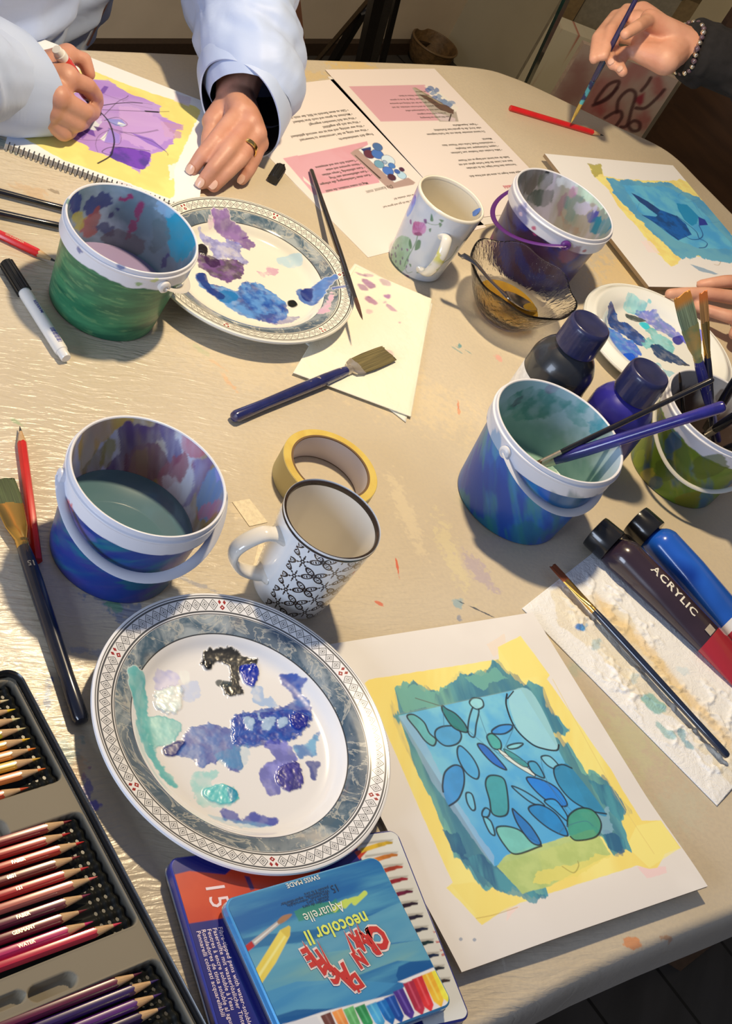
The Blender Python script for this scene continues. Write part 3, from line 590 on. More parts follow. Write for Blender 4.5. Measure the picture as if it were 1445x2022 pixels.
plate2 = plate('oval_plate', 'patterned plate with purple and blue paint beside the green bucket', (-.2339, 1.2365), (.1229, .1099), math.radians(-107.6), ob(250, 232, 200, PW), paint2, a0=.50)
for o in (plate1, plate2): o['group'] = 'blue marbled plates used as palettes'
def paint3(c, root):
    Z = lambda *p: [(1180+p[i]/4.21, 560+p[i+1]/4.21) for i in range(0, len(p), 2)]
    RF = (222, 196, 158); q = lambda r, g, b: ob(r, g, b, RF)
    c.shape(Z(60, 220, 100, 200, 160, 240, 180, 300, 260, 320, 340, 390, 410, 460, 400, 500, 340, 500, 260, 440, 150, 380, 90, 320), q(12, 72, 125), .96, rag=.003, rs=.006, col2=q(10, 50, 95), wet=.9, h=.0006, curve=True)
    c.shape(Z(100, 370, 200, 400, 240, 440, 310, 480, 370, 570, 330, 620, 250, 630, 190, 560, 100, 480), q(30, 115, 180), .9, rag=.004, rs=.005, col2=q(15, 80, 165), vs=.006, wet=.9, h=.0005, curve=True); c.shape(Z(210, 580, 290, 570, 320, 610, 260, 635), q(10, 80, 180), .95, wet=1, h=.002, curve=True)
    c.shape(Z(205, 150, 240, 130, 320, 170, 400, 190, 380, 230, 300, 240, 220, 210), q(110, 175, 155), .8, rag=.003, rs=.006, col2=q(145, 195, 175), wet=.7, curve=True)
    c.shape(Z(330, 220, 400, 230, 480, 250, 560, 310, 620, 350, 680, 400, 700, 440, 620, 430, 520, 390, 440, 330, 350, 270), q(90, 90, 160), .8, rag=.004, rs=.006, col2=q(40, 90, 140), wet=.7, curve=True)
    c.shape(Z(350, 310, 430, 330, 520, 400, 620, 470, 650, 560, 560, 540, 480, 500, 420, 540, 380, 480, 440, 420), q(90, 165, 140), .85, rag=.004, rs=.006, col2=q(125, 185, 160), wet=.7, curve=True); c.shape(Z(350, 320, 400, 310, 440, 350, 400, 370), q(40, 180, 170), .9, wet=1, h=.001, curve=True)
    c.shape(Z(235, 240, 280, 250, 350, 270, 410, 300, 350, 310, 260, 280), q(55, 62, 50), .95, rag=.001, wet=.8, curve=True)
    c.shape(Z(450, 500, 520, 495, 600, 550, 680, 590, 730, 640, 770, 670, 700, 665, 600, 640, 500, 600), q(15, 52, 80), .96, rag=.002, rs=.005, wet=.8, curve=True); c.shape(Z(700, 650, 770, 670, 800, 720, 750, 700), q(80, 72, 62), .8, rag=.002, curve=True)
    c.shape(Z(630, 440, 700, 420, 720, 470, 680, 500, 640, 480), q(35, 30, 110), .95, wet=.9, h=.001, curve=True); c.shape(Z(690, 430, 780, 420, 850, 480, 840, 520, 740, 490), q(75, 70, 165), .8, rag=.002, rs=.004, wet=.7, curve=True)
    c.shape(Z(440, 640, 520, 650, 560, 700, 640, 730, 660, 780, 560, 750, 470, 700), q(130, 175, 160), .7, rag=.003, rs=.006, wet=.6, curve=True)
    for x, y in ((430, 130), (610, 270), (960, 615), (625, 668), (160, 560)): c.shape(Z(x-14, y, x, y-14, x+14, y, x, y+12), q(150, 130, 90), .8, rag=.001, curve=True)
plate('painters_plate', 'plain cream plate smeared with dark blue and sea green paint, at the right edge', (.190, 1.585), (.1115, .1035), math.radians(-104), ob(228, 205, 165, (222, 196, 158)), paint3, motif=False, h=.018)

# ---- plastic buckets
def bucket(label, c, R, h, outer, inner, water=None, strap=None, rb=None, blue=(.70, .72, .80)):
    root = thing('paint_bucket', label, 'bucket', (c[0], c[1], 0), None, 'painted plastic water buckets'); rb = rb or R*.86
    zc = h-.022; na = 300; al = np.arange(na)*2*PI/na-PI
    def grid(prof, n): # resample a profile
        p = np.array(prof, float); d = np.r_[0, np.cumsum(np.hypot(*np.diff(p, axis=0).T))]; t = np.linspace(0, d[-1], n); return np.c_[np.interp(t, d, p[:, 0]), np.interp(t, d, p[:, 1])]
    def surf(name, prof, cvs, m, wet=0):
        n = len(prof); U = np.tile(al, n); Zg = np.repeat(prof[:, 1], na); Rg = np.repeat(prof[:, 0], na)
        s = cvs.sample(wrapa(U+(-PI/2 if cvs is ci else PI/2))*R, Zg); V = np.c_[Rg*np.cos(U), Rg*np.sin(U), Zg]; i = np.arange(n*na).reshape(n, na); j = np.roll(i, -1, 1); F = np.stack([i[:-1], j[:-1], j[1:], i[1:]], -1).reshape(-1, 4)
        return mk(name, V, F, m, root, True, cols=np.c_[s[:, :3], s[:, 3]])
    white = np.array(blue)
    co = Canvas(-PI*R, PI*R, 0, h, .0008, white); outer(co, lambda px, py: (lambda q: (wrapa(q[0]+PI/2)*R, q[1]))(RC(px, py, c, R*.95)), zc)
    ci = Canvas(-PI*R, PI*R, 0, h, .0008, white*.97); inner(ci, lambda px, py: (lambda q: (wrapa(q[0]-PI/2)*R, q[1]))(RC(px, py, c, R*.95, True)))
    m = painted('bucket_paint', .38, .2, .25, 500, .15)
    surf('wall', np.vstack([grid([(rb-.004, .0008), (rb-.0005, .0006), (rb, .003), (R*.965, zc+.001)], 90)]), co, m)
    surf('lip', grid([(R*.965, zc), (R*1.02, zc), (R*1.035, zc+.001), (R*1.042, h-.008), (R*1.06, h-.0065), (R*1.06, h-.005), (R*1.035, h-.004), (R*1.035, h-.001), (R*1.03, h), (R*1.005, h), (R*.995, h-.001)], 70), co, m)
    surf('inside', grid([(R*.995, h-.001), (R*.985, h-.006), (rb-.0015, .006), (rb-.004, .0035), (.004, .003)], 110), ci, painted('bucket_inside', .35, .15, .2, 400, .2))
    V, F = lathe([(0, .0005), (rb-.004, .0008)], 48); mk('base', V, F, mat('bucket_base', white*.9, .5), root)
    if water:
        zl, wc, wr = water; rw = rb+(R*.985-rb)*(zl/h)-.0012; V, F = lathe([(rw, zl-.004), (rw, zl+.0004), (rw-.001, zl), (0, zl)], 64); mk('water', V, F, mat('paint_water', wc, wr, Coat_Weight=1, Coat_Roughness=.02), root)
    if strap:
        a0, drop, r2, col, w, flat = strap        # lug angle, outward lean (deg), arc radius, colour, width
        ax = np.array([math.cos(a0), math.sin(a0), 0]); pp = np.array([math.cos(a0-PI/2), math.sin(a0-PI/2), 0]); t = np.linspace(0, PI, 40); Rr = R*1.05+.002
        cb, sb = math.cos(math.radians(drop)), math.sin(math.radians(drop)); zz = h-.014
        path = np.array([ax*Rr*math.cos(q)+(pp*cb-np.array([0, 0, sb]))*r2*math.sin(q)+[0, 0, zz] for q in t])
        V, F = tube(path, .0011, 8, w/2) if flat else tube(path, w/2, 10)
        ms = mat('strap_plastic', col, .35) ; s_ = mk('handle', V, F, ms, root)
        for sgn in (0, -1):
            q = path[sgn]; d = q-[0, 0, q[2]]; d /= np.linalg.norm(d); V, F = lathex([(-.003, .006), (.001, .006), (.002, .005), (.0025, .003), (.002, .0025), (.002, 0)], 20); Rm = np.array(rot_to(d)); V = V@Rm.T+q; mk('lug', V, F, ms, s_)
    return root
def streaks(c, cols, seed, sx=14, sy=60, lo=.3, hi=.7, rot=.5):
    """broad directional brushwork blending a list of colours"""
    ca, sa = math.cos(rot), math.sin(rot); U = c.X*ca+c.Y*sa; V = c.Y*ca-c.X*sa; out = np.empty(c.C.shape); out[:] = cols[0]
    for k, q in enumerate(cols[1:]):
        m = smooth(lo, hi, fbm(U*sx+k*7.3, V*sy+k*3.1, seed+k*5, 5))[..., None]; out = out*(1-m)+np.array(q)*m
    return out
def edge_line(c, z, amp, seed, f=30): return z+(fbm(c.X*f, c.X*0+.5, seed, 5)-.5)*2*amp
BW = (235, 222, 205)
def bc(r, g, b, ref=BW, k=.72): return ob(r, g, b, ref, k)
def drips(c, seed, cols, n, zr, size=(.004, .012), al=.85, xr=None):
    rs = np.random.RandomState(seed)
    for i in range(n):
        x = rs.uniform(*(xr or (c.u0, c.u0+c.nx*c.res))); z = rs.uniform(*zr); a, b = rs.uniform(*size), rs.uniform(size[0], size[1]*1.8); an = rs.uniform(-.5, .9)
        p = [(x+a*math.cos(t)*math.cos(an)-b*math.sin(t)*math.sin(an), z+a*math.cos(t)*math.sin(an)+b*math.sin(t)*math.cos(an)) for t in np.linspace(0, 2*PI, 9)[:-1]]
        c.shape(p, cols[rs.randint(len(cols))], al*rs.uniform(.6, 1), rag=a*.9, rs=.006, col2=cols[rs.randint(len(cols))], seed=seed+i, wet=.6, curve=True, raw=True, streak=1.3)
# green bucket
def o_green(c, q, zc):
    s = streaks(c, [bc(52, 120, 78), bc(75, 140, 90), bc(35, 98, 66)], 3, 20, 130, rot=.15); m = 1-smooth(-.0006, .0006, c.Y-edge_line(c, zc+.001, .006, 31)); c.C = c.C*(1-m[..., None])+s*m[..., None]
    k = smooth(.62, .7, fbm(c.X*60, c.Y*400, 8)); c.C = c.C*(1-(k*m*.35)[..., None])+bc(140, 175, 110)*(k*m*.35)[..., None]
    for px, py, col in ((273, 553, (120, 160, 60)), (300, 545, (200, 205, 90)), (240, 521, (60, 90, 150)), (135, 400, (60, 130, 110)), (165, 490, (40, 60, 130)), (220, 500, (60, 80, 160))): x, z = q(px, py); c.shape([(x-.004, z), (x, z-.003), (x+.004, z+.001), (x, z+.003)], bc(*col), .75, rag=.002, rs=.003, raw=True, curve=True)
def i_green(c, q):
    bc = lambda *v: ob(*v, (208, 198, 190), .80)
    s = streaks(c, [bc(175, 185, 195), bc(120, 140, 150), bc(100, 120, 130)], 12, 20, 30, rot=.4); c.C = s
    Q = lambda *p: [q(p[i]/3.44, 340+p[i+1]/3.44) for i in range(0, len(p), 2)]
    for pts, col, al in ((Q(1130, 260, 1260, 330, 1310, 480, 1240, 600, 1170, 560, 1130, 420), (30, 150, 175), .9), (Q(1100, 180, 1200, 250, 1130, 300, 1060, 260), (150, 185, 215), .8), (Q(590, 200, 740, 150, 750, 220, 660, 270, 590, 290), (55, 62, 120), .9), (Q(500, 160, 560, 150, 540, 260, 490, 290), (45, 55, 120), .9), (Q(540, 330, 600, 290, 680, 240, 670, 340, 600, 430, 540, 400), (170, 85, 70), .8), (Q(490, 300, 560, 260, 560, 340, 520, 390), (190, 175, 60), .8), (Q(830, 180, 890, 150, 900, 180, 850, 205), (160, 45, 95), .95), (Q(920, 240, 960, 210, 990, 230, 960, 280, 930, 320, 900, 430, 860, 430, 880, 360), (150, 40, 90), .9), (Q(640, 350, 780, 350, 770, 420, 680, 400), (50, 58, 105), .8), (Q(1120, 590, 1150, 560, 1140, 640, 1110, 650), (40, 50, 110), .9), (Q(700, 400, 900, 400, 1000, 500, 900, 560, 720, 500), (95, 80, 85), .7), (Q(1040, 330, 1130, 360, 1140, 480, 1040, 540), (95, 115, 120), .8), (Q(740, 280, 800, 250, 790, 280, 750, 295), (40, 45, 100), .9)):
        c.shape(pts, bc(*col), al, rag=.005, rs=.005, raw=True, wet=.5, seed=int(pts[0][0]*999) % 50, col2=bc(*[v*.8+25 for v in col]), curve=True)
bucket('green painted plastic bucket with a white rim, holding pale lilac water', (-.3200, 1.083), .0612, .095, o_green, i_green, (.030, bc(175, 150, 175), .1), (math.radians(150), 25, .072, (.70, .68, .66), .008, True))
# blue and violet bucket, near left
def o_fl(c, q, zc):
    s = streaks(c, [bc(28, 75, 130), bc(35, 110, 125), bc(60, 60, 130), bc(30, 60, 130)], 21, 16, 90, lo=.38, hi=.62, rot=.5); m = 1-smooth(-.0006, .0006, c.Y-edge_line(c, zc+.001, .0035, 33)); c.C = c.C*(1-m[..., None])+s*m[..., None]
    for px, py, r, col in ((130, 1010, .014, (85, 70, 140)), (155, 1050, .010, (110, 100, 165)), (300, 1150, .016, (20, 115, 100)), (230, 1130, .012, (25, 90, 150)), (145, 1090, .005, (25, 120, 130)), (340, 1160, .016, (20, 100, 110)), (200, 1180, .012, (30, 50, 130)), (120, 1080, .012, (60, 60, 135))): x, z = q(px, py); c.shape([(x-r*1.5, z), (x, z-r*.7), (x+r*1.5, z+.3*r), (x, z+r*.8)], bc(*col), .55, soft=r*.2, rag=r*1.1, rs=.009, raw=True, curve=True, streak=.3)
    for px, py, r in ((148, 998, .004), (145, 990, .0025)): x, z = q(px, py); c.shape([(x-r*.6, z), (x, z-r*1.6), (x+r, z), (x+r*.5, z+r*1.5), (x, z+r*.6), (x-r*.6, z+r*1.2)], bc(225, 110, 100), .9, raw=True, curve=True)
def i_fl(c, q):
    bc = lambda *v: ob(*v, (208, 198, 190), .80)
    c.C = streaks(c, [bc(200, 195, 215), bc(170, 165, 190), bc(140, 110, 60)], 40, 12, 26, rot=1.2, lo=.4, hi=.7); Q = lambda *p: [q(p[i]/3.01, 800+p[i+1]/3.01) for i in range(0, len(p), 2)]
    for pts, col, al in ((Q(470, 260, 520, 160, 640, 90, 760, 80, 780, 110, 660, 180, 560, 280, 480, 400), (190, 145, 45), .9), (Q(480, 380, 560, 280, 640, 200, 620, 330, 520, 440), (120, 95, 50), .8), (Q(700, 150, 800, 110, 900, 140, 960, 120, 940, 200, 880, 250, 780, 300, 740, 380, 640, 400, 620, 360, 720, 280), (70, 40, 95), .95), (Q(930, 90, 1040, 130, 1050, 200, 1080, 280, 1070, 340, 1000, 380, 980, 240, 940, 180), (60, 35, 115), .95), (Q(760, 280, 900, 230, 980, 280, 1020, 360, 960, 430, 840, 440, 740, 420), (90, 35, 60), .9), (Q(1090, 180, 1190, 230, 1200, 290, 1130, 320, 1080, 260), (185, 80, 100), .8), (Q(1050, 300, 1130, 330, 1110, 420, 1020, 480, 960, 440), (150, 75, 90), .8), (Q(1130, 340, 1260, 320, 1250, 380, 1190, 470, 1170, 540, 1100, 630, 1080, 610, 1140, 520, 1150, 400), (90, 60, 150), .92), (Q(1220, 400, 1320, 420, 1310, 600, 1220, 680, 1180, 600), (90, 130, 185), .75), (Q(1240, 280, 1300, 380, 1330, 480, 1280, 440), (140, 130, 200), .7), (Q(1180, 620, 1290, 560, 1300, 640, 1200, 680), (190, 90, 110), .6), (Q(640, 200, 700, 210, 660, 330, 600, 340), (135, 120, 60), .8), (Q(960, 400, 1100, 480, 1060, 600, 980, 520), (200, 185, 190), .7)):
        c.shape(pts, bc(*col), al, rag=.0065, rs=.006, raw=True, wet=.6, seed=int(abs(pts[0][0])*999) % 50, col2=bc(*[v*.7+45 for v in col]), curve=True, streak=1.2, amin=.6)
    m = (c.Y < .040)[..., None]*.55; c.C = c.C*(1-m)+bc(110, 90, 65)*m
bucket('blue and violet painted bucket full of grey-green water, left of the geometric mug', (-.1565, .8150), .0613, .096, o_fl, i_fl, (.040, bc(92, 122, 120), .12), (math.radians(36), 27, .073, (.64, .66, .74), .0085, True))
# big blue bucket
def o_bl(c, q, zc):
    s = streaks(c, [bc(45, 130, 145), bc(50, 130, 180), bc(30, 100, 180), bc(24, 78, 165)], 51, 16, 95, lo=.38, hi=.62, rot=-.9); m = 1-smooth(-.0006, .0006, c.Y-edge_line(c, zc-.001, .007, 35)); c.C = c.C*(1-m[..., None])+s*m[..., None]
    for px, py, r, col in ((955, 860, .016, (45, 140, 145)), (900, 1000, .014, (45, 130, 125)), (950, 1060, .02, (40, 130, 125)), (1110, 1000, .018, (25, 95, 100)), (1060, 1060, .02, (30, 115, 120)), (960, 950, .016, (25, 75, 160)), (1160, 985, .014, (40, 85, 110)), (910, 940, .01, (60, 80, 165)), (985, 880, .01, (70, 150, 190))): x, z = q(px, py); c.shape([(x-r*1.2, z), (x, z-r), (x+r*1.2, z), (x, z+r)], bc(*col), .6, soft=r*.2, rag=r*1.1, rs=.010, raw=True, curve=True, streak=-.9)
def i_bl(c, q):
    c.C = streaks(c, [bc(205, 212, 215), bc(180, 200, 195)], 60, 12, 22, rot=.3); Q = lambda *p: [q(860+p[i]/2.47, 600+p[i+1]/2.47) for i in range(0, len(p), 2)]
    low = smooth(.085, .055, c.Y+(fbm(c.X*50, c.Y*50, 64)-.5)*.04)[..., None]; c.C = c.C*(1-low*.75)+streaks(c, [bc(95, 145, 130), bc(130, 170, 150)], 66, 15, 40)*low*.75
    for pts, col, al in ((Q(350, 480, 450, 420, 620, 460, 640, 500, 520, 560, 430, 560, 380, 540), (75, 145, 130), .85), (Q(690, 480, 740, 500, 730, 540, 690, 520), (90, 165, 155), .8), (Q(770, 540, 830, 540, 850, 610, 800, 640, 760, 660, 750, 600), (60, 155, 165), .85), (Q(370, 490, 400, 465, 420, 460, 380, 500), (60, 60, 80), .8), (Q(600, 470, 700, 520, 740, 600, 650, 560), (95, 160, 150), .7), (Q(540, 420, 590, 400, 600, 420, 550, 440), (150, 110, 140), .5), (Q(830, 560, 880, 560, 890, 610, 840, 620), (90, 180, 195), .7)):
        c.shape(pts, bc(*col), al, rag=.006, rs=.007, raw=True, wet=.5, col2=bc(*[v*.8+40 for v in col]), curve=True, seed=int(abs(pts[0][0])*999) % 50, amin=.4)
BLUE = bucket('bright blue painted bucket with one blue and one black brush handle leaning out', (.1145, 1.165), .0665, .106, o_bl, i_bl, (.028, bc(150, 180, 155), .15), (math.radians(60), 26, .073, (.68, .70, .76), .0085, True))
# purple bucket at the back
def o_tr(c, q, zc):
    s = streaks(c, [bc(48, 30, 85), bc(30, 35, 110), bc(60, 25, 60)], 71, 18, 80, lo=.38, hi=.62, rot=-.5); m = 1-smooth(-.0006, .0006, c.Y-edge_line(c, zc+.001, .004, 37)); c.C = c.C*(1-m[..., None])+s*m[..., None]
    for px, py, r, col in ((955, 480, .012, (150, 35, 120)), (1125, 500, .010, (130, 60, 75)), (1030, 430, .012, (35, 50, 150)), (1140, 520, .008, (70, 30, 70))): x, z = q(px, py); c.shape([(x-r*1.2, z), (x, z-r*1.5), (x+r*1.2, z), (x, z+r*1.5)], bc(*col), .7, soft=r*.3, rag=r*.7, rs=.01, raw=True, curve=True)
    for px, py, col in ((1003, 390, (60, 40, 140)), (1034, 423, (220, 190, 200)), (1058, 449, (200, 60, 100)), (1056, 462, (200, 60, 110)), (1149, 490, (190, 90, 90)), (1130, 480, (215, 200, 205))): x, z = q(px, py); c.shape([(x-.003, z), (x, z-.002), (x+.003, z), (x, z+.003)], bc(*col), .85, rag=.001, raw=True, curve=True)
def i_tr(c, q):
    bc = lambda *v: ob(*v, (208, 198, 190), .80)
    c.C = streaks(c, [bc(150, 140, 130), bc(120, 130, 120), bc(175, 165, 180)], 80, 10, 50, rot=1.25); Q = lambda *p: [q(1020+p[i]/3.4, 320+p[i+1]/3.4) for i in range(0, len(p), 2)]
    for pts, col, al in ((Q(30, 120, 80, 60, 220, 60, 200, 100, 140, 160, 80, 220, 40, 180), (70, 60, 50), .8), (Q(80, 220, 180, 180, 240, 200, 230, 260, 180, 300, 110, 270), (45, 62, 50), .9), (Q(150, 100, 230, 80, 240, 150, 140, 190), (70, 85, 65), .8), (Q(290, 110, 400, 130, 380, 180, 280, 160), (205, 205, 225), .8), (Q(360, 180, 400, 180, 380, 220, 340, 230), (190, 110, 165), .8), (Q(400, 150, 540, 230, 600, 330, 520, 290, 440, 250, 400, 210), (190, 215, 190), .8), (Q(340, 240, 440, 230, 430, 290, 380, 380, 330, 400, 330, 320), (80, 120, 120), .8), (Q(470, 350, 540, 330, 530, 390, 480, 400), (60, 60, 140), .9), (Q(500, 400, 600, 370, 640, 400, 600, 460, 520, 480), (20, 105, 130), .95), (Q(400, 280, 520, 300, 480, 340, 400, 340), (185, 175, 200), .7), (Q(270, 260, 340, 200, 330, 300, 280, 360), (130, 85, 110), .6), (Q(300, 330, 340, 400, 420, 470, 330, 440), (150, 110, 90), .6)):
        c.shape(pts, bc(*col), al, rag=.0065, rs=.006, raw=True, wet=.6, col2=bc(*[v*.8+30 for v in col]), curve=True, seed=int(abs(pts[0][0])*999) % 50, streak=1.2, amin=.5)
    x, z = q(1083, 341); c.shape([(x-.003, z-.003), (x+.003, z-.003), (x+.003, z+.004), (x-.003, z+.004)], (.01, .01, .02), .95, raw=True)
bucket('dark purple painted bucket with an empty multicoloured inside, behind the glass bowl', (.0028, 1.6005), .0640, .096, o_tr, i_tr, None, (math.radians(-67), 26, .080, bc(95, 40, 115), .006, True))
# green and yellow bucket at the right edge
def o_li(c, q, zc):
    s = streaks(c, [bc(95, 125, 40), bc(165, 165, 40), bc(70, 110, 130), bc(115, 140, 35)], 91, 16, 60, lo=.4, hi=.6, rot=-.8); m = 1-smooth(-.0006, .0006, c.Y-edge_line(c, zc+.002, .006, 39)); c.C = c.C*(1-m[..., None])+s*m[..., None]
    for px, py, r, col in ((1255, 900, .012, (140, 160, 30)), (1270, 950, .012, (190, 170, 60)), (1310, 930, .012, (90, 110, 30)), (1330, 870, .010, (60, 100, 140)), (1265, 980, .010, (80, 120, 150)), (1360, 1000, .016, (130, 120, 25)), (1400, 920, .016, (90, 105, 25)), (1320, 880, .008, (70, 110, 145)), (1290, 960, .008, (75, 95, 110)), (1420, 990, .012, (60, 90, 70))): x, z = q(px, py); c.shape([(x-r, z), (x, z-r*1.3), (x+r, z), (x, z+r*1.3)], bc(*col), .75, rag=r*.6, rs=.012, raw=True, curve=True, streak=1.0)
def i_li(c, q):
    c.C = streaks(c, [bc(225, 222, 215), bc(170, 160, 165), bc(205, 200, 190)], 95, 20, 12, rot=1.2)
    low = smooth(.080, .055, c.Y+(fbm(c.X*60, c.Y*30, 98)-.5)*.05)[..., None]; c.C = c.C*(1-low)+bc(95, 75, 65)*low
    drips(c, 97, [bc(90, 70, 140), bc(120, 185, 175), bc(100, 80, 70), bc(150, 95, 60)], 26, (.03, .08), (.003, .007))
LIME = bucket('olive and yellow painted bucket crammed with brushes, at the right edge', (.2640, 1.377), .0630, .097, o_li, i_li, (.022, bc(90, 85, 75), .2), (math.radians(8), 30, .082, (.60, .60, .55), .005, True))
# ================================================================== mugs
def mug(label, c, R, h, rb, m, hang, hz, hout, hw, rim, inner):
    root = thing('mug', label, 'mug', (c[0], c[1], 0), None)
    prof = [(0, .004), (rb-.006, .003), (rb-.005, .0), (rb-.002, 0), (rb, .003), (rb+(R-rb)*.25, h*.25), (rb+(R-rb)*.6, h*.6), (R-.0002, h-.0015), (R-.0006, h-.0003)]
    p = np.array(prof); q = spline(p[4:], 4); V, F = lathe(np.vstack([p[:4], q]), 96, False); mk('body', V, F, m, root)
    V, F = lathe([(R-.0001, h-.0032), (R+.0001, h-.0014), (R-.0006, h), (R-.0016, h+.0005), (R-.0028, h-.0001), (R-.0031, h-.0014), (R-.0032, h-.0032)], 96, False); mk('rim', V, F, rim, root)
    V, F = lathe([(R-.003, h-.003), (R-.0035-(R-rb)*.4, h*.6), (rb-.0035, .014), (rb-.008, .0075), (rb-.016, .006), (0, .006)], 96, False); mk('inside', V, F[:-1] if len(F[-1]) > 4 else F, inner, root)
    d = np.array([math.cos(hang), math.sin(hang), 0]); rr = lambda z: rb+(R-rb)*z/h
    z0, z1 = hz; pts = [(rr(z1)-.001, z1), (rr(z1)+hout*.45, z1+.003), (rr(z1)+hout*.9, z1-.010), (rr(.5*(z0+z1))+hout, (z0+z1)*.5), (rr(z0)+hout*.72, z0+.009), (rr(z0)+hout*.25, z0+.001), (rr(z0)-.001, z0)]
    path = np.array([d*a+[0, 0, z] for a, z in spline(pts, 8)]); side = np.array([-d[1], d[0], 0]); n = len(path); fl = np.interp(np.arange(n), [0, 4, n-5, n-1], [1.35, 1, 1, 1.5])
    V, F = tube(path, hw*fl, 16, .0040*fl, up=side); mk('handle', V, F, inner, root)
    return root
def geo_fn(R, a0):
    def fn(b):
        x, y, z = b.xyz(); n_ = b.N.new('ShaderNodeMath'); n_.operation = 'ARCTAN2'; b.L.new(y.so, n_.inputs[0]); b.L.new(x.so, n_.inputs[1]); th = X(b.nt, n_.outputs[0])
        A, B_ = 2*PI*R/9, .0198; U = ((th*(9/(2*PI))+10.3).frac()-.5)*A; V = ((z+.006)/B_).frac()-.5; V = V*B_; ax, ay = U.abs(), V.abs()
        ph = math.atan2(B_, A); cs, sn = math.cos(ph), math.sin(ph); s_ = ax*cs+ay*sn; q = ay*cs-ax*sn; L = math.hypot(A, B_)/2
        e = (((s_-L*.34)/(L*.30))*((s_-L*.34)/(L*.30))+(q/.0029)*(q/.0029)).sqrt(); ring = (e-.86).abs().ss(.30, .16); core = e.lt(.50)*((((s_-L*.34)/.0024).frac()-.5).abs()*.0024).gt(.0005)
        cx_, cy_ = b.const(A/2)-ax, b.const(B_/2)-ay; rc = (cx_*cx_+cy_*cy_).sqrt(); circ = (rc-.0014).abs().ss(.0008, .0005); line = cx_.ss(.0007, .0004)*rc.gt(.0012)*cy_.lt(.0075)
        ball = ((cx_*cx_+(cy_-.0042)*(cy_-.0042)).sqrt()).lt(.0010)
        dg = (cx_*.78+cy_*.62); dq = (cx_*.62-cy_*.78).abs(); stem = dq.lt(.0004)*dg.lt(.0046)*rc.gt(.001); sb = ((dg-.0047)*(dg-.0047)+dq*dq).sqrt().lt(.0010)
        pat = ring.max(core).max(circ).max(line).max(ball).max(stem).max(sb)
        hd = (th-a0+20*PI)*(1/(2*PI)); hd = (hd+.5).frac()-.5; zone = hd.abs().gt(.075)*z.gt(.002)*z.lt(.0885)
        b.set('Base Color', b.mix(pat*zone, (.80, .82, .84), (.035, .022, .018)))
    return fn
white = (.82, .81, .78)
m_in = mat('mug_glaze_inside', (.80, .76, .68), .12, Coat_Weight=.6, Coat_Roughness=.05)
A_ = math.radians(-134)
mg = mug('white mug with a black geometric leaf pattern and black rim, beside the tape roll', (-.0200, .8905), .0430, .0925, .0345, mat('geometric_mug_glaze', rough=.13, fn=geo_fn(.0415, A_), Coat_Weight=.6), A_, (.024, .073), .035, .0078, mat('black_rim_glaze', (.03, .02, .016), .12), m_in)
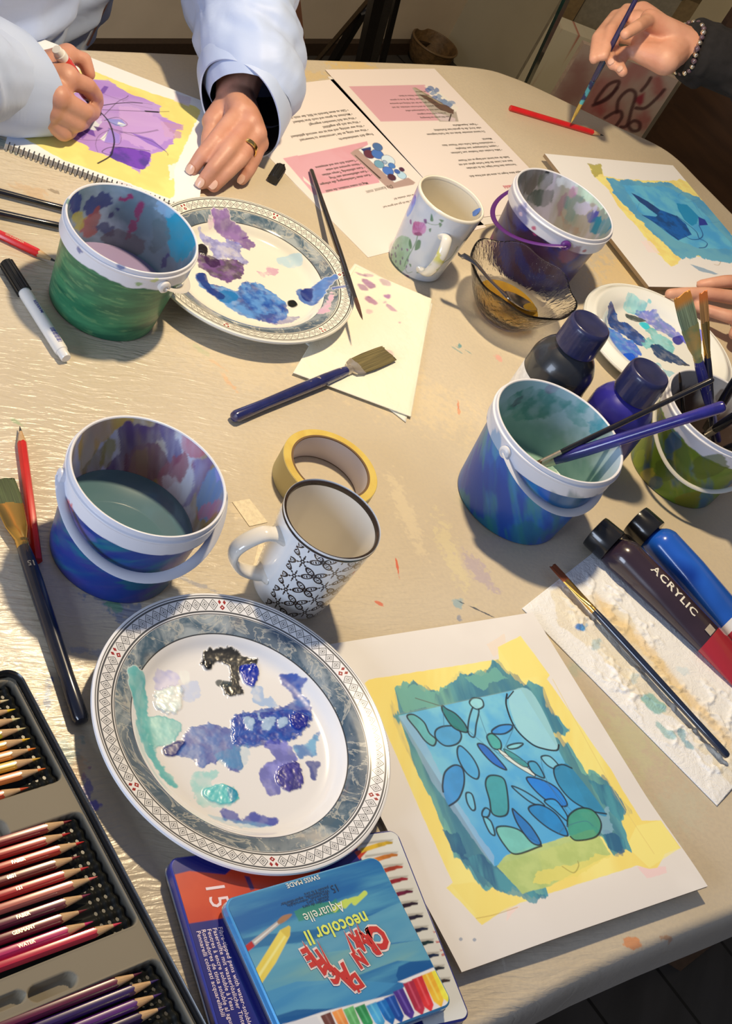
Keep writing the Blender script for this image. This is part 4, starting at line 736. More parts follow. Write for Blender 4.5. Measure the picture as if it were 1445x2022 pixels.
def floral():
    R, h, rb = .0408, .097, .0330; c = (-.1070, 1.4565); Rm = .037
    cv = Canvas(-PI*Rm, PI*Rm, 0, h, .0006, (.66, .72, .82)); q = lambda px, py: (lambda a: (wrapa(a[0]+PI/2)*Rm, a[1]))(RC(px, py, c, Rm)); Z = lambda *p: [q(740+p[i]/2.89, 320+p[i+1]/2.89) for i in range(0, len(p), 2)]
    k = smooth(.4, .65, fbm(cv.X*25, cv.Y*20, 4))[..., None]; cv.C = cv.C*(1-k*.5)+np.array((.48, .60, .82))*k*.5
    g1, g2, pk = ob(150, 175, 120), ob(85, 125, 75), ob(205, 95, 130)
    cv.shape(Z(60, 560, 80, 480, 130, 425, 190, 430, 200, 480, 190, 560, 160, 620, 120, 640, 80, 610), g1, .9, rag=.002, rs=.006, col2=ob(170, 190, 140), curve=True, raw=True)
    rs = np.random.RandomState(3)
    for i in range(16): x, y = rs.uniform(75, 185), rs.uniform(450, 620); cv.shape(Z(x-5, y, x, y-10, x+5, y, x, y+10), ob(100, 70, 100), .8, raw=True, curve=True)
    cv.line(Z(250, 400, 235, 450, 205, 510, 175, 560, 160, 600), .0009, g2, raw=True)
    for l in ((240, 450, 262, 450, 255, 490, 225, 505), (200, 440, 210, 480, 200, 500, 190, 465), (330, 290, 338, 330, 322, 330), (370, 320, 395, 325, 385, 335), (310, 380, 325, 375, 318, 398), (190, 585, 202, 590, 200, 605), (370, 340, 385, 350, 372, 368)): cv.shape(Z(*l), g2, .9, rag=.0004, raw=True, curve=True)
    cv.shape(Z(215, 380, 225, 345, 250, 338, 285, 345, 298, 370, 285, 400, 255, 418, 220, 412), pk, .95, rag=.001, rs=.003, col2=ob(225, 140, 165), raw=True, curve=True); cv.shape(Z(225, 405, 260, 400, 270, 418, 240, 420), ob(140, 50, 90), .8, raw=True, curve=True)
    for x in (225, 240, 255, 270, 285): cv.line(Z(250, 412, x, 350), .0004, ob(180, 70, 110), .8, raw=True)
    for l in ((285, 325, 300, 325, 300, 348, 288, 345), (203, 330, 212, 330, 212, 355, 203, 350), (175, 495, 186, 500, 180, 512), (165, 655, 190, 660, 180, 678, 168, 670)): cv.shape(Z(*l), ob(150, 70, 120), .9, raw=True, curve=True)
    cv.line(Z(290, 335, 320, 350, 360, 352, 385, 335), .0005, g2, raw=True); cv.line(Z(165, 610, 180, 640, 210, 635), .0005, g2, raw=True)
    cv.shape(Z(238, 190, 248, 210, 235, 250, 205, 300, 185, 310, 190, 270, 210, 230), ob(115, 150, 215), .95, rag=.001, rs=.004, col2=ob(70, 100, 180), raw=True, curve=True)
    cv.line(Z(240, 640, 300, 630, 380, 590, 440, 540, 470, 480), .0018, ob(120, 135, 95), .8, raw=True); cv.line(Z(280, 660, 320, 620, 350, 640, 330, 660), .0007, ob(130, 145, 105), .8, raw=True); cv.shape(Z(560, 370, 530, 400, 500, 450, 520, 470, 560, 420), ob(90, 75, 60), .6, rag=.002, raw=True, curve=True)
    root = mug('tall white mug painted with a pink flower, green leaves and a blue butterfly', c, R, h, rb, mat('x'), math.radians(-64), (.018, .070), .020, .0062, mat('cream_rim', (.80, .76, .66), .12), mat('cream_glaze', (.74, .69, .57), .12, Coat_Weight=.6, Coat_Roughness=.05))
    body = root.children[0]; old = body.data; na, nz = 320, 110; al = np.arange(na)*2*PI/na-PI; zz = np.linspace(0, 1, nz); pr = np.array([(rb-.003, 0), (rb, .003), (rb+(R-rb)*.25, h*.25), (rb+(R-rb)*.6, h*.6), (R-.0003, h-.002)]); pz = np.interp(zz, [0, .03, .27, .62, 1], pr[:, 1]); rr = np.interp(pz, pr[:, 1], pr[:, 0])
    U = np.tile(al, nz); Zg = np.repeat(pz, na); Rg = np.repeat(rr, na); s = cv.sample(wrapa(U+PI/2)*Rm, Zg); V = np.c_[Rg*np.cos(U), Rg*np.sin(U), Zg]; i = np.arange(nz*na).reshape(nz, na); j = np.roll(i, -1, 1); F = np.stack([i[:-1], j[:-1], j[1:], i[1:]], -1).reshape(-1, 4)
    bpy.data.objects.remove(body); mk('body', V, F, painted('floral_mug_glaze', .14, .14, coat=.6), root, True, cols=np.c_[s[:, :3], s[:, 3]*0])
    # butterfly inside the cup, blossom on the handle
    qi = lambda px, py: RC(px, py, c, R-.0036, True); mb = MB()
    for pts in ([(921, 432), (922, 419), (930, 418), (934, 428), (928, 434)], [(930, 424), (938, 415), (949, 411), (946, 420), (936, 428)]):
        W3 = []
        for px, py in spline(pts, 4, True): a, z = qi(px, py); W3.append(((R-.0042)*math.cos(a), (R-.0042)*math.sin(a), z))
        mb.add(W3, [tuple(range(len(W3)))])
    mb.build('butterfly', smat('blue_glaze', ob(110, 145, 205), .2), root)
    return root
fm = floral()
# yellow blossom on the floral mug's handle
hd = [o for o in fm.children if o.name.startswith('handle')][0]
def hfn(b):
    x, y, z = b.xyz(); n = b.noise(70, 2); y1 = (z-.058).abs().ss(.012, .004)*n.ss(.40, .5); g = (z-.036).abs().ss(.012, .003)*b.noise(60, 2).ss(.5, .58)
    b.set('Base Color', b.mix(g, b.mix(y1, (.74, .73, .68), (.62, .62, .18)), (.30, .42, .20)))
hd.data.materials[0] = mat('floral_handle_glaze', rough=.13, fn=hfn, Coat_Weight=.6)
# ---- roll of tape
tr_ = thing('masking_tape_roll', 'roll of yellow masking tape lying on its side beside the geometric mug', 'tape', (-.0495, 1.0275, 0))
ro, ri, th = .0470, .0385, .0275
V, F = lathe([(ri+.0008, .0002), (ro-.0006, 0), (ro, .0006), (ro, th-.0006), (ro-.0006, th), (ri+.0008, th), (ri+.0008, .0002)], 96, False)
def tapefn(b):
    x, y, z = b.xyz(); r = (x*x+y*y).sqrt(); s = (r*3300).frac().ss(.3, .7)*.18; top = z.gt(th-.0008)*r.lt(ro-.0004); c = b.mix(b.noise(60, 3).ss(.3, .7), ob(238, 190, 80), ob(226, 172, 62)); sd = ob(238, 196, 115)
    c = b.mix(s, c, (.45, .25, .05)); b.set('Base Color', b.mix(top, sd, c)); b.bump(b.noise(300, 2), .2, .0004)
mk('tape', V, F, mat('masking_tape', rough=.6, fn=tapefn), tr_)
V, F = lathe([(ri-.0012, .0), (ri+.0008, 0), (ri+.0008, th), (ri-.0012, th), (ri-.0014, th-.0006), (ri-.0014, .0006), (ri-.0012, 0)], 96, False)
mk('core', V, F, mat('cardboard_core', rough=.7, fn=lambda b: b.set('Base Color', b.mix(b.xyz()[2].gt(th-.001).max(b.xyz()[2].lt(.001)), (.66, .60, .60), (.16, .09, .04)))), tr_)
# ---- glass bowl with amber liquid and a spoon
BC = P(1012, 636, 0); BC = np.array([.0085, 1.466, 0])
bw = thing('glass_bowl', 'clear glass bowl with a wavy rim holding a little amber liquid', 'bowl', BC)
na = 96; al = np.arange(na)*2*PI/na; wav = .5+.5*np.sin(al*7+.6)
def bowl_ring(r, z, k): return np.c_[(r*(1+k*.05*wav))*np.cos(al), (r*(1+k*.05*wav))*np.sin(al), z+k*.0055*wav]
prof = [(.0001, .002, 0), (.018, .001, 0), (.024, 0, 0), (.027, .001, 0), (.033, .008, 0), (.041, .020, .1), (.049, .035, .5), (.056, .048, 1), (.0575, .0505, 1), (.0565, .0515, 1), (.0545, .050, 1), (.047, .0365, .5), (.039, .022, .1), (.030, .011, 0), (.020, .006, 0), (.0001, .0055, 0)]
prof = [(r*1.17, z*1.05, k*.75) for r, z, k in prof]; V = np.vstack([bowl_ring(*p) for p in prof]); i = np.arange(len(prof)*na).reshape(-1, na); j = np.roll(i, -1, 1); F = np.stack([i[:-1], j[:-1], j[1:], i[1:]], -1).reshape(-1, 4)
def gfn(b): b.bump(b.noise(1, 3, b.vec(b.xyz()[0]*160, b.xyz()[1]*160, b.xyz()[2]*60), dist=1), .7, .0016)
mk('bowl', V, F, mat('pressed_glass', (.96, .95, .92), .05, fn=gfn, Transmission_Weight=1, IOR=1.28), bw)
V, F = lathe([(.0, .0066), (.0234, .0070), (.0345, .0121), (.0390, .0180), (.0388, .0187), (0, .0185)], 64); V[:, 2] += .0002
mk('liquid', V, F, mat('amber_liquid', ob(235, 170, 55), .04, Transmission_Weight=.75, IOR=1.33), bw)
spm = mat('spoon_steel', (.42, .38, .33), .16, 1.0)
def spoon():
    e = P(915, 505, .066); b0 = P(1000, 585, .0420); b1 = P(1052, 604, .0200); root = thing('spoon', 'small steel spoon lying in the glass bowl, handle over its left rim', 'spoon', e)
    pth = spline([e+[-.003, .002, -.004], e, e*.75+b0*.25+[0, 0, .0035], e*.4+b0*.6+[0, 0, .0005], b0], 8); n = len(pth); w = np.interp(np.linspace(0, 1, n), [0, .12, .5, .85, 1], [.0035, .0052, .0034, .0024, .0040])
    V, F = tube(pth, .0009, 10, w, up=np.array([.3, -.2, 1])); mk('handle', V, F, spm, root, True, world=True)
    d = b1-b0; L = np.linalg.norm(d); M = np.array(rot_to(d, (0, 0, 1))); V = []; F = []; nu, nv = 22, 22
    for k, (th_, of) in enumerate(((0, 0), (.0009, 1))):
        for a in range(nu+1):
            for q in range(nv):
                s = a/nu; r = math.sqrt(s); t = 2*PI*q/nv; X_ = .5+.5*r*math.cos(t); yw = r*math.sin(t)*(.0150-.003*(X_-.5)); V.append((X_*L*1.12, yw, -.0075*(1-r*r)-th_))
    n1_ = (nu+1)*nv
    for k in range(2):
        for a in range(nu):
            for q in range(nv):
                f = (k*n1_+a*nv+q, k*n1_+a*nv+(q+1) % nv, k*n1_+(a+1)*nv+(q+1) % nv, k*n1_+(a+1)*nv+q); F.append(f if k else f[::-1])
    for q in range(nv): F.append((nu*nv+q, nu*nv+(q+1) % nv, n1_+nu*nv+(q+1) % nv, n1_+nu*nv+q))
    V = np.array(V)@M.T+b0; mk('bowl', V, F, spm, root, True, world=True)
spoon()
# ---- paint bottles
def bottle(label, c, h, R, col, capc, lab=None, rough=.3):
    root = thing('paint_bottle', label, 'bottle', (c[0], c[1], 0), None, 'plastic paint bottles with blue caps')
    hs = h-.034; pr = spline([(R-.002, 0), (R, .004), (R, hs*.5), (R, hs*.72), (R*.97, hs*.80), (R*.82, hs*.90), (R*.60, hs*.97), (R*.52, hs), (R*.50, hs+.003)], 6)
    V, F = lathe(pr, 64); mk('body', V, F, smat('bottle_plastic', col, rough, 0, .04, 40, Coat_Weight=.3), root)
    rc = .0232; cz = hs-.001; pc = [(rc*.97, cz), (rc, cz+.001), (rc*1.0, cz+.002), (rc*.985, cz+.024), (rc*.97, cz+.0285), (rc*.93, cz+.0315), (rc*.86, cz+.0325), (rc*.80, cz+.0315), (rc*.5, cz+.0305), (0, cz+.0303)]
    V, F = lathe(pc, 120); a = np.arctan2(V[:, 1], V[:, 0]); rr = np.hypot(V[:, 0], V[:, 1]); k = np.where((V[:, 2] > cz+.003) & (V[:, 2] < cz+.026) & (rr > rc*.95), 1+.008*np.sign(np.sin(a*30)), 1); V[:, :2] *= k[:, None]
    mk('cap', V, F, smat('cap_plastic', capc, .33, 0, .15, 50, Coat_Weight=.25), root)
    if lab: V, F = lathe([(R+.0003, .012), (R+.0004, .013), (R+.0004, hs*.60), (R+.0003, hs*.605)], 64, False); mk('label', V, F, smat('bottle_label', lab, .5), root)
    return root
cap = (.018, .022, .085)
q = P(1168, 638, .143); bottle('black paint bottle with a navy cap and white label, standing behind the blue bucket', q, .145, .0355, (.022, .026, .034), cap, (.80, .78, .74), .28)
q = P(1285, 733, .134); bottle('royal blue paint bottle with a navy cap, between the two right-hand buckets', q, .136, .0345, (.030, .026, .30), cap, None, .3)
# ---- paint tubes
def ptube(label, a, b, col, bandc, txt=None, R=.0185, w=.030, caplen=.020, redx=None, tx0=.1):
    a, b = np.array(a), np.array(b); d = b-a; L = np.linalg.norm(d); M = rot_to(d); root = thing('paint_tube', label, 'tube', a, M)
    n = 60; na = 48; xs = np.linspace(caplen, L, n); t = (xs-caplen)/(L-caplen); sh = np.clip(t/.05, 0, 1)
    ry = R*np.interp(t, [0, .04, .08, 1], [.72, .93, 1, 1])*(1-t)+w*t; rz = R*np.interp(t, [0, .04, .08, .3, .6, .92, 1], [.72, .93, 1.0, .88, .60, .13, .10]); al = np.arange(na)*2*PI/na
    zc = rz-R; V = np.vstack([np.c_[np.full(na, xs[k]), ry[k]*np.sign(np.cos(al))*np.abs(np.cos(al))**.9, zc[k]+rz[k]*np.sin(al)] for k in range(n)]); i = np.arange(n*na).reshape(n, na); j = np.roll(i, -1, 1)
    F = [tuple(f) for f in np.stack([i[:-1], i[1:], j[1:], j[:-1]], -1).reshape(-1, 4)]+[tuple(i[0]), tuple(i[-1][::-1])]
    def fn(b):
        x, y, z = b.xyz(); t_ = x*(1/L); c = b.mix(b.noise(20, 2).ss(.3, .7), col, tuple(np.array(col)*1.25)); c = c if redx else b.mix(t_.gt(.66)*t_.lt(.705), c, (.80, .80, .82)); c = b.mix(x.gt(redx or .705*L), c, bandc); b.set('Base Color', c); b.bump(b.noise(9, 2), .25, .004)
    mk('body', V, F, mat('tube_plastic', rough=.22, fn=fn, Coat_Weight=.5, Coat_Roughness=.06), root)
    V, F = lathex([(-.002, R*.80), (-.0035, R*.86), (-.003, R*.93), (0, R*.965), (caplen-.001, R), (caplen+.001, R*.97), (caplen+.001, R*.7)], 60); k = np.where(V[:, 0] > 0, 1, 1); a_ = np.arctan2(V[:, 2], V[:, 1]); kk = 1+.008*np.sign(np.sin(a_*24))*((V[:, 0] > 0) & (V[:, 0] < caplen-.002)); V[:, 1] *= kk; V[:, 2] *= kk
    mk('cap', V, F, mat('tube_cap', (.012, .012, .013), .22, Coat_Weight=.4), root)
    if txt:
        V, F = text(txt, .0128, (tx0, -.006), 0, 1.10, bold=.018, space=1.12); V[:, 1] -= 0.002
        tt = (V[:, 0]-caplen)/(L-caplen); ryv = np.interp(tt, t, ry); rzv = np.interp(tt, t, rz); zcv = rzv-R; V[:, 2] = zcv+rzv*np.sqrt(np.clip(1-(V[:, 1]/ryv)**2, 0, 1))+.0005; mk('lettering', V, F, mat('white_print', (.80, .78, .70), .4), root, False)
        V, F = boxm(redx-.009, redx-.001, -.010, .003, 0, .0004); V = np.array(V, float); tt = (V[:, 0]-caplen)/(L-caplen); V[:, 2] += np.interp(tt, t, rz)*1.97-R+.0002; mk('printed_patch', V, F, smat('patch_print', (.45, .40, .34), .5), root, False)
    return root
tA, tB = P(1178, 1052, .0185), P(1404, 1250, .0185); tD = np.linalg.norm(tB-tA)
ptube('black acrylic paint tube lettered ACRYLIC, beside the paper towel', tA, tA+(tB-tA)*1.6, (.030, .018, .028), (.40, .025, .04), 'ACRYLIC', .0185, .0245, redx=tD*.46+.082, tx0=tD*.46-.004)
ptube('glossy bright blue paint tube with a black cap, beside the black tube', P(1258, 1030, .0185), P(1258, 1030, .0185)+(P(1440, 1200, .0185)-P(1258, 1030, .0185))*1.62, (.012, .09, .46), (.45, .03, .05), None, .0185, .026)
# ================================================================== papers, boards, towels
def frame2(o, xdir):                         # root matrix from a world corner and a horizontal direction
    return math.atan2(xdir[1], xdir[0])
def sheet(name, label, cat, o, xd, w, h, th, res, base, paint, lift=None, rough=.75, group=None, matname=None, text_parts=None, z0=.0, bump=0, edgecol=None, skirt_n=None):
    ang = math.atan2(xd[1], xd[0]); root = thing(name, label, cat, (o[0], o[1], z0), ang, group)
    c = Canvas(0, w, 0, h, res, base, tf=lambda px, py: RL(px, py, root, th)); paint(c, root)
    nx, ny = c.nx, c.ny; c.X = np.minimum(c.X, w); c.Y = np.minimum(c.Y, h)
    L = lift(c.X, c.Y) if lift else np.zeros(c.X.shape); top = np.c_[c.X.ravel(), c.Y.ravel(), (th+L+c.H).ravel()]; F = [gridfaces(nx, ny)]
    idx = np.arange(nx*ny).reshape(ny, nx); ring = np.concatenate([idx[0, :-1], idx[:-1, -1], idx[-1, :0:-1], idx[:0:-1, 0]]); bot = top[ring].copy(); bot[:, 2] -= th+c.H.ravel()[ring]; bot[:, 2] = np.maximum(bot[:, 2], 0)
    side = top[ring].copy(); n0 = len(top); m = len(ring); k = np.arange(m); k2 = (k+1) % m
    V = np.vstack([top, side, bot]); F.append(np.stack([n0+k2, n0+k, n0+m+k, n0+m+k2], -1))
    # underside: a second coarse grid would be unseen; close with the same grid lowered
    under = top.copy(); under[:, 2] = np.maximum(L.ravel(), 0); V = np.vstack([V, under]); F.append(gridfaces(nx, ny)[:, ::-1]+n0+2*m)
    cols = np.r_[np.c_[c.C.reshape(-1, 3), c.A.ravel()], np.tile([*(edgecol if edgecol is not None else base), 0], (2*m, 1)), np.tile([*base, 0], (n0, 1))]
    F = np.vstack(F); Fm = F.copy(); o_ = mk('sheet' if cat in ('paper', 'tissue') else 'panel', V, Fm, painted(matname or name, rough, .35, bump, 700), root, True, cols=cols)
    return root, c
def tri(mb, V, F): mb.add(V, F); return mb
# --- printed handouts
ink = smat('print_ink', (.10, .09, .08), .7); inkp = smat('pink_print_ink', (.62, .16, .22), .7)
PKR = (255, 232, 206); pkc = ob(238, 168, 165, PKR)
BLp, TLp = P(726, 509)[:2], P(516.6, 297)[:2]; vL = (TLp-BLp)/np.linalg.norm(TLp-BLp); uL = np.array([vL[1], -vL[0]])
def pad_picture(c, Q, seed):
    """a small printed photo of a sketch pad with a blue pebble drawing"""
def paintL(c, root):
    Z = lambda *p: [(600+p[i]/4.817, 130+p[i+1]/4.817) for i in range(0, len(p), 2)]
    f = fbm(c.X*6, c.Y*6, 5)
    c.shape(Z(-190, 885, 600, 717, 720, 1110, 170, 1215), pkc, 1, col2=ob(236, 160, 158, PKR), vs=.03)
    c.shape(Z(-200, 880, -60, 850, 0, 1090, 160, 1215, 100, 1230), pkc, 1)
    c.shape(Z(440, 830, 480, 800, 560, 770, 1060, 1110, 1040, 1130, 830, 1170, 800, 1165), ob(190, 150, 130, PKR)); c.shape(Z(520, 800, 620, 745, 1000, 1060, 860, 1110), ob(252, 235, 215, PKR))
    c.shape(Z(480, 850, 490, 850, 735, 1070, 720, 1075), ob(70, 40, 40, PKR)); c.shape(Z(540, 790, 635, 770, 640, 800, 575, 825), ob(45, 60, 110, PKR))
    for x, y, r, rx, col in ((620, 840, 50, 1, (105, 45, 60)), (700, 840, 55, 1, (75, 115, 175)), (700, 770, 45, 1, (80, 110, 150)), (715, 935, 45, 1, (120, 160, 170)), (800, 1000, 50, 1, (80, 120, 185)), (800, 900, 62, 1, (225, 225, 225)), (835, 950, 32, 1, (80, 125, 180)), (770, 915, 20, 1, (170, 180, 190)), (835, 1060, 38, 1, (85, 40, 50)), (930, 1040, 42, 1, (195, 215, 220)), (885, 1005, 26, 1, (70, 100, 160)), (930, 985, 24, 1, (90, 40, 60))):
        p = Z(*sum([[x+r*math.cos(t)*rx+r*.35*math.sin(t), y+r*.85*math.sin(t)] for t in np.linspace(0, 2*PI, 11)[:-1]], [])); c.shape(p, ob(*col, PKR), curve=True); c.line(p, .0006, ob(40, 55, 95, PKR), closed=True)
shL, cL = sheet('printed_handout', 'printed sheet with a photo of blue pebbles, behind the floral mug', 'paper', BLp, uL, .230, .300, .0006, .0009, ob(255, 224, 198, PKR), paintL, group='printed handouts with pink boxes', matname='handout_left')
def put_text(root, rows, z, m, name='printed_text'):
    mb = MB()
    for body, size, at, ang, kw in rows: V, F = text(body, size, at, ang, z=z, **kw); mb.add(V, F)
    return mb.build(name, m, root, False)
rows = []; Wd = .230
body = [("Wissen neues Tempo und wie", .0052, .020, 1), ("Frustration:", .0050, .036, 1), ("Mag ich?", .0048, .060, 0), ("Gibt es etwas, das ich gut und gerne tue?", .0048, .069, 0), ("Nehme oder schenke dir!", .0048, .078, 0)]
for t, s, y, b in body: rows.append((t, s, (Wd-.055, y), PI, {'bold': .02*b}))
for t, y, x in (("Mag ich meine Intuition, die mich?", .112, .12), ("• Kann einen Gedankengang, alle anfangen", .124, .10), ("• Kann selbstbewusst sein Weg", .131, .10), ("• Kann selbständig, Tempo wählen", .138, .10), ("• Nimm spontane und weise", .145, .10), ("• Tausche dich aus und entspanne", .152, .10)): rows.append((t, .0056, (Wd-x, y), PI, {'bold': .012}))
for t, y in (("Frage dich zwischendurch:", .192), ("• Was war nötig, an der Lernstruktur zu bewerten?", .201), ("• Was war wichtig, und was ist mir wertvoll geblieben?", .209), ("• Was hat sich gut angefühlt?", .217), ("• Was hat dich besonders angeregt?", .225), ("• Möchtest du genau und noch dran bleiben?", .233), ("• Gibt es einen Bereich im Bild, der mich zieht?", .241)): rows.append((t, .0062, (Wd-.030, y), PI, {'bold': .012}))
rows.append(("Du kannst nun:", .0085, (Wd-.085, .100), PI+.03, {'shear': .35}))
put_text(shL, rows, .0008, ink)
TLr, TRr = P(641, 139)[:2], P(855, 137)[:2]; uR = (TRr-TLr)/np.linalg.norm(TRr-TLr); vR = np.array([-uR[1], uR[0]]); HR = .30
def paintR(c, root):
    Z = lambda *p: [(600+p[i]/4.817, 130+p[i+1]/4.817) for i in range(0, len(p), 2)]
    c.shape(Z(425, 195, 1150, 180, 1310, 520, 730, 530), ob(232, 165, 160, PKR), 1); c.shape(Z(1030, 210, 1060, 205, 1445, 420, 1470, 530, 1290, 530, 1090, 300), ob(190, 165, 140, PKR)); c.shape(Z(1140, 190, 1250, 210, 1470, 400, 1440, 440), ob(250, 225, 195, PKR))
    for i, (x, y) in enumerate(((1180, 230), (1230, 260), (1260, 230), (1280, 290), (1330, 340), (1290, 330), (1380, 370), (1400, 350), (1210, 215), (1345, 350), (1240, 300))): c.shape(Z(x-32, y, x, y-22, x+34, y+4, x, y+26), ob(*((130, 145, 165) if i % 2 else (85, 110, 150)), PKR), .8, rag=.003, rs=.005, curve=True)
    c.shape(Z(1090, 270, 1200, 290, 1430, 420, 1420, 460, 1300, 420), ob(95, 55, 35, PKR), .9, rag=.002, rs=.006); c.shape(Z(1230, 440, 1290, 450, 1440, 500, 1440, 530, 1300, 520), ob(225, 190, 175, PKR)); c.line(Z(1400, 460, 1380, 525), .0018, ob(50, 25, 20, PKR)); c.shape(Z(1040, 205, 1070, 210, 1330, 370, 1290, 360), ob(170, 145, 110, PKR))
def sheetR(o, label, paint, group, mname): return sheet('printed_handout', label, 'paper', o, uR, .212, HR, .0006, .0009, ob(252, 221, 195, PKR), paint, group=group, matname=mname)
oR = TLr-vR*HR
shR, cR = sheet('printed_handout', 'printed sheet with a photo of twigs, nearest the far table edge', 'paper', oR, uR, .212, HR, .0006, .0009, ob(252, 221, 195, PKR), paintR, group='printed handouts with pink boxes', matname='handout_right', z0=.0009)
rows = []
for k in range(8): rows.append((("dein Bild jeweils aus Bewegung", "im Sinne nach Farben begleitet", "wie auch mich du Gedankenspiel selbst", "nicht gedacht, ob sich Formen verbinden, die sich", "dich eine gibt, aus der sich Anfang und spontane", "Farbe mit Wasser. Folge dir du es zu spüren", "verschwimmen. Nichts ist falsch", "im und frei")[k], .0046, (.150-.004*k*0, .196+k*.0078), PI, {}))
y = .178
for k, t in enumerate(("• Papier, Aquarellfarbe", "oder Acryl, die du gerade hast (Farbstifte)", "Du kannst entweder direkt mit der Farbe beginnen", "", "Material:", "• verschiedene Pinsel, Farbe oder Wasser dazu", "• Lappen, Küchenpapier zum Abtupfen", "• Stifte, Kreiden oder Fineliner zum Zeichnen", "", "Stelle dir was bereit und fange an mit Wasser", "dann erst, Linien die über Farben gehen und mit", "Vertrauen dem Flow folgen, bis du zufrieden", "", "Klappe deine Augen zu, atme tief und freue dich")):
    if t: rows.append((t, .0056, (.192, y-k*.0078), PI, {'bold': .012}))
put_text(shR, rows, .0008, ink); put_text(shR, [("Freies Fantasiebild", .0085, (.19, .052), PI, {'bold': .02})], .0008, inkp, 'heading')
rb_ = math.radians(1.6); u3 = np.array([uR[0]*math.cos(rb_)-uR[1]*math.sin(rb_), uR[0]*math.sin(rb_)+uR[1]*math.cos(rb_)]); v3 = np.array([-u3[1], u3[0]]); o3 = P(646, 152)[:2]-v3*HR
sheet('printed_handout', 'nearly hidden sheet beneath the one with twigs, only its corner showing', 'paper', o3, u3, .205, HR, .0006, .004, ob(244, 218, 190, PKR), lambda c, r: None, matname='handout_under')

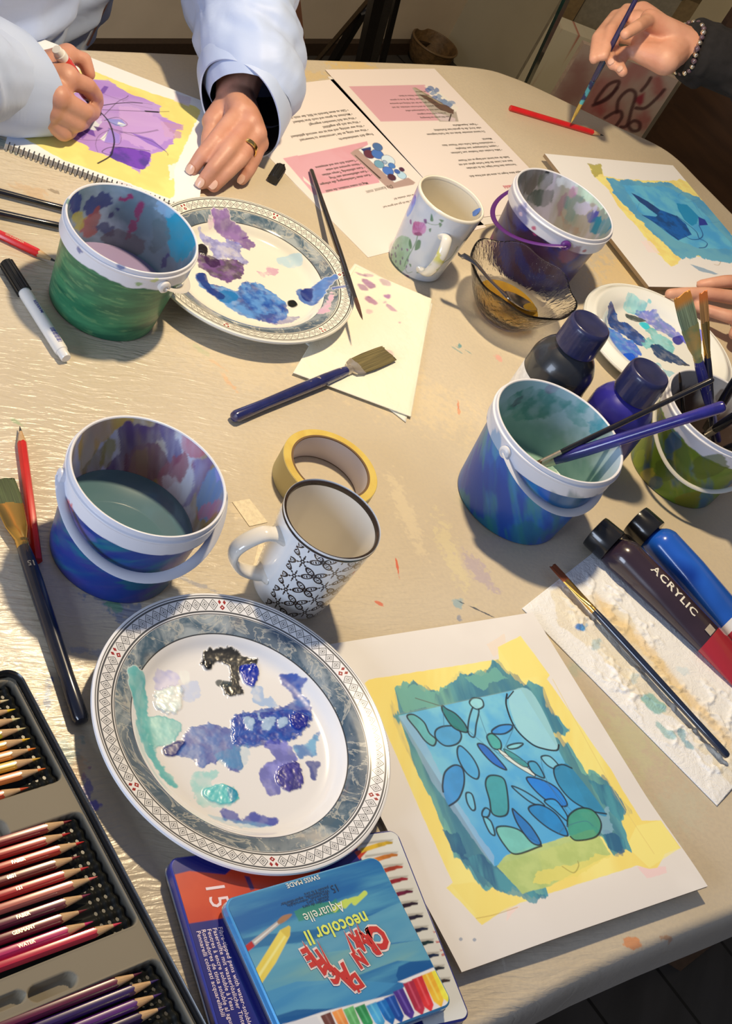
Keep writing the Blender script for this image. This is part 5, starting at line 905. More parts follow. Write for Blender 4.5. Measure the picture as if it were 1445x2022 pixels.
# --- nearest painting on its pale board
FR = (232, 212, 200); fr = lambda r, g, b: ob(r, g, b, FR, .84)
B_TR, B_BR, B_BL = P(1031, 1213, .006)[:2], P(1396, 1751, .012)[:2], P(912, 1919, .010)[:2]
ub = (B_BR-B_BL)/np.linalg.norm(B_BR-B_BL); vb = np.array([-ub[1], ub[0]]); wb = np.linalg.norm(B_BR-B_BL); hb = (B_TR-B_BR)@vb
def paintB(c, root):
    c.tf = lambda px, py: RL(px, py, root, .009)
    Z = lambda *p: [(680+p[i]/1.889, 1180+p[i+1]/1.889) for i in range(0, len(p), 2)]
    k = smooth(.35, .7, fbm(c.X*12, c.Y*12, 3))[..., None]; c.C = c.C*(1-k)+fr(226, 206, 196)*k
    ye, ye2 = fr(246, 216, 128), fr(240, 205, 110); te, te2, td = fr(70, 140, 155), fr(110, 165, 150), fr(25, 85, 125)
    for q, col in (((600, 130, 535, 170, 560, 215, 610, 190), (235, 205, 185)), ((1085, 1010, 1190, 1010, 1195, 1035, 1120, 1055), (238, 190, 185)), ((600, 1160, 650, 1155, 600, 1210), (240, 200, 190))): c.shape(Z(*q), fr(*col), .8, rag=.001)
    c.shape(Z(80, 315, 95, 300, 580, 225, 575, 180, 660, 138, 770, 285, 760, 300, 1000, 640, 1110, 830, 1180, 830, 1250, 940, 1190, 960, 1160, 1015, 1130, 1018, 1085, 1005, 600, 1160, 510, 1225, 430, 1130, 380, 1080, 405, 1060), ye, 1, rag=.0006, col2=ye2, vs=.03, streak=1.0)
    c.shape(Z(575, 180, 660, 140, 765, 285, 640, 300, 615, 240), fr(245, 212, 120), .7); c.shape(Z(400, 1070, 480, 1060, 640, 1150, 600, 1170, 500, 1195), fr(240, 208, 112), .7); c.shape(Z(1090, 850, 1180, 830, 1245, 940, 1130, 1015, 1050, 930), fr(246, 218, 130), .7)
    brd = Z(185, 330, 260, 320, 350, 340, 440, 280, 500, 270, 575, 240, 660, 310, 740, 330, 760, 400, 830, 490, 800, 510, 870, 600, 900, 640, 990, 680, 1010, 730, 1065, 790, 1030, 830, 1055, 940, 1000, 960, 960, 900, 860, 905, 730, 940, 740, 1110, 700, 1150, 640, 1100, 520, 1080, 470, 1000, 420, 960, 350, 800, 330, 740, 290, 640, 240, 540, 190, 440)
    c.shape(brd, te, .97, rag=.010, rs=.010, streak=1.35, col2=te2, vs=.02, seed=5); c.shape(brd, td, .55, rag=.010, rs=.010, streak=1.35, seed=9, amin=.1)
    for q in ((440, 960, 520, 960, 620, 1060, 740, 1120, 700, 1150, 560, 1080), (920, 680, 1000, 700, 1060, 790, 1030, 830, 960, 760), (960, 860, 1050, 900, 1050, 960, 980, 940), (370, 860, 430, 880, 470, 960, 400, 940)): c.shape(Z(*q), td, .85, rag=.004, rs=.006, streak=1.2, col2=te)
    for q in ((190, 330, 260, 320, 350, 345, 340, 400, 220, 420), (440, 290, 570, 250, 620, 300, 500, 340)): c.shape(Z(*q), te2, .85, rag=.006, rs=.008, streak=1.35, seed=8)
    inn = Z(205, 435, 660, 335, 800, 560, 960, 870, 850, 905, 560, 1000)
    c.shape(inn, fr(125, 190, 220), .97, col2=fr(95, 170, 215), vs=.02)
    q0 = c.T(Z(430, 640, 560, 640))[0]; dx = (c.X-q0[0]); dy = (c.Y-q0[1]); p = c.T(inn); sl = c.box(p, .002); d = c.sd(p, sl); m = (1-smooth(-.001, .001, d)); X_, Y_ = c.X[sl], c.Y[sl]
    g = smooth(.05, -.08, (Y_-q0[1])+(fbm(X_*20, Y_*20, 4)-.5)*.04); C1 = fr(60, 150, 205); c.put(sl, m*g*.75, C1)
    r1 = c.T(Z(330, 780))[0]; g2 = np.exp(-(((X_-r1[0])**2+(Y_-r1[1])**2)/.0011)); c.put(sl, m*g2*.45, fr(165, 210, 225))
    c.shape(Z(205, 440, 250, 430, 400, 720, 560, 960, 560, 1000, 520, 950, 330, 680), fr(165, 180, 205), .5, rag=.001); c.shape(Z(890, 800, 985, 780, 1010, 870, 960, 880), fr(150, 180, 200), .5, rag=.004)
    c.shape(Z(570, 1000, 600, 960, 780, 905, 930, 860, 960, 905, 990, 960, 760, 1080, 660, 1110), fr(175, 185, 110), .95, col2=fr(190, 195, 120), vs=.012, rag=.001); c.shape(Z(840, 1000, 940, 960, 985, 965, 860, 1050, 700, 1070, 720, 1020), fr(232, 205, 105), .7, rag=.003)
    c.line(Z(810, 1005, 850, 1030, 870, 1005, 868, 985), .0009, fr(160, 140, 70), .8)
    L = lambda pts, col=None, al=.9, cl_=True, w=.0016: (c.shape(pts, fr(*col), al, curve=True, col2=fr(*[v*1.06 for v in col]), vs=.012) if col else None, c.line(pts, w, fr(22, 30, 42), .92, closed=cl_))
    L(Z(237, 440, 262, 432, 300, 460, 320, 500, 345, 525, 335, 548, 305, 530, 275, 490), (95, 165, 165)); L(Z(345, 520, 345, 490, 375, 475, 420, 478, 440, 510, 425, 540, 380, 548), (70, 145, 190))
    L(Z(368, 398, 372, 425, 410, 480, 460, 498, 455, 470, 420, 430, 385, 410), (25, 110, 105)); L(Z(485, 402, 505, 415, 495, 470, 488, 515, 466, 500, 468, 450), None); L(Z(470, 385, 485, 370, 515, 375, 522, 400, 500, 412, 480, 402), (150, 200, 225))
    L(Z(425, 560, 440, 550, 480, 590, 505, 640, 498, 672, 460, 650, 430, 600), (75, 155, 205)); L(Z(372, 720, 370, 690, 380, 645, 415, 620, 445, 635, 450, 690, 430, 745, 395, 772), (50, 130, 190), cl_=False)
    L(Z(500, 542, 530, 548, 580, 600, 608, 638, 560, 615, 520, 575), (15, 90, 180)); L(Z(535, 515, 555, 503, 585, 530, 586, 560, 555, 555), (70, 160, 150)); L(Z(555, 490, 585, 472, 625, 470, 628, 485, 600, 503, 560, 503), (50, 130, 200)); L(Z(612, 550, 640, 540, 670, 540, 650, 556, 620, 560), (130, 190, 215)); L(Z(580, 560, 640, 600, 700, 640, 712, 662, 640, 620, 590, 580), (225, 225, 225), w=.0009); L(Z(598, 560, 640, 580, 690, 620, 670, 625, 620, 590), (60, 140, 140), w=.0009)
    L(Z(610, 355, 608, 400, 640, 480, 700, 540, 750, 560, 795, 565, 803, 545), None, cl_=False); c.shape(Z(618, 360, 700, 345, 800, 545, 760, 560, 700, 535, 645, 475), fr(165, 205, 215), .75, curve=True); L(Z(610, 355, 608, 400, 640, 480, 700, 540, 750, 560, 795, 565, 803, 545), None, cl_=False); c.line(Z(634, 345, 612, 372), .0012, fr(22, 30, 42))
    L(Z(738, 590, 770, 588, 805, 625, 790, 635, 760, 620), (130, 190, 215)); L(Z(690, 610, 720, 612, 750, 665, 725, 660, 700, 640), (70, 150, 185)); L(Z(852, 632, 815, 618, 785, 635, 800, 690, 850, 750, 920, 790, 980, 803), (40, 125, 165), cl_=False); L(Z(683, 668, 740, 675, 800, 710, 835, 770, 780, 765, 720, 720), (15, 115, 210))
    L(Z(530, 690, 545, 660, 590, 665, 608, 700, 615, 790, 590, 812, 555, 800, 545, 750), (60, 145, 150)); L(Z(458, 725, 480, 730, 492, 780, 480, 788, 462, 760), (110, 180, 210)); L(Z(518, 795, 530, 780, 546, 790, 540, 812, 520, 812), None); L(Z(522, 815, 550, 830, 565, 880, 545, 870), (110, 180, 215))
    L(Z(570, 860, 600, 848, 650, 860, 690, 890, 735, 920, 720, 930, 640, 955, 600, 920), (115, 180, 165)); L(Z(630, 785, 650, 800, 700, 850, 735, 915, 700, 910, 650, 840), (25, 105, 175)); L(Z(628, 700, 680, 720, 750, 770, 700, 760), None); L(Z(695, 775, 740, 770, 800, 810, 835, 885, 770, 860, 700, 800), (25, 120, 180)); L(Z(750, 755, 790, 750, 830, 800, 835, 830, 790, 790), (60, 150, 215))
    L(Z(835, 850, 840, 810, 880, 782, 930, 790, 960, 840, 940, 890, 870, 905, 845, 890), (60, 140, 110), cl_=False); c.line(Z(268, 370, 370, 402), .0008, fr(90, 90, 80)); 
    for q in ((370, 400, 550, 560, 700, 610), (500, 412, 560, 560, 640, 620), (375, 480, 372, 420), (640, 470, 600, 560), (735, 590, 760, 680, 840, 800), (800, 880, 830, 850, 900, 830, 930, 850), (740, 680, 760, 690, 850, 790)): c.line(Z(*q), .0007, fr(60, 100, 130), .7)
    for x, y in ((433, 1275), (483, 1278)): c.shape(Z(x-7, y, x, y-7, x+7, y, x, y+7), fr(150, 150, 165), .9, curve=True)
    c.line(Z(490, 1198, 560, 1185, 640, 1160), .0006, fr(190, 150, 70), .8); c.line(Z(200, 430, 400, 390, 660, 335), .0006, fr(150, 160, 150), .5); c.line(Z(780, 300, 1000, 700, 1150, 960), .0007, fr(225, 190, 110), .8, curve=False)
liftB = lambda X_, Y_: .0045+.0060*smooth(.10, 0, Y_)*(.4+.6*smooth(0, .1, X_))
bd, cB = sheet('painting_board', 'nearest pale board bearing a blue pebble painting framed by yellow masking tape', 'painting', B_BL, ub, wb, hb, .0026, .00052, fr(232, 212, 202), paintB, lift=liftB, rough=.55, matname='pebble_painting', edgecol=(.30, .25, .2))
for x, y in ((.03, .2), (.2, .2)): V, F = boxm(x, x+.05, y, y+.05, 0, .0046); mk('backing', V, F, smat('board_back', (.4, .34, .28), .8), bd, False)

# --- blue painting at the right
RR = (205, 182, 158); rr_ = lambda r, g, b: ob(r, g, b, RR, .80)
R_BL = P(1281, 566, .014)[:2]; R_TL = P(1075, 303, .014)[:2]; vr = (R_TL-R_BL)/np.linalg.norm(R_TL-R_BL); ur = np.array([vr[1], -vr[0]]); hr = np.linalg.norm(R_TL-R_BL)
def paintRB(c, root):
    Z = lambda *p: [(1020+p[i]/3.4, 320+p[i+1]/3.4) for i in range(0, len(p), 2)]
    yl = rr_(222, 190, 100); c.shape(Z(470, 60, 540, 50, 560, 130, 700, 150, 1000, 160, 1080, 150, 1200, 190, 1310, 290, 1480, 460, 1480, 700, 1090, 660, 1060, 720, 1010, 730, 860, 590, 850, 550, 640, 310, 600, 230, 480, 110), yl, .95, rag=.003, rs=.01, col2=rr_(215, 178, 90))
    c.shape(Z(460, 50, 540, 50, 560, 110, 500, 140), rr_(150, 130, 60), .8, rag=.004); c.shape(Z(810, 565, 870, 560, 940, 650, 860, 640), rr_(228, 185, 165), .8, rag=.002); c.shape(Z(1200, 240, 1300, 260, 1310, 300, 1240, 290), rr_(215, 175, 160), .7, rag=.002)
    b1, b2 = rr_(60, 125, 150), rr_(85, 140, 150); A = Z(585, 150, 700, 150, 850, 170, 1000, 170, 1090, 230, 1180, 260, 1260, 330, 1340, 420, 1480, 600, 1480, 720, 1310, 700, 1200, 670, 1090, 690, 1000, 620, 880, 500, 740, 360, 640, 260)
    c.shape(A, b1, .96, rag=.007, rs=.010, col2=b2, vs=.03); c.shape(Z(690, 190, 1000, 200, 1160, 300, 1400, 560, 1440, 620, 1200, 610, 1050, 560, 800, 370), rr_(95, 160, 185), .6, rag=.004, col2=rr_(60, 135, 170), vs=.02)
    dk = rr_(10, 50, 95); c.shape(Z(745, 240, 770, 250, 860, 300, 940, 355, 1050, 395, 1110, 450, 1150, 520, 1060, 560, 1020, 530, 960, 480, 900, 440, 820, 390, 910, 400, 920, 390, 880, 360, 800, 300), rr_(12, 72, 130), .95, rag=.0008, col2=dk); c.shape(Z(745, 240, 860, 300, 940, 360, 920, 380, 860, 340, 800, 300), rr_(30, 50, 85), .8)
    c.shape(Z(1050, 310, 1120, 320, 1200, 400, 1180, 450, 1150, 460, 1100, 420, 1060, 350), rr_(20, 110, 140), .9, rag=.001); c.shape(Z(1195, 400, 1240, 420, 1260, 455, 1200, 460), rr_(35, 35, 110), .95)
    for q in ((1050, 395, 1110, 440, 1180, 500, 1200, 545, 1230, 560, 1255, 580, 1240, 605, 1200, 610), (1100, 520, 1140, 550, 1200, 550, 1225, 520, 1200, 460), (820, 390, 900, 440, 1020, 530)): c.line(Z(*q), .0016, rr_(25, 55, 100), .9)
    for q in ((1100, 230, 1060, 260, 1120, 300, 1200, 280), (800, 310, 780, 360), (1160, 300, 1250, 430, 1350, 430)): c.line(Z(*q), .0008, rr_(60, 110, 140), .7)
    c.line(Z(1300, 720, 1330, 725, 1345, 700), .0008, rr_(150, 110, 60), .8)
    c.shape(Z(1140, 720, 1230, 745, 1330, 785, 1310, 790, 1200, 765), rr_(110, 130, 140), .8, rag=.001); c.shape(Z(1180, 120, 1230, 115, 1230, 150, 1190, 145), rr_(225, 205, 180), .9)
def liftR(X_, Y_): return .009+.0*X_
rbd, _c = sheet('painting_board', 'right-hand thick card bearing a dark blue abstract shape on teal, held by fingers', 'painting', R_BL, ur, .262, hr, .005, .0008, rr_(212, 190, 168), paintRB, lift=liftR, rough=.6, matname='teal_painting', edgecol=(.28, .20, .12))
for x in (.06, .17): V, F = boxm(x, x+.05, .08, .22, 0, .0092); mk('backing', V, F, smat('card_back', (.25, .2, .15), .8), rbd, False)

# --- purple painting on the spiral pad
p_TR, p_TL = P(399, 196, .008)[:2], P(75, 70, .008)[:2]; up_ = (p_TR-p_TL)/np.linalg.norm(p_TR-p_TL); vp = np.array([-up_[1], up_[0]]); Lp = np.linalg.norm(p_TR-p_TL)+.012
p_BL0 = P(0, 277, .008)[:2]; hp = (p_TL-p_BL0)@vp; p_BL = p_TL-vp*hp
PR = (255, 228, 200); pr_ = lambda r, g, b: ob(r, g, b, PR, .84)
def paintP(c, root):
    Z = lambda *p: [(p[i]/2.331, p[i+1]/2.331) for i in range(0, len(p), 2)]
    yl, yl2 = pr_(255, 222, 120), pr_(250, 210, 110)
    c.shape(Z(410, 320, 560, 380, 700, 430, 900, 490, 925, 510, 860, 650, 800, 780, 805, 900, 780, 915, 560, 830, 300, 740, 100, 630, 10, 600, 40, 540, 160, 400, 280, 330), yl, 1, rag=.0015, col2=yl2, vs=.03)
    c.shape(Z(810, 430, 880, 450, 870, 490, 800, 465), pr_(240, 205, 190), .8, rag=.001); c.shape(Z(540, 830, 600, 850, 640, 890, 560, 860), pr_(245, 205, 190), .8, rag=.001)
    c.shape(Z(780, 760, 850, 740, 870, 800, 780, 830), pr_(252, 235, 215), .8, rag=.004); pu, pu2 = pr_(200, 150, 195), pr_(185, 130, 190)
    A = Z(415, 365, 500, 370, 620, 440, 740, 490, 740, 540, 840, 575, 800, 620, 780, 680, 700, 710, 690, 760, 640, 790, 560, 750, 500, 720, 420, 690, 330, 640, 300, 560, 330, 440); c.shape(A, pu, .97, rag=.006, rs=.008, col2=pu2, vs=.02, streak=.4)
    c.shape(Z(740, 560, 845, 575, 840, 600, 780, 590, 835, 610, 830, 640, 760, 630), pr_(200, 140, 160), .8, rag=.002, rs=.005); c.shape(Z(540, 480, 700, 520, 800, 620, 700, 700, 560, 640), pr_(225, 170, 200), .55, rag=.006)
    v1, v2 = pr_(110, 60, 150), pr_(80, 45, 130)
    c.shape(Z(520, 685, 560, 678, 680, 700, 690, 730, 660, 780, 600, 765, 520, 730, 505, 715), v2, .96, rag=.0015, col2=pr_(120, 55, 160), vs=.012, curve=True)
    for q, col in (((390, 560, 430, 540, 470, 560, 440, 600, 400, 600), (235, 225, 235)), ((370, 580, 430, 600, 440, 630, 390, 610), (110, 60, 150)), ((430, 580, 475, 590, 450, 605), (80, 40, 110)), ((470, 560, 540, 560, 580, 575, 560, 585, 500, 560), (225, 225, 240)), ((480, 545, 560, 550, 582, 575, 530, 580), (150, 140, 195)), ((460, 640, 500, 600, 510, 590, 480, 650), (250, 235, 215)), ((500, 590, 550, 620, 550, 660, 480, 655), (165, 130, 195)), ((600, 610, 700, 640, 770, 700, 680, 660), (150, 100, 180)), ((450, 430, 480, 395, 500, 400, 480, 430), (120, 70, 150)), ((350, 590, 400, 620, 380, 640, 350, 620), (140, 90, 170)), ((545, 560, 582, 575, 540, 572), (250, 240, 235)), ((420, 540, 470, 545, 460, 575), (215, 180, 220))): c.shape(Z(*q), pr_(*col), .9)
    k = pr_(25, 15, 30); W = lambda q, w=.0007, al=.85: c.line(Z(*q), w, k, al)
    W((450, 505, 500, 560, 525, 640, 518, 690, 505, 720, 450, 752), .0018, 1); W((450, 490, 520, 478, 600, 472, 655, 475), .0012, 1); W((470, 505, 600, 510, 720, 514, 778, 513), .0008); W((670, 512, 728, 516), .0026, 1); W((510, 715, 470, 700, 500, 680, 560, 678, 690, 695), .0009); W((480, 555, 540, 540, 585, 570, 560, 582, 500, 560)); W((500, 590, 600, 620, 700, 650, 765, 700, 772, 715), .0007); W((550, 610, 650, 610, 725, 597), .0005); W((510, 590, 620, 615, 730, 600), .0005); W((500, 590, 555, 620, 545, 665, 480, 655), .0005, .6); W((330, 635, 400, 645, 470, 640, 500, 600), .0006, .6); W((450, 700, 440, 660, 460, 620, 520, 590), .0006, .6); W((480, 530, 540, 470, 580, 450, 590, 440), .0007); W((590, 455, 570, 470, 700, 500), .0004, .6); W((470, 430, 560, 460, 700, 480), .0005, .6); W((350, 600, 390, 560, 440, 540), .0006, .5)
    c.shape(Z(425, 495, 460, 485, 465, 530, 440, 525), pr_(12, 8, 12), 1, rag=.001, curve=True)
pad, _c = sheet('sketch_pad', 'spiral-bound pad bearing a purple painting edged with yellow tape, under both hands', 'sketch pad', p_BL, up_, Lp, hp, .0065, .00075, pr_(255, 232, 208), paintP, rough=.7, matname='purple_painting', edgecol=(.6, .52, .42))
mb = MB()
for k in range(int(Lp/.0052)):
    x = .004+k*.0052; t = np.linspace(0, 2*PI, 13)[:-1]; V, F = tube(np.c_[np.full(12, x), .0005+.0042*np.cos(t), .0042+.0042*np.sin(t)], .0006, 6, closed=True); mb.add(V, F)
mb.build('spiral_binding', mat('black_wire', (.02, .02, .022), .35), pad)

# --- paper towels
def towel(name, label, cat, corners, th, res, paint, hgt, m, base, edge=.001):
    cs = np.array([P(*q, th)[:2] for q in corners]); o = cs.mean(0); root = thing(name, label, cat, (o[0], o[1], 0)); nx = int(np.linalg.norm(cs[1]-cs[0])/res)+2; ny = int(np.linalg.norm(cs[3]-cs[0])/res)+2
    s, t = np.meshgrid(np.linspace(0, 1, nx), np.linspace(0, 1, ny)); XY = (cs[0]*((1-s)*(1-t))[..., None]+cs[1]*(s*(1-t))[..., None]+cs[2]*(s*t)[..., None]+cs[3]*((1-s)*t)[..., None])
    w_ = (fbm(s*4, t*4, 2)-.5)[..., None]*.004*(np.minimum(np.minimum(s, 1-s), np.minimum(t, 1-t)) < .02)[..., None]; XY = XY-o+w_*0
    c = Canvas(XY[..., 0].min()-.002, XY[..., 0].max()+.002, XY[..., 1].min()-.002, XY[..., 1].max()+.002, .0009, base, tf=lambda px, py: P(px, py, th)[:2]-o); paint(c)
    S_ = c.sample(XY[..., 0].ravel(), XY[..., 1].ravel()); z = th+hgt(XY[..., 0]+o[0], XY[..., 1]+o[1], s, t).ravel(); top = np.c_[XY.reshape(-1, 2), z]; bot = top.copy(); bot[:, 2] = np.maximum(bot[:, 2]-.0006, .0001)
    n = len(top); g = gridfaces(nx, ny); idx = np.arange(n).reshape(ny, nx); ring = np.concatenate([idx[0, :-1], idx[:-1, -1], idx[-1, :0:-1], idx[:0:-1, 0]]); r2 = np.roll(ring, -1)
    F = np.vstack([g, g[:, ::-1]+n, np.stack([r2, ring, ring+n, r2+n], -1)]); cols = np.tile(np.c_[S_[:, :3], np.zeros(n)], (2, 1))
    mk('sheet', np.vstack([top, bot]), F, m, root, True, cols=cols); return root
TW = (250, 235, 220)
def twb(b):
    c, a = b.attr(); b.set('Base Color', c); b.set('Roughness', .9); x, y, z = b.xyz(); n = b.noise(1, 2, b.vec(x*110, y*110), dist=1.5, out=0); b.bump((n*18).sin(), .25, .0006); b.bump(b.noise(900, 2), .3, .0003); b.bs.inputs['Subsurface Weight'].default_value = 0
M_tow = mat('kitchen_towel', fn=twb)
tq_ = lambda r, g, b: ob(r, g, b, TW, .87)
def paintT1(c):
    Z = lambda *p: [(1000+p[i]/3.247, 980+p[i+1]/3.247) for i in range(0, len(p), 2)]
    c.shape(Z(250, 600, 560, 650, 800, 850, 1000, 1150, 1250, 1450, 1440, 1640, 1440, 1800, 1300, 1650, 1000, 1400, 700, 1150, 300, 800), tq_(240, 215, 170), .55, rag=.02, rs=.03, col2=tq_(230, 205, 165)); c.shape(Z(560, 640, 640, 700, 900, 950, 1200, 1300, 1440, 1560, 1440, 1640, 1150, 1350, 850, 1000, 600, 760), tq_(250, 205, 130), .6, soft=.006, rag=.006)
    for q, col, al in (((430, 840, 470, 830, 500, 850, 470, 870, 440, 860), (40, 120, 190), .9), ((470, 860, 520, 820, 500, 860), (90, 160, 200), .6), ((540, 930, 600, 920, 590, 960, 540, 990), (140, 180, 185), .5), ((850, 1290, 920, 1270, 1010, 1350, 1020, 1390, 960, 1400, 890, 1350), (130, 185, 175), .8), ((950, 1430, 1000, 1480, 1080, 1540, 1040, 1560, 970, 1490), (140, 185, 180), .7), ((1090, 1510, 1130, 1510, 1150, 1560, 1190, 1610, 1150, 1620, 1110, 1560), (110, 165, 175), .7), ((700, 1430, 760, 1440, 770, 1490), (150, 185, 165), .5), ((1080, 1110, 1160, 1100, 1150, 1160), (200, 220, 225), .4), ((800, 1140, 850, 1150, 800, 1210), (200, 225, 225), .4)): c.shape(Z(*q), tq_(*col), al, rag=.004, rs=.006, curve=True)
def crump(x, y, s, t):
    f = fbm(x*70, y*70, 5, 4); r = np.abs(fbm(x*42, y*42, 9, 4)-.5)*2; return .0008*smooth(0, .03, np.minimum(np.minimum(s, 1-s), np.minimum(t, 1-t)))*(.3+f)+.0022*smooth(.20, .0, r)*smooth(.50, .64, fbm(x*18, y*18, 21))*smooth(0, .1, np.minimum(np.minimum(s, 1-s), np.minimum(t, 1-t)))+.0018*fbm(x*12, y*12, 33)*smooth(0, .12, np.minimum(s, 1-s))
towel('paper_towel', 'large white embossed kitchen towel with faint turquoise stains, under the slim navy brush', 'tissue', [(1031, 1201), (1188, 1078), (1590, 1390), (1416, 1591)], .0012, .0011, paintT1, crump, M_tow, tq_(250, 238, 228))
def paintT2(c):
    Z = lambda *p: [(320+p[i]/2.676, 360+p[i+1]/2.676) for i in range(0, len(p), 2)]
    for q, al in (((1050, 515, 1080, 520, 1125, 550, 1100, 570, 1060, 540), .8), ((1030, 540, 1070, 550, 1085, 575, 1050, 575), .7), ((1140, 515, 1190, 520, 1210, 550, 1170, 550), .5), ((1065, 615, 1090, 608, 1132, 640, 1120, 655, 1080, 635), .95), ((1165, 600, 1205, 600, 1195, 620, 1175, 615), .9), ((1180, 645, 1210, 660, 1240, 685, 1215, 685, 1185, 665), .8), ((1075, 680, 1105, 680, 1105, 698, 1080, 698), .5), ((1060, 490, 1110, 490, 1110, 505, 1065, 505), .5), ((1245, 740, 1258, 742, 1256, 750, 1246, 748), .9), ((1165, 635, 1180, 635, 1180, 645, 1168, 645), .6), ((1175, 890, 1215, 900, 1220, 940, 1195, 940), .4), ((1010, 478, 1040, 485, 1080, 500, 1050, 500), .6)): c.shape(Z(*q), tq_(150, 85, 140), al, rag=.0014, rs=.004, col2=tq_(175, 115, 165), curve=True)
    c.shape(Z(1000, 560, 1300, 700, 1250, 1000, 900, 900), tq_(250, 215, 190), .25, rag=.02)
def hT2(k0, amp=.0012): return lambda x, y, s, t: k0+amp*fbm(x*60, y*60, 4)*smooth(0, .04, np.minimum(np.minimum(s, 1-s), np.minimum(t, 1-t)))+.0005
M_tis = mat('folded_tissue', fn=lambda b: (b.set('Base Color', b.attr()[0]), b.set('Roughness', .9), b.bump(b.noise(1, 3, b.vec(b.xyz()[0]*90, b.xyz()[1]*90), dist=2), .35, .0015), b.bump(b.noise(800, 2), .3, .0003)))
towel('tissue', 'lower folded tissue, its edge showing beneath the purple-dabbed one', 'tissue', [(590, 668), (700, 520), (854, 600), (801, 834)], .0010, .003, lambda c: None, hT2(0, .0004), M_tis, tq_(250, 235, 210))
towel('tissue', 'upper folded tissue dabbed with purple paint, right of the back patterned plate', 'tissue', [(578, 737), (702, 527), (852, 591), (811, 824)], .0026, .0015, paintT2, hT2(.0004), M_tis, tq_(253, 236, 205))
# a torn bit of tape stuck on the cloth
mtp = smat('clear_crinkled_tape', (.80, .70, .50), .35, 0, .1, 300, .5)
for lab, q in (('crinkled strip of pale tape stuck to the cloth above the geometric mug', ((458, 992), (492, 986), (528, 1032), (492, 1040))), ('narrow crinkled tape scrap seen through the geometric mug handle', ((512, 1068), (522, 1066), (508, 1128), (495, 1134)))):
    V, F = prism(np.array([P(*a)[:2] for a in q])[::-1], 0, .0007); o = mk('tape_strip', V-np.array([*V[0][:2], 0]), F, mtp, None, False); o.location = (V[0][0], V[0][1], 0); tag(o, lab, 'tape')

# ================================================================== tins
def tin(name, label, cat, tl, dx, w, h, z0, th, rad, paint, rimc, res=.0006, side=None):
    ang = math.atan2(dx[1], dx[0]); o = np.array(tl)-np.array([-dx[1], dx[0]])*h; root = thing(name, label, cat, (o[0], o[1], z0), ang)
    V, F = prism(rrect(.0012, w-.0012, .0012, h-.0012, rad), 0, th*.45); mk('box', V, F, mat('tin_metal', (.45, .45, .48), .25, .9), root)
    V, F = prism(rrect(0, w, 0, h, rad), th*.40, th-.0002, .0010); mk('lid', V, F, side or mat('tin_lid', rimc, .25, .3, Coat_Weight=.4), root)
    V, F = tube([(x, y, th*.40) for x, y in rrect(0, w, 0, h, rad)], .0008, 6, closed=True); mk('rolled_edge', V, F, mat('tin_edge', (.62, .66, .72), .22, .9), root)
    c = Canvas(.0014, w-.0014, .0014, h-.0014, res, (.5, .5, .5), tf=lambda px, py: RL(px, py, root, th)); paint(c, root)
    X_, Y_ = c.X.copy(), c.Y.copy(); r_ = rad-.001; cx = np.clip(X_, r_+.0014, w-.0014-r_); cy = np.clip(Y_, r_+.0014, h-.0014-r_); dx_, dy_ = X_-cx, Y_-cy; d = np.hypot(dx_, dy_); k = np.where(d > r_, r_/np.maximum(d, 1e-9), 1); X_, Y_ = cx+dx_*k, cy+dy_*k
    mk('printed_lid', np.c_[X_.ravel(), Y_.ravel(), np.full(X_.size, th+.0001)], gridfaces(c.nx, c.ny), painted(name+'_print', .24, .24, coat=.35), root, False, cols=np.c_[c.C.reshape(-1, 3), np.zeros(c.nx*c.ny)]); return root
TR_ = (235, 220, 205); tn = lambda r, g, b: ob(r, g, b, TR_, .80)
t15z = .0155; a, b_ = P(331, 1694, t15z)[:2], P(775, 1638, t15z)[:2]; d15 = (b_-a)/np.linalg.norm(b_-a); w15 = np.linalg.norm(b_-a)+.004
def p15(c, root):
    Z = lambda *p: [(320+p[i]/4.817, 1640+p[i+1]/4.817) for i in range(0, len(p), 2)]; Y5 = lambda *p: [(560+p[i]/4.014, 1640+p[i+1]/4.014) for i in range(0, len(p), 2)]
    c.C[:] = tn(28, 30, 105); w = c.X; px0 = c.T(Z(75, 430, 225, 890, 800, 800, 1500, 640, 1500, 300, 700, 330, 600, 420, 260, 385)); c.shape(px0, tn(210, 70, 35), raw=True, col2=tn(200, 60, 32), vs=.03)
    x1 = RL(700, 1660, root, t15z)[0]; m = smooth(x1-.0003, x1+.0003, c.X); c.C = c.C*(1-m[..., None])+tn(232, 222, 208)*m[..., None]
    c.shape(Y5(560, 170, 640, 140, 660, 165, 600, 230), tn(200, 60, 35))
    c.shape(Z(780, 430, 830, 440, 880, 560, 840, 570), tn(25, 40, 90), .9); cols = [(235, 185, 50), (225, 130, 45), (205, 75, 45), (165, 35, 45), (120, 25, 60), (50, 25, 40), (40, 30, 50), (30, 35, 60), (30, 60, 60), (25, 40, 70), (40, 40, 45), (70, 50, 40)]
    ys = [(865, 98), (905, 195), (945, 290), (985, 385), (1025, 485), (1065, 580), (1105, 680), (1145, 780), (1190, 885), (1232, 988), (1275, 1090), (1320, 1190)]
    for (x, y), col in zip(ys, cols):
        c.shape(Y5(x-260, y+2, x-90, y-22, x, y-28, x-10, y-12, x-120, y-2, x-260, y+20), tn(120, 105, 85), .55, soft=.001); c.shape(Y5(x-260, y+45, x-110, y-2, x-70, y-8, x-50, y-14, x, y-8, x-4, y+8, x-48, y+14, x-66, y+24, x-100, y+32, x-250, y+80), tn(*col), 1, col2=tn(*[v*.8 for v in col]))
    for (x, y) in ((1205, 805), (1225, 885), (1255, 950), (1270, 985)): c.shape(Y5(x-20, y-6, x+10, y-12, x+16, y+2, x-14, y+8), tn(200, 80, 75), .8, rag=.0008, rs=.002)
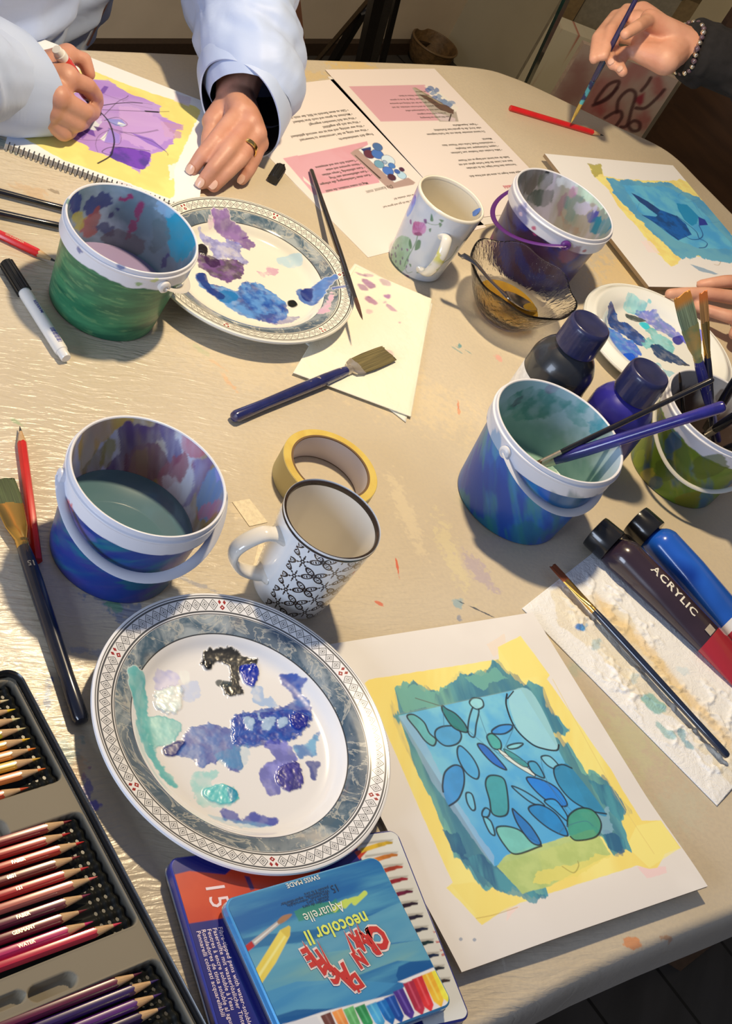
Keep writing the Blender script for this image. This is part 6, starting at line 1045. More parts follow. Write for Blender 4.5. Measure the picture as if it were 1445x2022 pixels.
T15 = tin('pen_tin', 'flat blue and red tin of 15 fibre pens, under the crayon tin', 'tin', a, d15, w15, .150, 0, t15z, .008, p15, (.05, .06, .35))
lt = MB(); th = .0004+t15z
def tx(root, s, size, px, py, z, ang, mb, **kw):
    at = RL(px, py, root, z); V, F = text(s, size, at, ang, z=z+.0003, **kw); mb.add(V, F)
tx(T15, '15', .0210, 402, 1742, t15z, -PI/2, lt, bold=.0)
for k, (s, px, py) in enumerate((("Fibre-tipped pens with water-soluble ink", 435, 1831), ("Faserstifte mit wasserlöslicher Tinte", 424, 1833), ("Feutres à encre soluble à l'eau", 413, 1835), ("Rotuladores de tinta soluble al agua", 402, 1836), ("Pennarelli colorati acquarellabili", 392, 1839))):
    tx(T15, s, .0044, px-5, py, t15z, -PI/2, lt, bold=.01, space=1.05)
lt.build('lettering', mat('pale_lettering', tn(235, 200, 195), .4), T15, False)
zN = t15z+.0135; a, b_ = P(440, 1776, zN)[:2], P(746, 1688, zN)[:2]; dN = (b_-a)/np.linalg.norm(b_-a); wN = np.linalg.norm(b_-a)
def pN(c, root):
    Y5 = lambda *p: [(560+p[i]/4.014, 1640+p[i+1]/4.014) for i in range(0, len(p), 2)]; Z4 = lambda *p: [(320+p[i]/4.817, 1640+p[i+1]/4.817) for i in range(0, len(p), 2)]; Z2 = lambda *p: [(300+p[i]/2.331, 1600+p[i+1]/2.331) for i in range(0, len(p), 2)]
    c.C[:] = tn(60, 130, 165); c.C = streaks(c, [tn(50, 120, 165), tn(85, 150, 175), tn(35, 100, 155)], 8, 10, 90, rot=.0)
    def wave(q, col, al=.8, c2=None): c.shape(Y5(*q), tn(*col), al, curve=False, rag=.0005, col2=tn(*(c2 or col)), streak=.1, vs=.02)
    wave((-400, 940, -200, 900, 100, 900, 400, 780, 700, 670, 850, 600, 1000, 540, 1100, 860, 800, 900, 500, 950, 100, 1020, -300, 1150), (85, 150, 175), .85, (110, 165, 180)); wave((-400, 1160, 0, 1030, 400, 960, 800, 910, 1150, 860, 1240, 1060, 900, 1030, 500, 1180, 100, 1250, -300, 1500), (135, 175, 160), .85, (100, 160, 175)); wave((-300, 1330, 100, 1200, 500, 1180, 900, 1210, 700, 1350, 300, 1430, 0, 1480, -300, 1600), (95, 160, 185), .85, (70, 140, 180)); wave((-100, 1480, 100, 1420, 400, 1410, 200, 1470, 0, 1540), (20, 85, 140), .9); wave((-500, 1000, -150, 920, 0, 900, 200, 880, 560, 760, 200, 790, -200, 830, -500, 900), (30, 95, 145), .7)
    c.shape(Y5(890, 1150, 910, 1080, 1000, 1040, 1230, 1020, 1250, 1060, 910, 1195), tn(25, 85, 140), .95, curve=False); c.shape(Y5(905, 1200, 1250, 1060, 1420, 1400, 900, 1640, -200, 1750, 0, 1540, 300, 1440, 700, 1340, 900, 1290, 980, 1215), tn(238, 225, 215), 1)
    cr = [((1205, 1110), (1320, 1375), (238, 215, 60)), ((1130, 1140), (1250, 1402), (240, 170, 45)), ((1055, 1170), (1170, 1440), (205, 45, 45)), ((985, 1205), (1100, 1468), (170, 40, 60)), ((905, 1270), (1018, 1502), (75, 45, 125)), ((835, 1320), (935, 1530), (25, 70, 145)), ((765, 1355), (865, 1545), (25, 100, 165)), ((690, 1380), (785, 1570), (70, 150, 190)), ((600, 1395), (690, 1580), (45, 130, 70)), ((510, 1410), (590, 1590), (95, 160, 90)), ((420, 1430), (500, 1600), (225, 130, 60)), ((330, 1460), (400, 1610), (95, 50, 40))]
    for (x0, y0), (x1, y1), col in cr:
        hw = 40; c.shape(Y5(x0-hw, y0+10, x0+hw, y0-22, x1+18, y1-60, x1, y1, x1-62, y1-46), tn(*col), 1, curve=False, col2=tn(*[min(v*1.12+8, 255) for v in col]), streak=.3); c.shape(Y5(x0-6, y0, x0+6, y0-4, x1-14, y1-60, x1-26, y1-56), tn(*[min(v+60, 255) for v in col]), .6, soft=.0008)
    c.shape(Y5(-10, 1535, 260, 1470, 300, 1540, 0, 1620), tn(225, 215, 210), 1)
    # pictured crayon and brush
    c.shape(Z4(870, 1350, 1120, 950, 1205, 905, 1220, 920, 1215, 1000, 1080, 1260, 930, 1480), tn(232, 196, 70), 1, col2=tn(240, 210, 95), streak=1.0); c.shape(Z4(905, 1380, 1160, 1000, 1175, 1010, 925, 1400), tn(250, 235, 150), .7, soft=.0006); c.shape(Z4(1120, 950, 1190, 1020, 1215, 1000, 1220, 920, 1205, 905), tn(215, 180, 70), .7)
    c.shape(Z4(760, 1120, 850, 1050, 880, 1100, 790, 1175), tn(190, 45, 45), 1); c.shape(Z4(850, 1050, 1090, 865, 1120, 890, 885, 1095), tn(190, 175, 165), 1); c.shape(Z4(870, 1062, 1095, 880, 1100, 886, 880, 1075), tn(245, 240, 235), .8); c.shape(Z4(1095, 865, 1150, 810, 1235, 795, 1190, 850, 1120, 890), tn(130, 85, 60), 1, curve=True, col2=tn(170, 120, 85))
    c.shape(Y5(80, 640, 200, 590, 380, 560, 420, 530, 450, 640, 300, 680, 120, 720), tn(60, 140, 95), .75, rag=.001); c.line(Y5(645, 495, 560, 575, 590, 540, 520, 560, 480, 600, 500, 560, 430, 600, 400, 630), .0036, tn(205, 215, 85), .95)
NEO = tin('crayon_tin', 'light blue tin of wax crayons with upside-down red lettering, nearest on the stack', 'tin', a, dN, wN, .118, t15z+.0004, .0130, .008, pN, (.10, .40, .75))
zl = .0132
g = MB(); Yp = lambda x, y: (560+x/4.014, 1640+y/4.014)
tx(NEO, 'neocolor II', .0150, *Yp(640, 640), zl, PI+.02, g, bold=.02, sx=.80); g.build('yellow_lettering', mat('yellow_print', tn(225, 225, 95), .35), NEO, False)
g = MB(); tx(NEO, 'Aquarelle', .0112, *Yp(455, 560), zl, PI+.02, g, sx=.78, shear=0); tx(NEO, 'SWISS MADE', .0050, *Yp(275, 350), zl, PI, g, bold=.01); g.build('white_lettering', mat('white_print2', tn(235, 225, 205), .35), NEO, False)
g = MB(); tx(NEO, '15', .0085, *Yp(420, 420), zl, PI+.05, g, sx=.8)
for k, s in enumerate(('pastels à la cire', 'Wachspastelle, aquarellierbar', 'wax pastels, watersoluble', 'pastelli a cera', 'pasteles de cera')): tx(NEO, s, .0034, *Yp(352-24*k*0, 440+k*24), zl, PI, g)
g.build('black_lettering', mat('dark_print', tn(25, 50, 75), .35), NEO, False)
red, out = MB(), MB()
for ch, x, y, sz, sy, an in (('C', 735, 740, .021, 1.5, .45), ('A', 665, 790, .013, 1.6, .3), ('R', 690, 850, .014, 1.7, .3), ('A', 575, 800, .014, 1.9, .28), ('N', 600, 950, .014, 1.5, .28), ('D', 570, 1130, .016, 1.2, .35), ("'", 560, 1210, .012, 1, .3), ('A', 470, 1060, .018, 1.9, .35), ('C', 370, 1050, .015, 1.7, .35), ('H', 270, 950, .015, 2.0, .35), ('E', 190, 930, .016, 1.5, .2)):
    for mb_, bo, dz in ((red, .055, .0003), (out, .125, 0)):
        at = RL(*Yp(x, y), NEO, zl); V, F = text(ch, sz*.75, (0, 0), 0, z=0, bold=bo); V[:, 1] *= sy; dz += .00004*(x % 7); ca, sa = math.cos(PI+an*.6), math.sin(PI+an*.6); mb_.add(np.c_[V[:, 0]*ca-V[:, 1]*sa+at[0], V[:, 0]*sa+V[:, 1]*ca+at[1], np.full(len(V), zl+.0002+dz)], F)
for x0, y0, x1, y1 in ((575, 735, 640, 900), (520, 770, 590, 930), (478, 800, 560, 980), (265, 875, 400, 1150), (150, 885, 215, 1000)):
    for mb_, w_, dz in ((red, .0008, .0003), (out, .0014, 0)):
        p0, p1_ = RL(*Yp(x0, y0), NEO, zl), RL(*Yp(x1, y1), NEO, zl); d = (p1_-p0)/np.linalg.norm(p1_-p0); nn = np.array([-d[1], d[0]]); V = [[*(p0-d*w_), zl+.0002+dz], [*(p1_+nn*w_*1.5), zl+.0002+dz], [*(p1_-nn*w_*1.5), zl+.0002+dz]]; mb_.add(V, [(0, 1, 2)])
out.build('lettering_outline', mat('pale_print', tn(238, 205, 190), .35), NEO, False); red.build('red_lettering', mat('red_print', tn(200, 45, 42), .35), NEO, False)
# ================================================================== pencil case
zK = .012; K0 = P(30, 1345, zK)[:2]; eC = P(385, 2022, zK)[:2]-K0; eC /= np.linalg.norm(eC); nC = np.array([eC[1], -eC[0]])     # along the lid edge, and into the case
def ST(px, py, z=zK): q = P(px, py, z)[:2]-K0; return q@eC, q@nC
angC = math.atan2(nC[1], nC[0]); LC, WC = .335, .205                      # local x = into the case (t), local y = -s
case = thing('pencil_case', 'open black tin case of coloured pencils with a grey recessed tray', 'pencil case', (*K0, 0), angC)
def CL(s, t): return np.array([t, s]) if abs(math.cos(angC)*0) > 1 else np.array([t, -s])
# local frame: x axis = nC, y axis = nC turned left; s runs along eC, which is +y or -y
ysg = 1.0 if (-nC[1]*eC[0]+nC[0]*eC[1]) > 0 else -1.0
y0c, y1c = sorted((ysg*-.010, ysg*LC))
V, F = prism(rrect(-.006, WC, y0c, y1c, .012), 0, .0014, .0004); mk('base', V, F, mat('black_tin', (.012, .012, .013), .35, .2), case)
rimP = [(x, y, .011) for x, y in rrect(-.0045, WC-.001, y0c+.0015, y1c-.0015, .011, 8)]
V, F = tube(rimP, .0055, 10, .0015, up=np.array([0, 0, 1.0]), closed=True); mk('rim', V, F, mat('black_tin_rim', (.014, .014, .015), .3, .1, Coat_Weight=.3), case)
# the moulded tray as one relief
sA, sB, sC, sD, sE = ST(112, 1539)[0], ST(143, 1603)[0], ST(262, 1824)[0], ST(300, 1893)[0], .315
rs_ = .0009; tt, ss = np.meshgrid(np.arange(-.002, WC-.003, rs_), np.arange(-.006, LC-.004, rs_)); H = np.full(tt.shape, .0095); dark = np.zeros(tt.shape)
def rr_sd(x, y, x0, x1, y0, y1, r): cx, cy = (x0+x1)/2, (y0+y1)/2; qx, qy = np.abs(x-cx)-(x1-x0)/2+r, np.abs(y-cy)-(y1-y0)/2+r; return np.hypot(np.maximum(qx, 0), np.maximum(qy, 0))+np.minimum(np.maximum(qx, qy), 0)-r
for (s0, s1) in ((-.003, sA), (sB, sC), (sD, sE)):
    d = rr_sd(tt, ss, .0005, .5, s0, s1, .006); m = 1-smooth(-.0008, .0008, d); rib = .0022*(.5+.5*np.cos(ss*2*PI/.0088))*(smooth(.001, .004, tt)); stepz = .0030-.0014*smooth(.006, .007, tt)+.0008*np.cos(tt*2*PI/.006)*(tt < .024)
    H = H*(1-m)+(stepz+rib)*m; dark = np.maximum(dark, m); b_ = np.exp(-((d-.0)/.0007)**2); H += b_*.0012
def hole(px0, py0, px1, py1, deep=.002):
    s0, t0 = ST(px0, py0); s1, t1 = ST(px1, py1); d = rr_sd(tt, ss, min(t0, t1), max(t0, t1), min(s0, s1), max(s0, s1), .006); m = 1-smooth(-.0007, .0007, d); global H; H = H*(1-m)+deep*m
hole(146, 1912, 66, 1978); hole(48, 1948, -40, 2010); hole(6, 1612, -50, 1680)
s0, _t = ST(105, 1330)
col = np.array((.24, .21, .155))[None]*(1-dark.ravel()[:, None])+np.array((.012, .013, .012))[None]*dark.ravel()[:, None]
V = np.c_[tt.ravel(), ysg*ss.ravel(), H.ravel()]; F = gridfaces(tt.shape[1], tt.shape[0]); F = F if ysg > 0 else F[:, ::-1]
mk('tray', V, F, painted('moulded_tray', .55, spec=.12), case, True, cols=np.c_[col, np.zeros(len(col))])
# ---- pencils
def hexprof(xs, rs, sc=True):
    a = np.arange(6)*PI/3+PI/6; V = []; F = []
    for x, r in zip(xs, rs): V.append(np.c_[np.full(6, x), r*np.cos(a), r*np.sin(a)])
    for i in range(len(xs)-1): F += [(i*6+j, (i+1)*6+j, (i+1)*6+(j+1) % 6, i*6+(j+1) % 6) for j in range(6)]
    F += [tuple(range(6))[::-1], tuple(range((len(xs)-1)*6, len(xs)*6))]; return np.vstack(V), F
M_wood = mat('sharpened_cedar', rough=.6, fn=lambda b: b.set('Base Color', b.mix(b.noise(1, 3, b.vec(b.xyz()[0]*40, b.xyz()[1]*900, b.xyz()[2]*900)).ss(.3, .7), (.52, .32, .15), (.66, .44, .24))))
M_foil = mat('gold_foil', (.85, .72, .45), .3, .6)
def pencil(label, tip, end, col, lead, R=.0036, group=None, wood=.017, ledl=.007, hexa=True, foil=None, name='coloured_pencil', cat='pencil', endc=None, roll=0):
    tip, end = np.array(tip), np.array(end); d = tip-end; L = np.linalg.norm(d); root = thing(name, label, cat, end, rot_to(d), group)
    mb_ = smat('pencil_lacquer', col, .25, 0, .06, 60, Coat_Weight=.35, Coat_Roughness=.1); xb = L-wood-ledl*.5
    # scalloped end of the lacquer: long hexagon rings sampled finely around
    n = 36; a = np.arange(n)*2*PI/n; hexr = R*.90+R*.10*((math.cos(PI/6)/np.cos((a % (PI/3))-PI/6)-.866)/.134) if hexa else np.full(n, R)
    rings = [(0.0, .93), (.0008, 1), (xb-.004, 1)]; V = [np.c_[np.full(n, x), k*hexr*np.cos(a), k*hexr*np.sin(a)] for x, k in rings]
    sc = xb-.0022*((hexr-hexr.min())/max(hexr.max()-hexr.min(), 1e-9)) if hexa else np.full(n, xb); V.append(np.c_[sc+.001, hexr*np.cos(a), hexr*np.sin(a)]); F = []
    for i in range(3): F += [(i*n+j, (i+1)*n+j, (i+1)*n+(j+1) % n, i*n+(j+1) % n) for j in range(n)]
    F += [tuple(range(n))[::-1], tuple(range(3*n, 4*n))]; mk('barrel', np.vstack(V), F, mb_, root, True)
    V = [np.c_[sc+.0008, hexr*.995*np.cos(a), hexr*.995*np.sin(a)]]+[np.c_[np.full(n, x), k*R*np.cos(a), k*R*np.sin(a)] for x, k in ((xb+.0035, .80), (L-ledl, .34))]; F = []
    for i in range(2): F += [(i*n+j, (i+1)*n+j, (i+1)*n+(j+1) % n, i*n+(j+1) % n) for j in range(n)]
    F += [tuple(range(n))[::-1], tuple(range(2*n, 3*n))]; mk('sharpened_wood', np.vstack(V), F, M_wood, root, True)
    V, F = lathex([(L-ledl-.0002, R*.34), (L-.0012, R*.10), (L, 0)], 16); mk('lead', V, F, mat('pencil_lead', lead, .5), root)
    if foil:
        V, F = text(foil, .0034, (L-.055, -.0012), 0, bold=.02, z=R*.88+.00015); mk('foil_print', V, F, M_foil, root, False)
    return root
def c255(*c, k=1.0): return np.clip(lin(c)*k, .004, .95)
def case_pencil(label, px, py, col, lead, skew=0, group=None, z=.0078, foil=None):
    s, t = ST(px, py, z); tip = K0+eC*s+nC*t; d = nC+eC*skew; d /= np.linalg.norm(d); e = tip+d*.172; return pencil(label, (*tip, z), (*e, z), col, lead, .0037, group, foil=foil)
Zy = lambda x, y: (x/5.78, 1300+y/5.78); Zr = lambda x, y: (x/3.6125, 1600+y/3.6125)
GY, GR, GP = 'yellow and orange pencils in the top compartment', 'red and pink pencils in the middle compartment', 'violet pencils in the bottom compartment'
for lab, (x, y), col, ld in (("cream-barrelled coloured pencil, topmost in the case's yellow compartment", (105, 472), (205, 185, 130), (230, 215, 170)), ('warm yellow coloured pencil with a blunt yellow tip, second from the top', (180, 578), (225, 190, 60), (240, 205, 40)), ('lemon yellow coloured pencil with a pale tip, third in its compartment', (237, 680), (215, 200, 40), (235, 225, 160)), ('greenish yellow coloured pencil, below the lemon one with the pale tip', (298, 792), (205, 195, 35), (220, 205, 150)), ('golden orange coloured pencil with a deep yellow tip, mid compartment', (350, 912), (235, 165, 45), (245, 195, 40)), ('light orange coloured pencil with a bright highlight and orange tip', (415, 1022), (235, 150, 70), (235, 130, 35)), ('mustard yellow coloured pencil between two orange ones', (467, 1135), (225, 185, 60), (215, 170, 50)), ('reddish orange coloured pencil with a long orange tip, lowest long one', (527, 1252), (228, 130, 60), (230, 115, 35)), ('short red-orange coloured pencil at the foot of the yellow compartment', (330, 1470), (220, 80, 40), (205, 75, 35))):
    case_pencil(lab, *Zy(x, y), c255(*col, k=.9), c255(*ld), -.03, GY)
for lab, (x, y), col, ld, f in (('dark crimson coloured pencil, topmost of the red ones in the case', (515, 70), (150, 35, 45), (120, 20, 35), None), ('scarlet coloured pencil with a broad white gleam, second of the red ones', (505, 160), (190, 50, 45), (190, 25, 30), None), ('bright red coloured pencil with a strong red tip, third of the reds', (603, 222), (200, 50, 40), (200, 25, 25), 'FABER'), ('brownish red coloured pencil, fourth of the reds', (575, 325), (120, 35, 35), (120, 30, 40), '6801'), ('clear red coloured pencil directly above the salmon pink one', (636, 402), (195, 40, 45), (190, 35, 45), '121'), ('salmon pink coloured pencil in the middle of the reds', (698, 472), (205, 110, 95), (225, 110, 110), None), ('plum coloured pencil just below the salmon pink one', (648, 595), (110, 30, 60), (125, 35, 75), 'FABER'), ('maroon coloured pencil with gold lettering reading GERMANY', (625, 705), (120, 25, 45), (115, 25, 40), 'GERMANY'), ('magenta pink coloured pencil above the long crimson one', (668, 792), (205, 50, 110), (200, 40, 110), 'WATER'), ('longest crimson pink coloured pencil, lowest of the reds', (870, 800), (205, 40, 70), (215, 60, 90), None)):
    case_pencil(lab, *Zr(x, y), c255(*col, k=.85), c255(*ld), -.03, GR, foil=f)
for lab, (x, y), col, ld in (('wine purple coloured pencil, topmost of the violet ones', (1015, 1155), (105, 25, 65), (90, 20, 55)), ('dark violet coloured pencil, second of the violet ones', (1135, 1205), (50, 25, 95), (50, 30, 100)), ('purple coloured pencil, third of the violet ones', (1155, 1305), (95, 40, 125), (70, 35, 110)), ('blackish violet coloured pencil, lowest at the frame edge', (1187, 1397), (45, 25, 75), (45, 30, 70))):
    case_pencil(lab, *Zr(x, y), c255(*col, k=.85), c255(*ld), -.03, GP)
RED = c255(205, 30, 28)
pencil('red graphite pencil lying near the far right table edge', P(1192, 268, .0040), P(1007, 213, .0040), RED, (.03, .03, .03), .0042, name='graphite_pencil')
pencil('red graphite pencil pointing away beside the blue and violet bucket', P(39, 841, .0040), P(74, 1108, .0040), RED, (.03, .03, .03), .0042, name='graphite_pencil')
pencil('red graphite pencil at the left edge pointing at the green bucket', P(114, 518, .0040), P(-70, 430, .0040), RED, (.03, .03, .03), .0042, name='graphite_pencil', foil='GOLDFABER')
# ================================================================== brushes
M_gold = mat('gold_ferrule', (.75, .48, .14), .22, 1.0); M_silver = mat('silver_ferrule', (.62, .56, .48), .35, .8)
M_ferr_grn = mat('stained_ferrule', rough=.35, metal=.3, fn=lambda b: b.set('Base Color', b.mix(b.noise(60, 3).ss(.35, .65), (.30, .36, .16), (.62, .42, .14))))
def brush(label, tip, end, handle, R, hl, fl, flat=1.0, tipw=None, bcol=(.25, .2, .1), ferr=None, name='paintbrush', tcol=None, roll=(0, 0, 1), group=None, mark=None, point=False, tail=.55, num=None):
    """hl: handle share of the length, fl: ferrule share; flat: how much the head is flattened"""
    tip, end = np.array(tip, float), np.array(end, float); d = tip-end; L = np.linalg.norm(d); root = thing(name, label, 'brush', end, rot_to(d, roll), group)
    xh = L*hl; V, F = lathex([(0, R*tail*.3), (.0012, R*tail*.8), (.004, R*tail), (xh*.25, R*(tail*.6+.4*.75)), (xh*.6, R*.97), (xh*.8, R), (xh*.93, R*.92), (xh, R*.80), (xh+.001, R*.75)], 24)
    def hf(b):
        c = b.mix(b.noise(80, 3).ss(.3, .7), tuple(np.array(handle)*.85), tuple(np.array(handle)*1.2))
        if mark is not None: c = b.mix(b.noise(150, 4).ss(.62, .68)*b.xyz()[0].gt(xh*.55), c, mark)
        b.set('Base Color', c)
    mk('handle', V, F, mat('lacquered_handle', rough=.22, fn=hf, Coat_Weight=.7, Coat_Roughness=.08), root)
    xf = xh+L*fl; w = tipw or R*1.1; hz = R*.75*(1 if flat == 1 else .34); pr = [(xh-.002, R*.80), (xh+.002, R*.84), (xh+.0035, R*.78), (xh+.005, R*.84), (xh+.0065, R*.78), (xh+(xf-xh)*.45, R*.80), (xf-.002, R*.80), (xf, R*.78)]
    n = len(pr); k = np.linspace(0, 1, n); sy = [1, 1, 1, 1, 1, 1+(w/(R*.8)-1)*.6, w/(R*.8), w/(R*.8)]; sz = [1, 1, 1, 1, 1, 1+(hz/(R*.8)-1)*.6, hz/(R*.8), hz/(R*.8)]
    V, F = lathex(pr, 28, sy, sz); mk('ferrule', V, F, ferr or M_gold, root)
    n = 28; a = np.arange(n)*2*PI/n; Vs = []; xs = [xf-.001, xf+(L-xf)*.35, xf+(L-xf)*.8, L]; ky = [.95, 1.03, 1.0, .96] if not point else [.95, .95, .5, .05]; kz = [.95, .8, .5, .25] if not point else [.95, .9, .5, .05]
    for x, a1, a2 in zip(xs, ky, kz): Vs.append(np.c_[np.full(n, x)+(0 if x < L or point else 1)*.0012*np.sin(np.cos(a)*23), w*a1*np.sign(np.cos(a))*np.abs(np.cos(a))**.7, hz*a2*np.sin(a)])
    F = []
    for i in range(3): F += [(i*n+j, (i+1)*n+j, (i+1)*n+(j+1) % n, i*n+(j+1) % n) for j in range(n)]
    F += [tuple(range(n))[::-1], tuple(range(3*n, 4*n))]
    def bf(b):
        x, y, z = b.xyz(); s = b.noise(1, 3, b.vec(x*18, y*1400, z*600)); c = b.mix(s.ss(.35, .65), tuple(np.array(bcol)*.6), tuple(np.array(bcol)*1.25))
        if tcol is not None: c = b.mix(x.ss(L-(L-xf)*.45, L-(L-xf)*.15), c, tcol)
        b.set('Base Color', c); b.bump(s, .5, .0006)
    mk('bristles', np.vstack(Vs), F, mat('bristle_hair', rough=.6, fn=bf), root)
    if num: V, F = text(num, .007, (L*num_x, -.0025), PI/2, bold=.02, z=R*.98+.0002); mk('size_number', V, F, M_foil, root, False)
    return root
num_x = .62
navy, black = (.012, .016, .07), (.008, .008, .012)
brush('wide flat brush with a dark blue handle lying across the purple-dabbed tissue', P(768, 697, .0075), P(460, 824, .0068), (.015, .02, .12), .0062, .70, .085, .3, .0118, (.16, .13, .05), M_silver, mark=(.4, .35, .3), tail=.95)
brush('long thin black brush leaning over the rim of the back patterned plate', P(716, 632, .0375), P(614, 335, .0040), black, .0036, .72, .16, 1, .0020, (.10, .04, .02), mat('black_ferrule', (.02, .018, .018), .35), point=True, tail=.8)
brush('big flat brush with a thick black handle and gold ferrule, at the left edge', P(2, 946, .0075), P(162, 1428, .0068), (.008, .010, .022), .0066, .70, .19, .3, .0120, (.06, .09, .03), M_gold, tail=.95, num='15')
brush('slim navy brush with a gold ferrule and red-brown hair, lying on the paper towel', P(1091, 1117, .0105), P(1438, 1495, .0115), (.010, .018, .045), .0041, .755, .165, .45, .0052, (.30, .07, .02), M_gold, tail=.9)
brush('upper black brush handle reaching from the left edge behind the green bucket', P(-190, 330, .0042), P(134, 414, .0050), black, .0038, .7, .2, 1, .003, (.1, .05, .02), M_silver, point=True, tail=.9)
brush('lower black brush handle reaching from the left edge to the green bucket', P(-200, 378, .0042), P(124, 448, .0050), black, .0041, .7, .2, 1, .003, (.1, .05, .02), M_silver, point=True, tail=.9)
def inb(label, a, za, b, zb, ext, *args, **kw):
    A, B = P(*a, za), P(*b, zb); d = (B-A)/np.linalg.norm(B-A); return brush(label, A, B+d*ext, *args, **kw)
GL = 'brushes standing in the olive bucket'
inb('wide flat brush with green and orange bristles standing in the olive bucket', (1346, 582), .200, (1401, 800), .092, .055, (.030, .030, .20), .0060, .58, .22, .3, .0105, (.30, .38, .22), M_ferr_grn, tcol=(.75, .30, .05), mark=(.45, .42, .3), roll=(.55, -.75, .4), group=GL)
inb('narrow flat brush with a gold ferrule and orange-tipped hair in the olive bucket', (1388, 577), .205, (1402, 790), .098, .060, (.010, .012, .035), .0044, .60, .22, .4, .0052, (.50, .25, .08), M_gold, tcol=(.75, .20, .04), roll=(.55, -.75, .4), group=GL)
inb('tiny round brush with a brown tip at the left wall of the olive bucket', (1341, 734), .120, (1348, 800), .080, .05, black, .0022, .72, .14, 1, .0019, (.10, .06, .03), mat('dark_ferrule', (.03, .025, .03), .4), point=True, group=GL)
c_l = np.array([.264, 1.377])
def handle_in(label, top, zt, bot, zb, col, R, **kw): A, B = P(*top, zt), P(*bot, zb); return brush(label, B, A, col, R, .72, .14, 1, R*.8, (.08, .05, .03), M_silver, tail=.92, group=GL, **kw)
handle_in('thick black brush handle leaning out of the olive bucket to the upper right', (1490, 690), .185, (1392, 850), .040, black, .0058)
handle_in('second black brush handle in the olive bucket, crossing lower towards the right edge', (1500, 790), .150, (1380, 868), .045, black, .0056)
handle_in('third black brush handle in the olive bucket, lowest at the right edge', (1510, 862), .140, (1398, 900), .050, black, .0052)
# blue bucket's two
GB = 'brush handles leaning out of the bright blue bucket'
def bb(label, rim, zr, low, zl_, L, out, col, R):      # lies on the far right of the rim; out: length beyond it
    A, B = P(*rim, zr), P(*low, zl_); d = (A-B)/np.linalg.norm(A-B); e = A+d*out; return brush(label, e-d*L, e, col, R, .80, .10, 1, R*.8, (.1, .06, .03), M_silver, tail=.95, group=GB)
bb('thick royal blue brush handle leaning out of the bright blue bucket', (1222, 868), .1145, (1112, 903), .070, .215, .105, (.022, .020, .20), .0062)
bb('thin black brush handle beside the royal blue one in the bright blue bucket', (1205, 846), .1120, (1098, 897), .072, .205, .110, black, .0030)
# ================================================================== markers
M_wp = mat('white_marker_plastic', (.78, .77, .74), .3, Coat_Weight=.3); M_bc = mat('black_cap_plastic', (.012, .012, .012), .45)
def ribcap(x0, x1, R, n=12, seg=144):
    V, F = lathex([(x0, R*.3), (x0, R*.86), (x0+.001, R*.97), (x1-.003, R), (x1, R), (x1, R*.6)], seg); a = np.arctan2(V[:, 2], V[:, 1]); k = np.where(V[:, 0] > x0+.0005, 1+.07*np.sign(np.sin(a*n)), 1); r = V.copy(); r[:, 1] *= k; r[:, 2] *= k; return r, F
mk1 = thing('marker_pen', 'white board marker with a ribbed black cap lying left of the green bucket', 'marker', P(131, 708, .0062), rot_to(P(12, 520, .0062)-P(131, 708, .0062)))
L1 = np.linalg.norm(P(12, 520, .0062)-P(131, 708, .0062))
V, F = lathex([(0, .002), (0, .0042), (.001, .0048), (.009, .005), (.0095, .0058), (.012, .0061), (L1*.66, .0061), (L1*.70, .0055), (L1*.71, .005)], 40); mk('barrel', V, F, M_wp, mk1)
V, F = ribcap(L1*.69, L1, .0068); V[:, 0] = L1*.69+L1-V[:, 0]; mk('cap', V, [f[::-1] for f in F], M_bc, mk1)
mb = MB()
for k in range(14): V, F = boxm(.016+k*.0013, .0164+k*.0013+(.0004 if k % 3 else 0), -.0022, .0022, .0061, .00625); mb.add(V, F)
V, F = text('MARKER', .0045, (L1*.42, -.0018), 0, z=.0063, bold=.02); mb.add(V, F); mb.build('barcode', mat('blue_print', (.08, .08, .35), .5), mk1, False)
cc = thing('pen_lid', 'small ribbed black marker cap lying loose on the cloth', 'cap', P(539, 354, .0066), rot_to(P(561, 320, .0066)-P(539, 354, .0066)))
V, F = ribcap(0, .029, .0066); mk('cap_shell', V, F, M_bc, cc)
V, F = lathex([(.029, .0068), (.0285, .0045), (.006, .004), (.006, 0)], 24); mk('cap_bore', V, F, mat('cap_dark_inside', (.004, .004, .004), .6), cc)
for k in range(3): a = k*2*PI/3+.4; V, F = boxm(.0285, .0325, -.001, .001, -.0005, .0005); V = np.array(V, float); V[:, 2] += .0058; V = np.c_[V[:, 0], V[:, 1]*math.cos(a)-V[:, 2]*math.sin(a), V[:, 1]*math.sin(a)+V[:, 2]*math.cos(a)]; mk('tab', V, F, M_bc, cc, False)
mt = P(194, 219, .009); me2 = P(111, 97, .093); hm = thing('marker_pen', 'white board marker with a red label, held in the writing hand', 'marker', me2, rot_to(mt-me2)); L2 = np.linalg.norm(mt-me2)
V, F = lathex([(0, .003), (0, .0044), (.001, .005), (.008, .0052), (.0085, .0062), (.011, .0065), (L2-.032, .0065), (L2-.030, .0055)], 40); mk('barrel', V, F, M_wp, hm)
V, F = lathex([(.017, .0066), (.0172, .00668), (L2-.036, .00668), (L2-.0358, .0066)], 40); a = np.arctan2(V[:, 2], V[:, 1]); mk('label', V, F, mat('red_label', (.62, .05, .04), .35), hm)
V, F = text('BOARD', .0085, (.020, -.0028), 0, bold=.03, space=1.1); r_ = .0069; an = V[:, 1]/r_; V = np.c_[V[:, 0], r_*np.sin(an), r_*np.cos(an)]; mk('lettering', V, F, mat('label_print', (.85, .82, .78), .4), hm, False)
